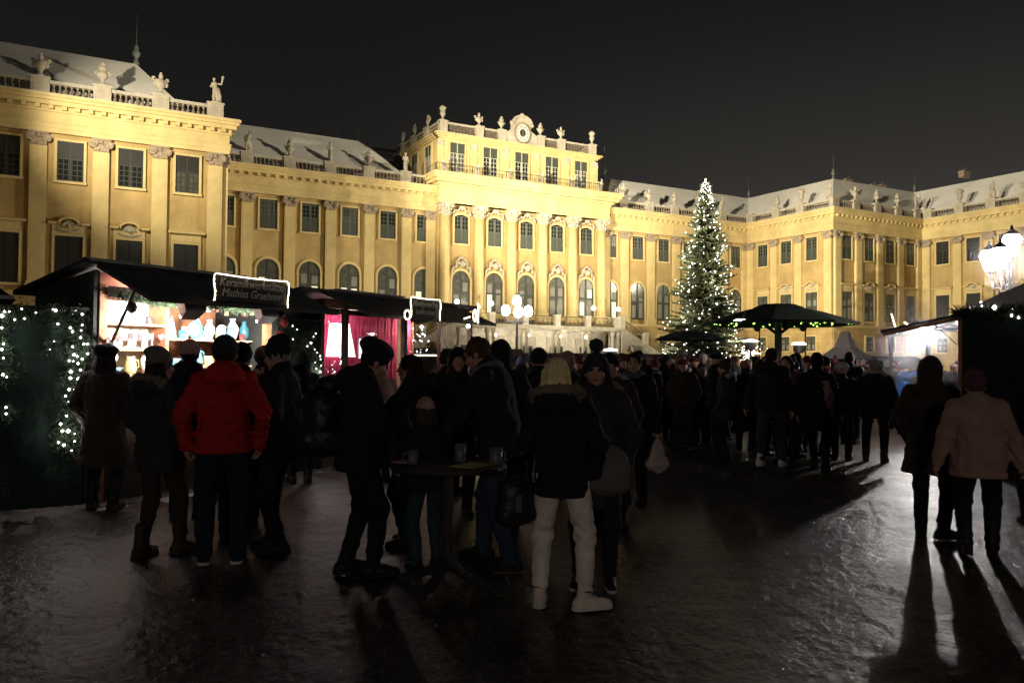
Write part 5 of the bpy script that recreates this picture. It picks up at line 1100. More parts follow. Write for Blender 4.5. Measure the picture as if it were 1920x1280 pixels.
def candelabrum(loc, h, heads, lab, kind, power, rz=0):
    t = thing('street_lamp', lab, 'street lamp', loc, rz, 'candelabra of the courtyard'); m = MB(); m.lathe([(.24, 0), (.24, .15), (.17, .25), (.13, .9), (.16, 1.0), (.08, 1.1), (.06, h - .5), (.1, h - .45), (.05, h - .3), (.05, h + .25)], n=12); m.build('post', 'iron', t, True)
    for (x, y, z) in heads:
        if abs(x) + abs(y) > .01:
            m = MB(); m.tube([(0, 0, h - .3), (x * .35, y * .35, h - .42), (x * .8, y * .8, h - .38), (x, y, z - (.32 if kind == 'globe' else .12))], .03, 6)
            m.tube([(0, 0, h - .55), (x * .4, y * .4, h - .5), (x * .6, y * .6, h - .32), (x * .45, y * .45, h - .2), (x * .3, y * .3, h - .3)], .02, 5); m.build('arm', 'iron', t)
        lantern_head(t, x, y, z, 1 if kind == 'globe' else .98, kind)
        if power: lamp('lamp_glow', 'POINT', (x * 1.6, y * 1.6, z + (-.5 if kind == 'globe' else -.35)), power, (1, .86, .75), .2, t)
    return t
p = at(969, 640, 44); candelabrum((p.x, p.y, 0), 4.1, [(-.62, -.2, 4.32), (.62, .15, 4.3), (.05, -.62, 4.2), (0, 0, 4.85), (.1, .6, 4.3)], 'black candelabrum with five glowing globes in front of the palace terrace', 'globe', 120, -YAW)
p = at(1892, 520, 20.5); candelabrum((p.x, p.y, 0), 4.0, [(-.34, -.2, 4.02), (.2, .2, 4.42), (.5, -.35, 4.02), (-.2, .5, 4.05)], 'street lamp with glaring lanterns above the right tent roof', 'lantern', 150, -YAW)
# unseen lamp added behind the viewer, inferred from light on the near figures
candelabrum((-7.5, -13, 0), 4.2, [(-.5, 0, 4.2), (.5, 0, 4.2), (0, 0, 4.7)], 'unseen street lamp added behind the viewer to light the near figures', 'lantern', 290)

# ---- parasols, tent, heaters
def parasol(c, half, rim, top, lab, rz, lights=0, cap=True):
    t = thing('parasol', lab, 'parasol', (c[0], c[1], 0), rz, 'dark green parasols'); m = MB(); n = 8
    ring = [(half * 1.0 * math.cos(i * math.pi / 4 + .39) * (1.08), half * math.sin(i * math.pi / 4 + .39) * 1.08) for i in range(8)]
    inner = [(x * .24, y * .24) for x, y in ring]
    m.add([(x, y, rim) for x, y in ring] + [(x * .55, y * .55, rim + (top - rim) * .58) for x, y in ring] + [(x, y, top - .06) for x, y in inner] + [(x * .985, y * .985, rim - .07) for x, y in ring],
          [(i, (i + 1) % 8, 8 + (i + 1) % 8, 8 + i) for i in range(8)] + [(8 + i, 8 + (i + 1) % 8, 16 + (i + 1) % 8, 16 + i) for i in range(8)] + [tuple(range(16, 24))] + [(24 + i, 24 + (i + 1) % 8, (i + 1) % 8, i) for i in range(8)])
    m.build('canopy', 'canvas_green', t)
    if cap: m = MB(); m.add([(x * 1.35, y * 1.35, top - .09) for x, y in inner] + [(x * .9, y * .9, top) for x, y in inner], [(i, (i + 1) % 8, 8 + (i + 1) % 8, 8 + i) for i in range(8)] + [tuple(range(8, 16))]); m.build('vent_cap', 'canvas_green', t)
    m = MB(); m.tube([(0, 0, .05), (0, 0, top - .1)], .10 if half > 1.5 else .05, 10); m.lathe([(.45, 0), (.45, .06), (.1, .1)], n=12); m.build('pole', 'iron', t)
    for i in range(8): m = MB(); x, y = ring[i]; m.tube([(0, 0, rim - .35), (x * .32, y * .32, rim + .16)], .022, 4); m.tube([(x * .1, y * .1, top - .14), (x * .97, y * .97, rim - .01)], .016, 4); m.build('rib', 'iron', t)
    if lights:
        rng = random.Random(3); b_ = MB()
        for _ in range(lights):
            a, u = rng.uniform(0, 6.28), rng.uniform(.25, .96) ** .6; r = half * u; b_.v and None
            icos(b_, (r * math.cos(a), r * math.sin(a), rim + (top - rim) * (1 - u) * 1.0 - .05), rng.choice((.016, .022, .03)))
        b_.build('green_fairy_light', 'green_bulb', t, kind='stuff')
        for sg in (-1, 1): lamp('fairy_light_glow', 'POINT', (sg * half * .5, 0, rim + .02), 3, (.5, 1, .3), .2, t)
    return t
c_ = at(1459, 606, 22.5); parasol(c_, 1.98, 2.72, 3.24, 'big dark green parasol with green fairy lights under its canopy', -YAW, 130)
p = at(1392, 601, 21.2); t = thing('heat_lamp', 'flat glowing white heater under the left half of the big parasol', 'heater', p, -YAW); m = MB(); m.hexa([(-.26, -.08, 0), (.26, -.08, .0), (.2, .08, 0), (-.2, .08, 0), (-.15, -.06, .04), (.15, -.06, .04), (.15, .06, .04), (-.15, .06, .04)]); m.build('heater_glass', 'heater_white', t); m = MB(); m.tube([(0, 0, .07), (.1, 0, .3)], .015, 4); m.build('hanger', 'iron', t)
c_ = at(1292, 645, 33); parasol(c_, 1.35, 2.55, 2.95, 'small dark green parasol in front of the Christmas tree foot', .2, 0, False)
p = at(1585, 690, 36); t = thing('pavilion_tent', 'pointed white pavilion tent behind the crowd', 'tent', (p.x, p.y, 0), .3)
m = MB(); q = .9; m.add([(-q, -q, 1.8), (q, -q, 1.8), (q, q, 1.8), (-q, q, 1.8)] + [(-q * .4, -q * .4, 2.32), (q * .4, -q * .4, 2.32), (q * .4, q * .4, 2.32), (-q * .4, q * .4, 2.32)] + [(-.14, -.14, 3.02), (.14, -.14, 3.02), (.14, .14, 3.02), (-.14, .14, 3.02)], [(i, (i + 1) % 4, 4 + (i + 1) % 4, 4 + i) for i in range(4)] + [(4 + i, 4 + (i + 1) % 4, 8 + (i + 1) % 4, 8 + i) for i in range(4)] + [(8, 9, 10, 11)]); m.build('canopy', 'canvas_white', t)
for x_, y_ in ((-q, -q), (q, -q), (q, q), (-q, q)): m = MB(); m.box(x_ - .05, x_ + .05, y_ - .05, y_ + .05, 0, 1.8); m.build('post', 'canvas_white', t)
for px_, d_, lab in ((1424, 42, 'left of the big parasol pole'), (1510, 42, 'right of the big parasol pole')):
    p = at(px_, 618, d_); t = thing('lamp_mast', f'thin black mast with a small lamp head, {lab}', 'lamp', (p.x, p.y, 0), -YAW, 'thin lamp masts'); m = MB(); m.tube([(0, 0, 0), (0, 0, p.z)], .035, 6); m.build('mast', 'iron', t); m = MB(); m.lathe([(.05, 0), (.2, .1), (.17, .22), (.04, .28)], (-.12, 0, p.z - .1), 10); m.build('lamp_head', 'iron', t)
for px_, py_, d_, lab in ((1407, 640, 30, 'left of the big parasol pole'), (1498, 645, 30, 'right of the big parasol pole'), (1145, 657, 30, 'at the foot of the palace stairs')):
    p = at(px_, py_, d_); t = thing('patio_heater', f'patio heater with glowing white top {lab}', 'heater', (p.x, p.y, 0), 0, 'patio heaters'); m = MB(); m.lathe([(.2, 0), (.2, .5), (.04, .55), (.04, p.z - .35), (.2, p.z - .3), (.22, p.z - .02)], n=12); m.build('stand', 'steel', t); m = MB(); m.lathe([(.26, 0), (.24, .07), (.05, .1)], (0, 0, p.z - .02), 12); m.build('glowing_top', 'heater_white', t)
p = at(1408, 662, 34); t = thing('light_star', 'cluster of glaring white star lights beside the foot of the Christmas tree', 'light decoration', (p.x, p.y, 0), -YAW); m = MB(); rng = random.Random(2)
for _ in range(90): icos(m, (rng.gauss(0, .26), rng.gauss(0, .1), p.z + rng.gauss(0, .24)), .014)
for k in range(8): m.tube([(.05 * math.cos(k * .785), 0, p.z + .05 * math.sin(k * .785)), (.42 * math.cos(k * .785), 0, p.z + .42 * math.sin(k * .785))], .01, 4)
m.build('star_rays', 'fairy', t, kind='stuff'); m = MB(); m.tube([(0, 0.02, 0), (0, 0.02, p.z)], .03, 5); m.build('stake', 'iron', t)
# distant market huts: dark band behind the crowd
for i, (px_, d_, wd, hh) in enumerate(((960, 30, 5, 1.86), (1055, 31, 3.2, 1.9), (1190, 34, 4.6, 1.92), (1620, 40, 5, 1.95), (840, 24, 4, 1.95))):
    p = gnd(px_, 664 + 1503 * 1.63 / d_ + 10); p = at(px_, 700, d_); t = thing('market_hut', ('long low dark hut left of the candelabrum post', 'low dark hut with a strip of yellow light, right of the candelabrum', 'low dark hut at the foot of the palace stairs', 'low dark hut behind the white pavilion tent', 'low dark hut behind the end of the pink stall')[i], 'market stall', (p.x, p.y, 0), -YAW + .1, 'distant market huts')
    m = MB(); m.box(-wd / 2, wd / 2, -1, 1, 0, hh - .25); m.build('wall', 'wood_dark', t); m = MB(); m.add([(-wd / 2 - .2, -1.2, hh - .25), (wd / 2 + .2, -1.2, hh - .25), (wd / 2 + .2, 1.2, hh - .25), (-wd / 2 - .2, 1.2, hh - .25), (-wd / 2 - .2, 0, hh), (wd / 2 + .2, 0, hh)], [(0, 1, 5, 4), (2, 3, 4, 5), (0, 4, 3), (1, 2, 5), (0, 3, 2, 1)]); m.build('roof', 'roof_felt', t)
    if i in (1, 4): m = MB(); m.tube([(-wd * .35, -1.23, hh - .22), (wd * .3, -1.23, hh - .22)], .025, 5); m.build('light_strip', 'rope_light', t)

# ---- standing table
tt = gnd(838, 1102); tbl = thing('standing_table', 'high round standing table with cups among the group in front', 'table', (tt.x, tt.y, 0), .3)
m = MB(); m.lathe([(.40, 0), (.42, .012), (.42, .03), (.40, .038)], (0, 0, .85), 28); m.build('table_top', 'wood_dark', tbl)
m = MB(); m.tube([(0, 0, .12), (0, 0, .85)], .038, 10); m.build('column', 'iron', tbl)
for k in range(4): a = k * math.pi / 2 + .35; m = MB(); m.tube([(0, 0, .2), (.12 * math.cos(a), .12 * math.sin(a), .12), (.36 * math.cos(a), .36 * math.sin(a), .035)], [.04, .035, .03], 6); m.ball((.37 * math.cos(a), .37 * math.sin(a), .03), .035, 8, 4); m.build('leg', 'iron', tbl)
zt = .888
def cup(x, y, mn, lab, r=.038, h=.1, handle=True):
    t = thing('mug', lab, 'mug', (tt.x + x, tt.y + y, zt), random.uniform(0, 6), 'mugs on the standing table'); m = MB(); m.lathe([(r * .85, 0), (r, .01), (r, h), (r * .9, h), (r * .85, .015)], n=16); m.build('cup_body', mn, t, True)
    if handle: m = MB(); m.tube([(r, 0, .02), (r + .03, 0, .035), (r + .03, 0, h - .03), (r, 0, h - .015)], .007, 5); m.build('handle', mn, t)
def flat(lab, x, y, mn, a, b): t = thing('napkin', lab, 'napkin', (tt.x + x, tt.y + y, zt), .5, 'napkins on the standing table'); m = MB(); m.box(-a, a, -b, b, 0, .006); m.build('folded_sheet', mn, t)
vr = Vector((math.cos(YAW), -math.sin(YAW), 0)); vf = Vector((math.sin(YAW), math.cos(YAW), 0))
for (r_, f_, mn, lab, rr, hh) in ((-.24, -.1, 'mug_white', 'pale mug at the left edge of the standing table', .04, .1), (.08, .08, 'mug_white', 'pale mug in the middle of the standing table', .042, .13), (.34, -.05, 'mug_white', 'light grey mug at the right edge of the standing table', .045, .115)):
    q = vr * r_ + vf * f_; cup(q.x, q.y, mn, lab, rr, hh)
q = vr * .17 + vf * -.14; flat('yellow paper sheet on the standing table', q.x, q.y, 'paper_yellow', .12, .09); q = vr * -.33 + vf * .02; flat('pink paper napkin at the left edge of the standing table', q.x, q.y, 'pink_paper', .05, .06)

for i_, (x_, z_) in enumerate(((135, 660), (130, 800), (10, 640))):
    a_, b_z = scr_xy(x_, z_); q = sa + (ea - sa).normalized() * a_; lamp('fairy_light_glow', 'POINT', (q.x + .02, q.y - .24, b_z), 2.0, (1, .93, .86), .07)
lamp('fairy_light_glow', 'POINT', tuple(sp(3.2, .2, 1.4)), 4, (1, .93, .86), .07); lamp('fairy_light_glow', 'POINT', tuple(sp(3.1, .2, .9)), 3, (1, .93, .86), .07)
# ================================================================ PEOPLE
mat('skin', (.50, .27, .19), .6, .08, 12)
mat('eye_dark', (.02, .015, .015), .2, 0)
CLOTH = {'black': (.012, .012, .014), 'near_black': (.018, .017, .019), 'navy': (.014, .020, .035), 'charcoal': (.035, .034, .037), 'dark_brown': (.040, .026, .020), 'fur_brown': (.052, .036, .031),
         'red': (.45, .020, .017), 'grey': (.14, .13, .14), 'light_grey': (.30, .28, .29), 'olive': (.05, .048, .03), 'cream': (.86, .75, .68), 'beige_pink': (.42, .255, .205), 'dusty_pink': (.34, .19, .19),
         'blue': (.06, .26, .85), 'jeans': (.030, .045, .075), 'jeans_mid': (.06, .09, .15), 'teal_jeans': (.025, .055, .065), 'white_wool': (.62, .55, .50), 'pale_pink': (.50, .30, .27), 'beanie_grey': (.15, .13, .13),
         'fur_trim': (.20, .15, .11), 'fur_grey': (.40, .36, .33), 'hair_dark': (.020, .013, .010), 'hair_brown': (.07, .040, .022), 'hair_blond': (.90, .70, .36), 'hair_grey': (.33, .31, .30), 'boot_brown': (.045, .028, .020), 'boot_black': (.015, .014, .014),
         'sneaker_cream': (.82, .70, .58), 'sneaker_white': (.7, .68, .66), 'sole_white': (.6, .58, .56), 'bag_taupe': (.15, .125, .115), 'plum': (.12, .04, .06), 'scarf_grey': (.12, .115, .13), 'denim_blue': (.05, .08, .16), 'maroon': (.14, .02, .025)}
for k_, c_ in CLOTH.items(): mat('cloth_' + k_, c_, .55 if 'boot' in k_ else .88, .16, 7, .35, 60 if 'hair' not in k_ else 90, sheen=.0, spec=.25)

def folds(s, amp, f, zc, seed=0):      # cloth creases gathered round the heights zc
    X, Y, Z = s.ax[0][:, None, None], s.ax[1][None, :, None], s.ax[2][None, None, :]
    mask = sum(np.exp(-((Z - z) / w_) ** 2) for z, w_ in zc)
    ph = 3.5 * np.sin(8 * X + seed + 3 * Z) + 3.2 * np.sin(9 * Y + 6 * Z + seed * 1.7) + 1.8 * np.sin(23 * X - 17 * Y + 5 * Z)
    s.F = s.F + (amp * mask * np.sin(f * Z + ph)).astype(np.float32); return s
def ik(S, T, l1, l2, bend):
    S, T = Vector(S), Vector(T); d = T - S; L = min(d.length, (l1 + l2) * .995); d = d.normalized() if d.length > 1e-5 else Vector((0, 0, -1)); T = S + d * L
    a = (l1 * l1 - l2 * l2 + L * L) / (2 * L); h = math.sqrt(max(l1 * l1 - a * a, 0)); b = Vector(bend); b = b - d * b.dot(d); b.normalize(); return S + d * a + b * h, T
def join_meshes(name, ms, mt):
    v, f, k = [], [], 0
    out = bpy.data.meshes.new(name); V_, F_ = [], []
    for me in ms:
        n = len(me.vertices); 
        if n == 0: continue
        c = np.empty(n * 3, np.float32); me.vertices.foreach_get('co', c); V_.append(c.reshape(-1, 3)); q = np.empty(len(me.loops), np.int32); me.loops.foreach_get('vertex_index', q); F_.append(q.reshape(-1, 4) + k); k += n; bpy.data.meshes.remove(me)
    V_ = np.concatenate(V_); F_ = np.concatenate(F_); out.vertices.add(len(V_)); out.vertices.foreach_set('co', V_.ravel()); out.loops.add(len(F_) * 4); out.loops.foreach_set('vertex_index', F_.ravel()); out.polygons.add(len(F_))
    out.polygons.foreach_set('loop_start', np.arange(0, len(F_) * 4, 4, dtype=np.int32)); out.polygons.foreach_set('loop_total', np.full(len(F_), 4, np.int32)); out.materials.append(M[mt]); out.update(calc_edges=True); out.polygons.foreach_set('use_smooth', [True] * len(F_)); return out

ARM = {'down': (.30, .02, .80), 'out': (.36, -.02, .84), 'pocket': (.22, .11, .92), 'front': (.09, .31, 1.12), 'high': (.10, .28, 1.28), 'face': (.05, .20, 1.47), 'side': (.34, .18, 1.0), 'table': (.16, .42, 1.02)}
BUILD = {}
def make_person(o):
    """one figure, facing +Y, 1.75 m tall; returns list of (part name, mesh) and hand points"""
    g = o.get; h = g('h', .015); rs = g('seed', 1); parts = []
    lean, side, wide = g('lean', 0.), g('side', 0.), g('wide', 1.)
    piv = Vector((0, 0, .95)); RM = Matrix.Rotation(-lean, 3, 'X') @ Matrix.Rotation(side, 3, 'Y')
    def T(p): p = Vector(p); return piv + RM @ (p - piv) if p.z > .95 else p
    fl, fr = g('feet', ((-.11, 0, .15), (.11, 0, -.2)))
    hy, hp = g('head', (0, 0)); neck = T((0, .0, 1.46)); HM = RM @ Matrix.Rotation(hy, 3, 'Z') @ Matrix.Rotation(-hp, 3, 'X'); hc = neck + HM @ Vector((0, .02, .15))
    HL = [list(r) for r in HM]
    def hd(p): return hc + HM @ Vector(p)
    arms = g('arms', ('pocket', 'pocket')); hands = []
    legs = []
    for sg, f in ((-1, fl), (1, fr)):
        hip = Vector((sg * .09, 0, .92)); ank = Vector((f[0], f[1], .09 + (f[3] if len(f) > 3 else 0))); knee, ank = ik(hip, ank, .44, .42, (sg * .25 + .0, 1, 0)); legs.append((hip, knee, ank, f))
    arm = []
    for sg, a in zip((-1, 1), arms):
        S = T((sg * .175 * (.5 + .5 * wide), 0, 1.40)); p = ARM[a] if isinstance(a, str) else a; Tg = T((sg * p[0], p[1], p[2])) ; E_, W_ = ik(S, Tg, .29, .27, (sg * .7, -.8, -.25) if a != 'down' else (sg * .3, -1, 0)); arm.append((sg, S, E_, W_, a))
    # body
    s = SDF((-.5, -.45, 0), (.5, .62 if lean < .2 else .95, 1.95), h)
    s.ell(hd((0, 0, .012)), (.076, .094, .102), .02, rot=HL); s.ell(hd((0, .022, -.05)), (.056, .066, .07), .03, rot=HL); s.ell(hd((0, .068, -.093)), (.024, .02, .018), .02)
    s.cone(hd((0, .088, .008)), hd((0, .110, -.028)), .010, .015, .012); s.ell(hd((0, .088, .034)), (.045, .012, .010), .012, rot=HL)
    for sg in (-1, 1): s.ell(hd((sg * .032, .098, .012)), .015, .012, cut=True); s.ell(hd((sg * .078, -.004, -.012)), (.012, .022, .032), .006, rot=HL); s.ell(hd((sg * .042, .07, -.028)), (.022, .02, .02), .02, rot=HL)
    s.ell(hd((0, .090, -.058)), (.024, .010, .008), .006, rot=HL)
    s.cone(neck - HM @ Vector((0, 0, .06)), hd((0, -.01, -.06)), .062, .054, .03)
    s.chain([T((0, 0, .93)), T((0, 0, 1.12)), T((0, 0, 1.3)), T((0, 0, 1.42))], [.10, .09, .095, .065], .03)
    for hip, knee, ank, f in legs: s.chain([hip, knee, ank], [.075, .05, .038], .03)
    for sg, S, E_, W_, a in arm: s.chain([S, E_, W_], [.045, .036, .027], .02)
    ms = [s.mesh('body')]
    for sg, S, E_, W_, a in arm:
        d = (W_ - E_).normalized()
        show = a not in ('pocket',)
        if show and h <= .02:
            up = Vector((0, 0, 1)) if abs(d.z) < .8 else Vector((0, 1, 0)); x = d.cross(up).normalized(); y = x.cross(d); inn = x * (-sg if (x.x * sg > 0) else sg) if False else (Vector((-sg, 0, 0)) - d * Vector((-sg, 0, 0)).dot(d)).normalized(); nrm = d.cross(inn)
            q = SDF(W_ - Vector((.15,) * 3), W_ + Vector((.16,) * 3) + d * .04, .007); P = W_ + d * .045
            q.cone(W_ - d * .03, W_ + d * .02, .024, .026, .01); q.cone(P - nrm * .022, P + nrm * .022, .019, .019, .012); q.cone(W_ + d * .02, P + d * .025, .028, .028, .012)
            curl = .55 if a in ('down', 'out', 'side') else 1.0
            for i, (off, L) in enumerate(((-.028, .062), (-.0095, .072), (.0095, .068), (.027, .052))):
                b0 = P + nrm * off + d * .035; d1 = (d + inn * curl * .5).normalized(); b1 = b0 + d1 * L * .45; d2 = (d * (1 - curl * .5) + inn * curl * 1.1).normalized(); b2 = b1 + d2 * L * .32; d3 = (d * (.6 - curl) + inn * curl * 1.2).normalized(); q.chain([b0, b1, b2, b2 + d3 * L * .26], [.0088, .0082, .0076, .0066], .003)
            tb_ = W_ + d * .025 - nrm * .022; q.chain([tb_, tb_ + (d * .5 + inn * .7 - nrm * .55).normalized() * .036, tb_ + (d * .5 + inn * .7 - nrm * .55).normalized() * .036 + (d * .9 + inn * .5).normalized() * .030], [.0115, .0095, .0075], .006)
            ms.append(q.mesh('hand'))
        hands.append(W_ + d * .08)
    parts.append(('body', join_meshes('body', ms, 'skin')))
    if g('eyes'):
        m = MB(); [m.ball(tuple(hd((sg * .031, .083, .011))), .0105, 8, 6) for sg in (-1, 1)]; parts.append(('eyes', m.mesh('eyes', 'eye_dark', True)))
        s = SDF(hc - Vector((.14,) * 3), hc + Vector((.14,) * 3), .006)
        for sg in (-1, 1): s.cone(hd((sg * .014, .096, .036)), hd((sg * .050, .086, .038)), .0045, .0035, .004)
        parts.append(('eyebrows', s.mesh('eyebrows', 'cloth_hair_dark')))
        s = SDF(hc - Vector((.14,) * 3), hc + Vector((.14,) * 3), .006); s.cone(hd((-.02, .094, -.058)), hd((.02, .094, -.058)), .0065, .0065, .004); s.cone(hd((-.008, .099, -.056)), hd((.008, .099, -.056)), .008, .008, .004)
        lm_ = bpy.data.materials.get('lips') or mat('lips', (.36, .10, .09), .5, 0); parts.append(('lips', s.mesh('lips', 'lips')))
    # trousers
    tr = g('trousers', 'black'); th = g('leg', 1.0)
    s = SDF((-.42, -.4, .0), (.42, .5, 1.12), h); s.ell((0, -.01, .94), (.165 * wide, .125, .13), .03)
    for hip, knee, ank, f in legs:
        a2 = ank + Vector((0, 0, -.01 if not g('cuff') else .07)); s.chain([hip, knee + Vector((0, -.008, 0)), a2], [.098 * th, .074 * th, .056 * th], .025)
        if g('cuff'): s.cone(a2, a2 + Vector((0, 0, .03)), .052, .056, .004); 
    folds(s, .0058 if not g('cuff') else .0085, 50, ((.50, .13), (.14, .10), (.86, .07)), rs); s.rough(.0045, 26, rs); s.rough(.003, 60, rs + 5); parts.append(('trousers', s.mesh('trousers', 'cloth_' + tr)))
    # shoes
    sh, boot = g('shoes', 'boot_black'), g('boot', 0)
    for (hip, knee, ank, f), sg in zip(legs, (-1, 1)):
        hh = min(h, .012); dz = f[3] if len(f) > 3 else 0; d = Vector((-math.sin(f[2]), math.cos(f[2]), 0)); p = Vector((ank.x, ank.y, dz)); s = SDF(p - Vector((.24, .24, .03)), p + Vector((.24, .3, .42)), hh)
        s.cone(p - d * .045 + Vector((0, 0, .045)), p + d * .06 + Vector((0, 0, .05)), .046, .048, .02); s.cone(p + d * .06 + Vector((0, 0, .048)), p + d * .165 + Vector((0, 0, .034)), .046, .036, .02); s.cone(p - d * .02 + Vector((0, 0, .06)), p + Vector((0, 0, .12 + boot)) + (knee - ank).normalized() * .02, .044, .050 if boot else .05, .02)
        s.plane_cut(2, dz + .004); s.rough(.002, 50, rs)
        me = s.mesh('shoe', 'cloth_' + sh)
        so = SDF(p - Vector((.24, .24, .03)), p + Vector((.24, .3, .1)), hh); so.cone(p - d * .048 + Vector((0, 0, .014)), p + d * .165 + Vector((0, 0, .014)), .050, .040, .0); so.plane_cut(2, dz + .001); so.plane_cut(2, dz + .026, False)
        if g('cuff'):
            m_ = MB(); c0 = p + Vector((0, 0, .138)); m_.tube([tuple(c0 + Vector((.051 * math.cos(t_), .051 * math.sin(t_) + .004, .004 * math.sin(3 * t_)))) for t_ in [k * .5236 for k in range(12)]], .0075, 5, closed=True)
            m_.tube([tuple(p + d * .05 + Vector((-d.y * .0, 0, .112))), tuple(p + d * .075 + Vector((0, 0, .104))), tuple(p + d * .10 + Vector((0, 0, .096)))], .004, 4)
            for q_ in (.055, .075, .095): m_.tube([tuple(p + d * q_ + Vector((d.y * .03, -d.x * .03, .100 - q_ * .12))), tuple(p + d * q_ + Vector((-d.y * .03, d.x * .03, .100 - q_ * .12)))], .0035, 4)
            parts.append(('gap_ring_laces', m_.mesh('gap_ring_laces', 'cloth_dark_brown')))  # dark ring put in for the dark gap under the cuff, plus laces
        parts.append(('shoe', me, [('sole', so.mesh('sole', 'cloth_' + g('sole', sh)))]))
    # coat
    hem, fat, flare = g('hem', .82), g('fat', 1.) * .955, g('flare', 0.); cm = 'cloth_' + g('coat', 'black')
    s = SDF((-.62, -.5, hem - .08), (.62, .62 if lean < .2 else .95, 2.0 if g('hood') == 'up' else 1.72), h); W2 = wide * fat
    zs = [hem + .0, .95 if hem < .9 else hem + .04, 1.12, 1.27, 1.37]
    tor = [Vector((0, 0, zs[0])) if hem < .95 else T((0, 0, zs[0]))] + [T((0, 0, z)) for z in zs[1:]]
    rr = [(.195 + flare) * W2, .185 * W2, .170 * W2, .180 * W2, .145 * W2]
    for i in range(4): s.cone(tor[i], tor[i + 1], rr[i], rr[i + 1], .05, sq=('y', .74 if not g('round') else .9))
    s.cone(T((-.15 * wide, 0, 1.385)), T((.15 * wide, 0, 1.385)), .072 * fat, .072 * fat, .05); s.cone(T((0, -.005, 1.38)), T((0, -.0, 1.47)), .105, .078, .04)
    for sg, S, E_, W_, a in arm: s.chain([S, E_, W_], [.078 * fat, .066 * fat, .052 * (.5 + .5 * fat)], .025)
    if g('collar', 1): s.cone(T((0, 0, 1.45)), T((0, 0, 1.505)), .078, .080, .02)
    if g('hood') == 'down': s.ell(T((0, -.115, 1.44)), (.15, .085, .10), .05); s.ell(T((0, -.07, 1.49)), (.12, .08, .05), .04)
    if g('hood') == 'up':
        s.ell(hd((0, -.018, .022)), (.112, .128, .142), .03, rot=HL); s.cone(hd((0, -.04, -.07)), T((0, -.03, 1.42)), .10, .12, .05); s.cone(hd((0, .09, -.01)), hd((0, .22, -.02)), .068, .085, .02, cut=True)
    if g('puff'): s.rings(g('puff'), g('pitch', .075), hem, 1.40)
    s.rough(.0055 if not g('furcoat') else .008, 17, rs); s.rough(.0038, 42, rs + 3)
    if not g('furcoat'): folds(s, .0050, 36, ((1.02, .12), (1.2, .1), (.85, .1), (1.38, .06)), rs)
    if g('furcoat'): s.rough(.008, 85, rs + 9)
    s.plane_cut(2, hem); parts.append(('coat', s.mesh('coat', cm)))
    if g('fur'):
        s = SDF(T((0, -.1, 1.47)) - Vector((.26,) * 3), T((0, -.1, 1.47)) + Vector((.26,) * 3), h)
        if g('hood') == 'up': pts = [hd((.098 * math.cos(t), .07 + .0 * t, .012 + .125 * math.sin(t))) for t in [k * .4488 for k in range(15)]]
        else: pts = [T((.165 * math.cos(t), -.06 - .095 * math.sin(t) * (1 if math.sin(t) > 0 else -.3), 1.475 + .045 * math.sin(t))) for t in [k * .4488 - .4 for k in range(10)]]
        for a, b in zip(pts, pts[1:]): s.cone(a, b, .036, .036, .01)
        s.rough(.012, 55, rs); s.rough(.009, 130, rs + 2); parts.append(('fur_trim', s.mesh('fur_trim', 'cloth_' + g('fur'), False)))
    if g('scarf'):
        s = SDF(T((0, 0, 1.47)) - Vector((.2, .2, .36)), T((0, 0, 1.47)) + Vector((.2, .24, .18)), min(h, .014)); pts = [T((.085 * math.cos(t), .095 * math.sin(t) + .01, 1.475 + .012 * math.sin(2 * t))) for t in [k * .5236 for k in range(13)]]
        for a, b in zip(pts, pts[1:]): s.cone(a, b, .038, .038, .01)
        s.cone(T((.04, .12, 1.45)), T((.05, .15, 1.2)), .04, .05, .02, sq=('y', .5)); s.rough(.006, 45, rs); parts.append(('scarf', s.mesh('scarf', 'cloth_' + g('scarf'))))
    # hair
    hr = g('hair'); hh = min(h, .014)
    if hr:
        lo, hi = hc - Vector((.22, .22, .42)), hc + Vector((.22, .22, .2)); s = SDF(lo, hi, hh); hw = g('hairw', 1); s.ell(hd((0, -.014, .024)), (.090 * hw, .100 * hw, .106), .02, rot=HL)
        st = g('hairstyle', 'short'); s.cone(hd((0, .075, -.055)), hd((0, .15, -.03)), .072, .10, .015, cut=True); s.cone(hd((0, .10, .0)), hd((0, .2, .03)), .052, .1, .015, cut=True)
        if st == 'short': s.cone(hd((0, .0, -.16)), hd((0, .1, -.16)), .10, .10, .02, cut=True)
        if st == 'bald': s.ell(hd((0, .06, .12)), (.06, .06, .05), .02, cut=True, rot=HL); s.cone(hd((0, .0, -.16)), hd((0, .1, -.16)), .10, .10, .02, cut=True)
        if st in ('long', 'bob'):
            L = .26 if st == 'long' else .13; ho = g('hairout', 0)
            if ho: L = .10
            for k in range(-3, 4): a = k * .38; s.chain([hd((.078 * hw * math.sin(a), -.078 * math.cos(a), .02)), hd(((.094 * hw + ho * .3) * math.sin(a), -(.092 + ho * .6) * math.cos(a) , -.08)), hd(((.092 * hw ** 3 + ho * .6) * math.sin(a), -(.10 + ho * 1.6) * math.cos(a), -.05 - L))], [.034, .036 + ho * .1, .022 + ho * .2], .02)
        if st == 'pony': s.chain([hd((0, -.09, .05)), hd((0, -.135, .02)), hd((0, -.14, -.08)), hd((.01, -.11, -.2))], [.03, .036, .03, .012], .02)
        xx, yy = s.ax[0][:, None, None] - hc.x, s.ax[1][None, :, None] - hc.y; zz_ = s.ax[2][None, None, :] - hc.z
        s.F = s.F + (((.0042 if hw == 1 else .0075)) * np.sin(np.arctan2(xx, yy) * 26 + 18 * zz_ * np.sin(3 * xx * 20)) + .003 * np.sin(np.arctan2(xx, yy) * 11 + 2)).astype(np.float32)
        s.rough(.003, 60, rs); parts.append(('hair', s.mesh('hair', 'cloth_' + hr)))
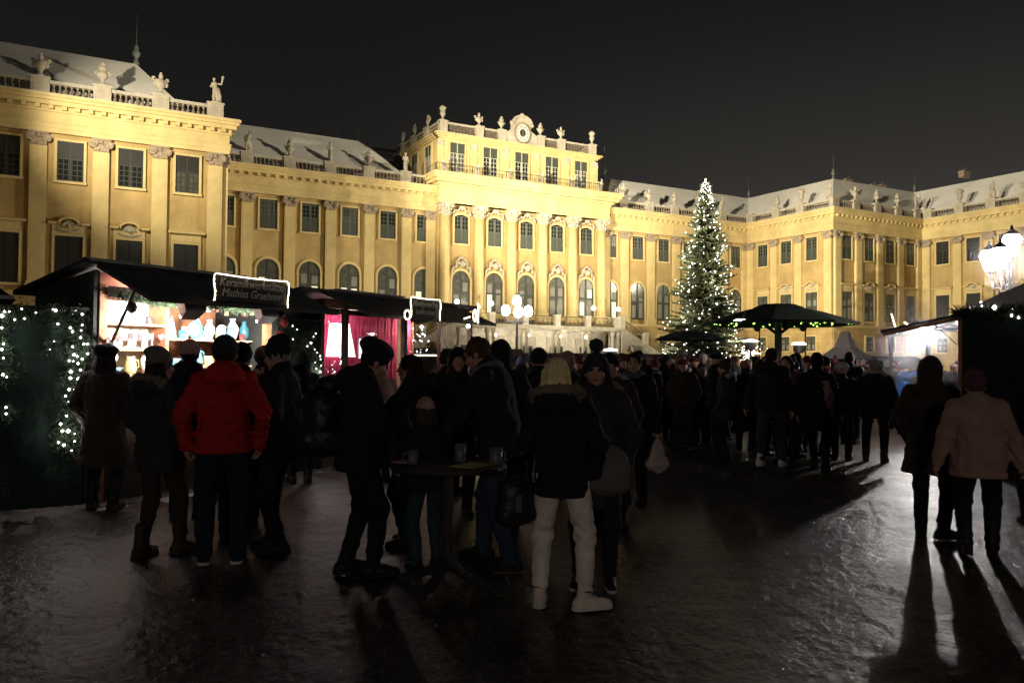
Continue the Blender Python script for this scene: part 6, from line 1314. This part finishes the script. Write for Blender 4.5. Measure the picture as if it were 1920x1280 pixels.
    # hats
    ht, hcol = g('hat'), 'cloth_' + g('hatcol', 'black')
    if ht:
        lo, hi = hc - Vector((.28, .28, .16)), hc + Vector((.28, .28, .34)); s = SDF(lo, hi, hh)
        if ht in ('beanie', 'pom', 'slouch'):
            s.ell(hd((0, -.012, .045)), (.096, .108, .108 if ht != 'slouch' else .12), .02, rot=HL)
            if ht == 'slouch': s.ell(hd((0, -.06, .13)), (.07, .08, .05), .05, rot=HL)
            s.cone(hd((0, .22, -.09)), hd((0, -.0, -.10)), .085, .07, .01, cut=True); s.ell(hd((0, .16, -.02)), (.12, .085, .055), .008, cut=True, rot=HL)
            pts = [hd((.092 * math.cos(t), .102 * math.sin(t) - .012, .045 - .0 * math.sin(t) + .012 * math.sin(t))) for t in [k * .4488 for k in range(15)]]
            for a, b in zip(pts, pts[1:]): s.cone(a, b, .013, .013, .008)
            s.rough(.003, 60, rs)
            if ht == 'pom':
                parts.append(('hat', s.mesh('hat', hcol))); s = SDF(hd((0, -.02, .2)) - Vector((.1,) * 3), hd((0, -.02, .2)) + Vector((.1,) * 3), hh * .8); s.ell(hd((0, -.02, .20)), .052, .01); s.rough(.012, 110, rs); s.rough(.006, 230, rs + 1); parts.append(('pompom', s.mesh('pompom', hcol, False))); ht = None
        elif ht == 'beret':
            s.ell(hd((.0, -.03, .10)), (.135, .142, .072), .02, rot=HL); s.ell(hd((0, -.01, .045)), (.096, .108, .05), .03, rot=HL); s.cone(hd((0, .22, -.09)), hd((0, -.0, -.12)), .085, .08, .01, cut=True); s.rough(.006, 26, rs)
        elif ht == 'cap':
            s.ell(hd((0, -.01, .07)), (.102, .116, .062), .02, rot=HL); s.cone(hd((-.05, .10, .045)), hd((.05, .10, .045)), .03, .03, .02, sq=('z', .4)); s.rough(.003, 30, rs)
        elif ht == 'furhat':
            s.ell(hd((0, -.005, .07)), (.125, .135, .095), .03, rot=HL); s.rough(.010, 60, rs); s.rough(.008, 130, rs + 2)
        if ht: parts.append(('hat', s.mesh('hat', hcol, ht != 'furhat')))
    if g('glasses'):
        m = MB(); [m.tube([tuple(hd((sg * .033 + .019 * math.cos(t), .101, .01 + .014 * math.sin(t)))) for t in [k * .785 for k in range(8)]], .0022, 4, closed=True) for sg in (-1, 1)]
        m.tube([tuple(hd((-.014, .104, .012))), tuple(hd((.014, .104, .012)))], .002, 4); [m.tube([tuple(hd((sg * .052, .1, .014))), tuple(hd((sg * .078, .0, .0)))], .002, 4) for sg in (-1, 1)]; parts.append(('glasses', m.mesh('glasses', 'iron')))
    return parts, hands
def place(parts, loc, rz, sc, lab, grp=None, cat='person'):
    t = thing('person', lab, cat, loc, rz, grp, None, sc)
    for p in parts:
        q = ob(p[0], p[1], t)
        if len(p) > 2:
            for n_, me in p[2]: ob(n_, me, q)
    return t
def person(px, py, H, f, lab, **o):
    p = gnd(px, py); p.z = 0; o.setdefault('seed', int(px)); parts, hands = make_person(o)
    rz = -math.atan2(p.x, p.y) - R(f); t = place(parts, p, rz, H / 1.75, lab); Mx = Matrix.Translation(p) @ Matrix.Rotation(rz, 4, 'Z') @ Matrix.Scale(H / 1.75, 4)
    return t, [Mx @ h_ for h_ in hands], rz, p
# --- near figures, left to right
person(192, 955, 1.73, 22, 'person in long brown fur coat and black beret, seen from behind beside the fir screen', coat='fur_brown', hem=.46, flare=.05, furcoat=1, fat=1.15, hat='beret', hatcol='black', hair='hair_dark', hairstyle='bob', boot=.18, shoes='boot_black', h=.012, arms=('pocket', 'pocket'))
person(290, 1040, 1.68, 55, 'person in grey wool beret and long dark quilted coat with fur-edged hood', coat='charcoal', hem=.72, fat=1.08, puff=.007, hood='down', fur='fur_trim', hat='slouch', hatcol='beanie_grey', hair='hair_dark', hairstyle='bob', trousers='dark_brown', leg=.92, shoes='boot_brown', boot=.12, feet=((-.02, -.12, .25), (.12, .16, -.15)), h=.012, eyes=1, head=(-.25, 0))
person(350, 972, 1.80, 15, 'person with pale beanie and thick grey scarf between the grey beret and the red jacket', coat='near_black', hem=.70, hat='beanie', hatcol='pale_pink', scarf='scarf_grey', hood='down', h=.015, shoes='boot_black', hair='hair_dark')
person(446, 1010, 1.76, 8, 'person with dark beanie hidden behind the shoulder of the red jacket', coat='black', hem=.74, hat='beanie', hatcol='near_black', h=.018, trousers='black')
person(415, 1055, 1.80, 4, 'person in bright red puffy jacket and knitted grey beanie seen from behind', coat='red', hem=.85, fat=1.10, wide=1.0, puff=.009, pitch=.06, hat='beanie', hatcol='charcoal', hair='hair_dark', trousers='navy', leg=1.12, shoes='navy', sole='sole_white', arms=((.27, .04, .90), (.27, .04, .90)), feet=((-.13, .02, .12), (.12, 0, -.15)), h=.011, hood='down')
person(488, 985, 1.74, 165, 'person with pale pink beanie facing the viewer behind the man in the flat cap', coat='charcoal', hem=.8, hat='beanie', hatcol='dusty_pink', scarf='scarf_grey', h=.015, eyes=1, head=(.5, .1), arms=('face', 'pocket'))
person(524, 1033, 1.79, -68, 'person in black coat and dark wool cap turned to the left, hand near the mouth', coat='black', hem=.78, fat=1.15, hat='slouch', hatcol='near_black', hair='hair_grey', arms=('pocket', 'face'), feet=((-.1, -.04, .1), (.1, .1, -.1)), h=.012, head=(0, .15), eyes=1)
person(562, 905, 1.70, -15, 'person in black coat standing before the narrow fir screen', coat='black', hem=.7, hair='hair_dark', h=.018, hood='up')
bp_t, bp_h, bp_r, bp_p = person(668, 1078, 1.77, 78, 'person in floppy black beret and black coat facing right, looking down', coat='near_black', hem=.78, fat=1.18, hat='beret', hatcol='near_black', hair='hair_dark', hairstyle='short', arms=('front', 'front'), feet=((-.11, -.06, .1), (.10, .1, -.1)), h=.011, head=(.1, .42), lean=.06, eyes=1, hood='down')
person(712, 905, 1.62, -40, 'person in light pinkish jacket lit by the pink stall', coat='dusty_pink', hem=.85, fat=1.1, hair='hair_dark', h=.016, eyes=1, arms=('front', 'pocket'), trousers='jeans')
person(768, 1022, 1.68, -78, 'person with long dark hair and hooded dark coat facing left at the standing table', coat='near_black', hem=.74, fat=1.1, hood='down', hair='hair_dark', hairstyle='long', arms=('table', 'front'), h=.012, eyes=1, fur='hair_dark')
person(800, 1068, 1.33, -25, 'child in pale knitted beanie and dark jacket leaning on the standing table', coat='near_black', hem=.80, fat=1.15, hat='beanie', hatcol='pale_pink', hair='hair_brown', hairstyle='bob', trousers='teal_jeans', arms=('table', 'table'), h=.014, lean=.08)
person(855, 965, 1.74, 175, 'person in black hooded coat behind the standing table', coat='black', hem=.72, hood='up', h=.016, arms=('front', 'pocket'))
person(835, 925, 1.74, 10, 'person in tall dark beanie behind the long dark hair', coat='black', hem=.75, hat='beanie', hatcol='near_black', h=.018)
person(860, 890, 1.62, 170, 'person with pale knit hat and maroon coat between dark beanie and the glasses wearer', coat='maroon', hem=.8, hat='beanie', hatcol='white_wool', h=.018, eyes=1)
gl_t, gl_h, gl_r, gl_p = person(936, 1058, 1.86, -76, 'person with glasses and short dark hair bending left over the standing table', coat='navy', hem=.82, fat=1.12, wide=1.08, hair='hair_brown', hairstyle='bald', arms=('table', (.14, .50, .98)), feet=((-.13, -.12, .1), (.13, .16, -.1)), lean=.20, head=(0, .25), glasses=1, eyes=1, h=.011, trousers='jeans', shoes='boot_black', scarf='grey')
person(935, 995, 1.80, 8, 'person with black hood up directly behind the man with glasses', coat='black', hem=.7, hood='up', fat=1.2, h=.016)
person(976, 905, 1.56, 178, 'person with round face in dark hood looking this way beside the blond hair', coat='navy', hem=.8, hood='up', h=.016, eyes=1)
person(1008, 950, 1.76, -10, 'person in black knit cap behind the blond hair', coat='black', hem=.8, hat='beanie', hatcol='black', h=.018)
person(1062, 935, 1.70, -12, 'person in dusty pink knit hat between the blond hair and the pompom hat', coat='charcoal', hem=.8, hat='slouch', hatcol='dusty_pink', h=.018, hood='down')
bw = person(1052, 1140, 1.66, 6, 'person with blond hair, black jacket, cream trousers and cream sneakers', coat='near_black', hem=.775, fat=1.03, wide=.95, hood='down', fur='fur_trim', hair='hair_blond', hairstyle='bob', hairw=.92, trousers='cream', leg=1.0, cuff=1, boot=.035, sole='sneaker_white', shoes='sneaker_cream', arms=('front', 'pocket'), feet=((-.155, .03, .05), (.165, -.01, -1.15)), side=-.07, h=.010, head=(-.25, .05))
person(1142, 985, 1.70, 172, 'person in round black knit hat whose face shows right of the pompom hat', coat='dark_brown', hem=.8, hat='beanie', hatcol='black', fur='fur_grey', hood='down', h=.015, eyes=1, fat=1.1)
pw = person(1115, 1098, 1.68, 183, 'person in black pompom hat and thick scarf facing the viewer with a shoulder bag', coat='charcoal', hem=.60, fat=1.08, puff=.006, hat='pom', hatcol='charcoal', scarf='charcoal', hood='down', fur='fur_trim', hair='hair_dark', hairstyle='long', arms=('pocket', 'down'), trousers='near_black', leg=.9, shoes='boot_black', sole='sole_white', h=.011, eyes=1)
pb = person(1188, 942, 1.74, 205, 'person with short dark hair and dark coat carrying a white plastic bag', coat='black', hem=.74, fat=1.1, hair='hair_dark', scarf='scarf_grey', arms=('down', 'down'), h=.013, eyes=1, head=(.3, .1))
person(1220, 822, 1.70, 75, 'person in dusty pink jacket and jeans holding out a hand', coat='dusty_pink', hem=.86, hat='beanie', hatcol='dusty_pink', trousers='jeans_mid', arms=('front', 'front'), h=.016, fat=1.05)
person(1258, 815, 1.66, 60, 'person in pale knit hat left of the man in the dark hat', coat='charcoal', hem=.8, hat='beanie', hatcol='pale_pink', h=.018)
person(1283, 826, 1.78, 2, 'person in long black overcoat and black hat under the small parasol', coat='black', hem=.55, fat=1.15, wide=1.1, hat='cap', hatcol='black', hair='hair_dark', h=.016, feet=((-.16, 0, .2), (.16, 0, -.2)))
person(1347, 814, 1.58, 180, 'person in white fluffy hat and black coat facing the viewer', coat='near_black', hem=.62, fat=1.2, hat='furhat', hatcol='white_wool', fur='fur_grey', hood='down', h=.015, eyes=1, arms=('pocket', 'down'))
person(1318, 800, 1.82, 182, 'tall person in dark grey coat and white cap behind the white fluffy hat', coat='charcoal', hem=.6, fat=1.2, hat='beanie', hatcol='white_wool', h=.018)
person(1397, 848, 1.64, 12, 'person in ribbed rose knit hat and long black coat', coat='black', hem=.42, fat=1.12, hat='beanie', hatcol='dusty_pink', hair='hair_dark', h=.015, shoes='boot_black', sole='sole_white')
person(1445, 876, 1.86, 14, 'tall person walking away in dark jacket, jeans and white trainers', coat='near_black', hem=.82, fat=1.18, hair='hair_dark', hood='down', trousers='jeans', shoes='sneaker_white', sole='sneaker_white', arms=('out', 'down'), feet=((-.08, -.30, 0, .05), (.10, .24, 0)), lean=.05, h=.013, leg=1.05)
person(1481, 858, 1.74, 8, 'person in black coat and dark cap just right of the walking tall man', coat='black', hem=.76, hat='cap', hatcol='black', h=.016)
person(1500, 846, 1.66, -20, 'person with long reddish brown hair left of the woman with the pink shawl', coat='near_black', hem=.78, hair='hair_brown', hairstyle='long', h=.016)
person(1532, 880, 1.74, 10, 'person in round black hat and boots with a pink shawl hanging from the arm', coat='black', hem=.60, fat=1.15, flare=.03, hat='slouch', hatcol='black', hair='hair_dark', boot=.2, leg=.85, arms=('down', 'out'), feet=((-.06, .1, .1), (.14, -.14, -.1)), h=.014)
wf = person(1578, 862, 1.62, 8, 'person in white fur hat and black coat holding a pale cup', coat='black', hem=.76, hat='furhat', hatcol='white_wool', h=.014, arms=('pocket', 'side'), fat=1.08)
person(1593, 832, 1.86, 6, 'tall person with short hair rising behind the white fur hat', coat='near_black', hem=.8, hair='hair_dark', h=.016)
person(1641, 866, 1.70, 4, 'person in dark coat with wide grey fur hood, boots and dark trousers', coat='near_black', hem=.74, fat=1.28, hood='down', fur='fur_grey', hair='hair_grey', h=.013, shoes='boot_brown', boot=.1, feet=((-.15, .06, .1), (.14, -.06, -.2)), arms=('out', 'out'))
bj = person(1693, 815, 1.64, 62, 'person in bright blue jacket and dark blue beanie eating with a hand at the mouth', coat='blue', hem=.88, fat=1.1, hat='beanie', hatcol='navy', arms=('face', 'face'), h=.013, eyes=1, puff=.005)
person(1745, 1006, 1.68, 16, 'person in long dark brown hooded coat beside the pink padded jacket', coat='dark_brown', hem=.62, fat=1.15, flare=.05, hood='up', trousers='black', arms=('pocket', 'front'), h=.011, feet=((-.10, .04, .2), (.12, -.02, -.9)), shoes='boot_black')
person(1836, 1038, 1.56, -8, 'person in beige pink padded jacket and patterned knit hat seen from behind', coat='beige_pink', hem=.74, fat=1.28, wide=1.05, puff=.004, pitch=.09, hat='slouch', hatcol='plum', trousers='black', arms=('out', 'out'), h=.011, boot=.16, side=-.04, leg=1.1)
person(1948, 985, 1.62, -15, 'dark figure cut off by the right edge of the picture', coat='black', hem=.6, hood='up', fat=1.2, h=.016)

# --- things they carry
mat('bag_dark', (.018, .016, .016), .5, .3, 8)
mat('plastic_bag', (.60, .48, .46), .4, .15, 5)
def bag_sdf(name, c, r, mt, lab, cat, rz=0, extra=None, h=.012, seed=1):
    s = SDF((-r[0] - .06, -r[1] - .06, -r[2] - .06), (r[0] + .06, r[1] + .06, r[2] + .06), h); s.ell((0, 0, 0), r, .02); s.cone((-r[0] * .6, 0, -r[2] * .55), (r[0] * .6, 0, -r[2] * .55), r[1] * .85, r[1] * .85, .04); s.cone((-r[0] * .45, 0, r[2] * .5), (r[0] * .45, 0, r[2] * .5), r[1] * .7, r[1] * .7, .04); s.rough(.006, 24, seed); s.rough(.003, 60, seed)
    t = thing(name, lab, cat, c, rz); ob('bag_body', s.mesh('bag_body', mt), t)
    return t
p = pw[3]; rzv = -math.atan2(p.x, p.y)
def rel(p, r_, f_, z): v = Vector((p.x, p.y, 0)).normalized(); rgt = Vector((v.y, -v.x, 0)); return p + rgt * r_ + v * f_ + Vector((0, 0, z))
c = rel(p, .09, -.20, .86); t = bag_sdf('shoulder_bag', c, (.15, .07, .18), 'cloth_bag_taupe', 'soft taupe shoulder bag worn across by the person in the pompom hat', 'bag', rzv)
m = MB(); w0 = rel(p, -.15, -.12, 1.40) - c; w1 = rel(p, .02, -.23, 1.02) - c; rm = Matrix.Rotation(-rzv, 3, 'Z'); m.tube([rm @ w0, rm @ (w0.lerp(w1, .5) + (rel(p, 0, -.05, 0) - p)), rm @ w1, (-.02, 0, .1)], .018, 6); m.build('strap', 'cloth_bag_taupe', t)
c = rel(bw[3], -.30, .02, .70); t = bag_sdf('handbag', c, (.13, .09, .16), 'bag_dark', 'glossy black handbag hanging left of the cream trousers', 'bag', 0)
m = MB(); m.tube([(-.08, 0, .1), (-.07, 0, .26), (0, 0, .32), (.07, 0, .26), (.08, 0, .1)], .009, 6); m.build('handle', 'bag_dark', t); m = MB(); m.box(-.06, -.02, -.105, -.095, -.06, .05); m.build('buckle', 'steel', t)
q = pb[1][0] if (pb[1][0] - Vector((0, 0, EYE))).dot(Vector((math.cos(YAW), -math.sin(YAW), 0))) > (pb[1][1] - Vector((0, 0, EYE))).dot(Vector((math.cos(YAW), -math.sin(YAW), 0))) else pb[1][1]
t = thing('plastic_bag', 'white and pink plastic carrier bag hanging from a hand', 'bag', q + Vector((0, 0, -.36)), 0); s = SDF((-.2, -.14, -.05), (.2, .14, .4), .012); s.cone((-.09, 0, .06), (.09, 0, .06), .06, .06, .02); s.cone((0, 0, .07), (0, 0, .24), .12, .06, .05, sq=('y', .5)); s.cone((-.06, 0, .2), (-.01, 0, .34), .03, .015, .02); s.cone((.06, 0, .2), (.01, 0, .34), .03, .015, .02); s.rough(.008, 30, 2); s.rough(.004, 75, 3); ob('bag_body', s.mesh('bag_body', 'plastic_bag'), t)
t = bag_sdf('backpack', rel(bp_p, -.27, .0, 1.16), (.12, .15, .25), 'bag_dark', 'full black backpack on the back of the person in the floppy beret', 'backpack', -math.atan2(bp_p.x, bp_p.y), seed=4); s = SDF((-.2, -.2, .1), (.22, .2, .42), .012); s.ell((.05, 0, .27), (.1, .12, .07), .02); s.cone((-.02, 0, .2), (-.10, 0, .27), .035, .02, .03); s.rough(.008, 30, 1); ob('top_flap', s.mesh('top_flap', 'bag_dark'), t); m = MB(); m.tube([(.1, -.1, .2), (.22, -.1, .18), (.25, -.1, -.02), (.12, -.1, -.2)], .018, 6); m.build('strap', 'bag_dark', t)
t = thing('phone', 'phone held in both hands of the person in the floppy beret', 'phone', bp_h[0].lerp(bp_h[1], .5) + Vector((0, 0, .03)), bp_r); m = MB(); m.box(-.035, .035, -.004, .004, -.03, .11); m.build('casing', 'iron', t)
def hand_cup(pt, lab, mn='mug_white', h_=.1): t = thing('mug', lab, 'mug', pt + Vector((0, 0, -.03)), 0); m = MB(); m.lathe([(.030, 0), (.036, .01), (.038, h_), (.033, h_), (.028, .015)], n=14); m.build('cup_body', mn, t, True); m = MB(); m.tube([(.036, 0, .02), (.06, 0, .03), (.06, 0, .07), (.036, 0, .08)], .006, 5); m.build('handle', mn, t)
hand_cup(wf[1][1], 'small pale cup in the hand of the person in the white fur hat'); hand_cup(gl_h[1] + Vector((0, 0, .0)), 'cup held over the table by the person with glasses')
sh_p = gnd(1532, 880); t = thing('shawl', 'pink shawl hanging beside the person in the round black hat', 'shawl', rel(sh_p, .17, -.14, 1.05), 0); s = SDF((-.3, -.15, -.4), (.3, .15, .5), .016); s.chain([(-.08, 0, .28), (.04, 0, .05), (.13, 0, -.28)], [.05, .10, .04], .04, sq=('y', .5)); s.rough(.012, 26, 4); ob('cloth', s.mesh('cloth', 'cloth_dusty_pink'), t)

# --- the crowd further back: shared figures in differing clothes, every one its own object
PROTO = []
for i, o in enumerate((dict(hem=.72, hat='beanie', fat=1.1), dict(hem=.80, hair='hair_dark', fat=1.1), dict(hem=.6, hood='up', fat=1.15), dict(hem=.7, hat='slouch', fat=1.1, hood='down', fur='fur_grey'),
                       dict(hem=.82, hat='cap', fat=1.15, wide=1.1), dict(hem=.74, hair='hair_dark', hairstyle='long', fat=1.1), dict(hem=.7, hat='pom', fat=1.1, scarf='grey'), dict(hem=.8, hair='hair_dark', hat='beret', hairstyle='bob'))):
    o.update(h=.026, seed=40 + i, arms=(('pocket', 'pocket'), ('front', 'pocket'), ('down', 'down'), ('pocket', 'front'))[i % 4]); PROTO.append((o, make_person(o)[0]))
HATN = ('knit hat', 'bare head', 'raised hood', 'soft hat', 'flat cap', 'long hair', 'pompom hat', 'beret')
rng = random.Random(21); used_lab = {}; pts = []
near_px = [(1220, 15), (1283, 15), (1347, 16), (1397, 14), (1445, 12), (1481, 13), (1532, 12), (1578, 13), (1641, 13), (1702, 15)]
coats = ['black', 'near_black', 'navy', 'charcoal', 'dark_brown', 'olive', 'black', 'near_black', 'plum', 'charcoal', 'denim_blue', 'black', 'maroon', 'navy']
hats = ['black', 'charcoal', 'grey', 'dusty_pink', 'white_wool', 'plum', 'navy', 'light_grey', 'maroon']
word = lambda c: c.replace('near_black', 'blackish').replace('_wool', '').replace('denim_blue', 'denim blue').replace('_', ' ')
zones = ((880, 1000, 'behind the standing table group'), (1000, 1100, 'before the palace terrace'), (1100, 1200, 'before the palace stairs'), (1200, 1300, 'around the small parasol'), (1300, 1400, 'before the Christmas tree'), (1400, 1490, 'under the big parasol'), (1490, 1600, 'before the white pavilion tent'), (1600, 1700, 'near the lit right tent'), (1700, 1800, 'under the right tent awning'), (700, 880, 'beside the pink stall'))
tries = 0
while len(pts) < 132 and tries < 6000:
    tries += 1; d = rng.choice((13.5, 15, 16, 17, 18.5, 20, 22, 24, 27, 30)) + rng.uniform(-.8, .8); z_ = rng.choice(zones[:8] * 3 + zones[8:9]); px_ = rng.uniform(z_[0], z_[1])
    if px_ > 1690: d = max(d, 15)
    if px_ < 1180 and d < 14: continue
    p = at(px_, 690, d); p.z = 0
    if any((p - q).length < .5 for q in pts): continue
    if p.x > 12.4 and 8 < p.y < 13: continue
    i = rng.randrange(8); c1, c2 = rng.choice(coats), rng.choice(hats); hn = HATN[i]; row = 'near' if d < 16.5 else ('middle' if d < 21 else 'far')
    hatw = f'{word(c2)} {hn}' if PROTO[i][0].get('hat') else hn
    lab = f'{row} row person, {word(c1)} coat and {hatw}, {z_[2]}'
    if lab in used_lab: continue
    used_lab[lab] = 1; pts.append(p); rz = -math.atan2(p.x, p.y) - R(rng.choice((0, 15, -20, 40, -45, 70, -75, 100, -110, 160, 180, 200)) + rng.uniform(-10, 10))
    t = thing('person', lab, 'person', p, rz, 'crowd in the courtyard', None, rng.gauss(1.70, .07) / 1.75)
    for pt_ in PROTO[i][1]:
        q = ob(pt_[0], pt_[1], t)
        mcol = {'coat': c1, 'hat': c2, 'pompom': c2, 'trousers': rng.choice(('black', 'navy', 'jeans', 'near_black', 'jeans_mid')), 'shoe': 'boot_black', 'hair': rng.choice(('hair_dark', 'hair_brown', 'hair_grey', 'hair_dark'))}.get(pt_[0])
        if mcol: q.material_slots[0].link = 'OBJECT'; q.material_slots[0].material = M['cloth_' + mcol]
for o in list(bpy.data.objects):
    if o.type == 'MESH' and o.users == 0: bpy.data.objects.remove(o)
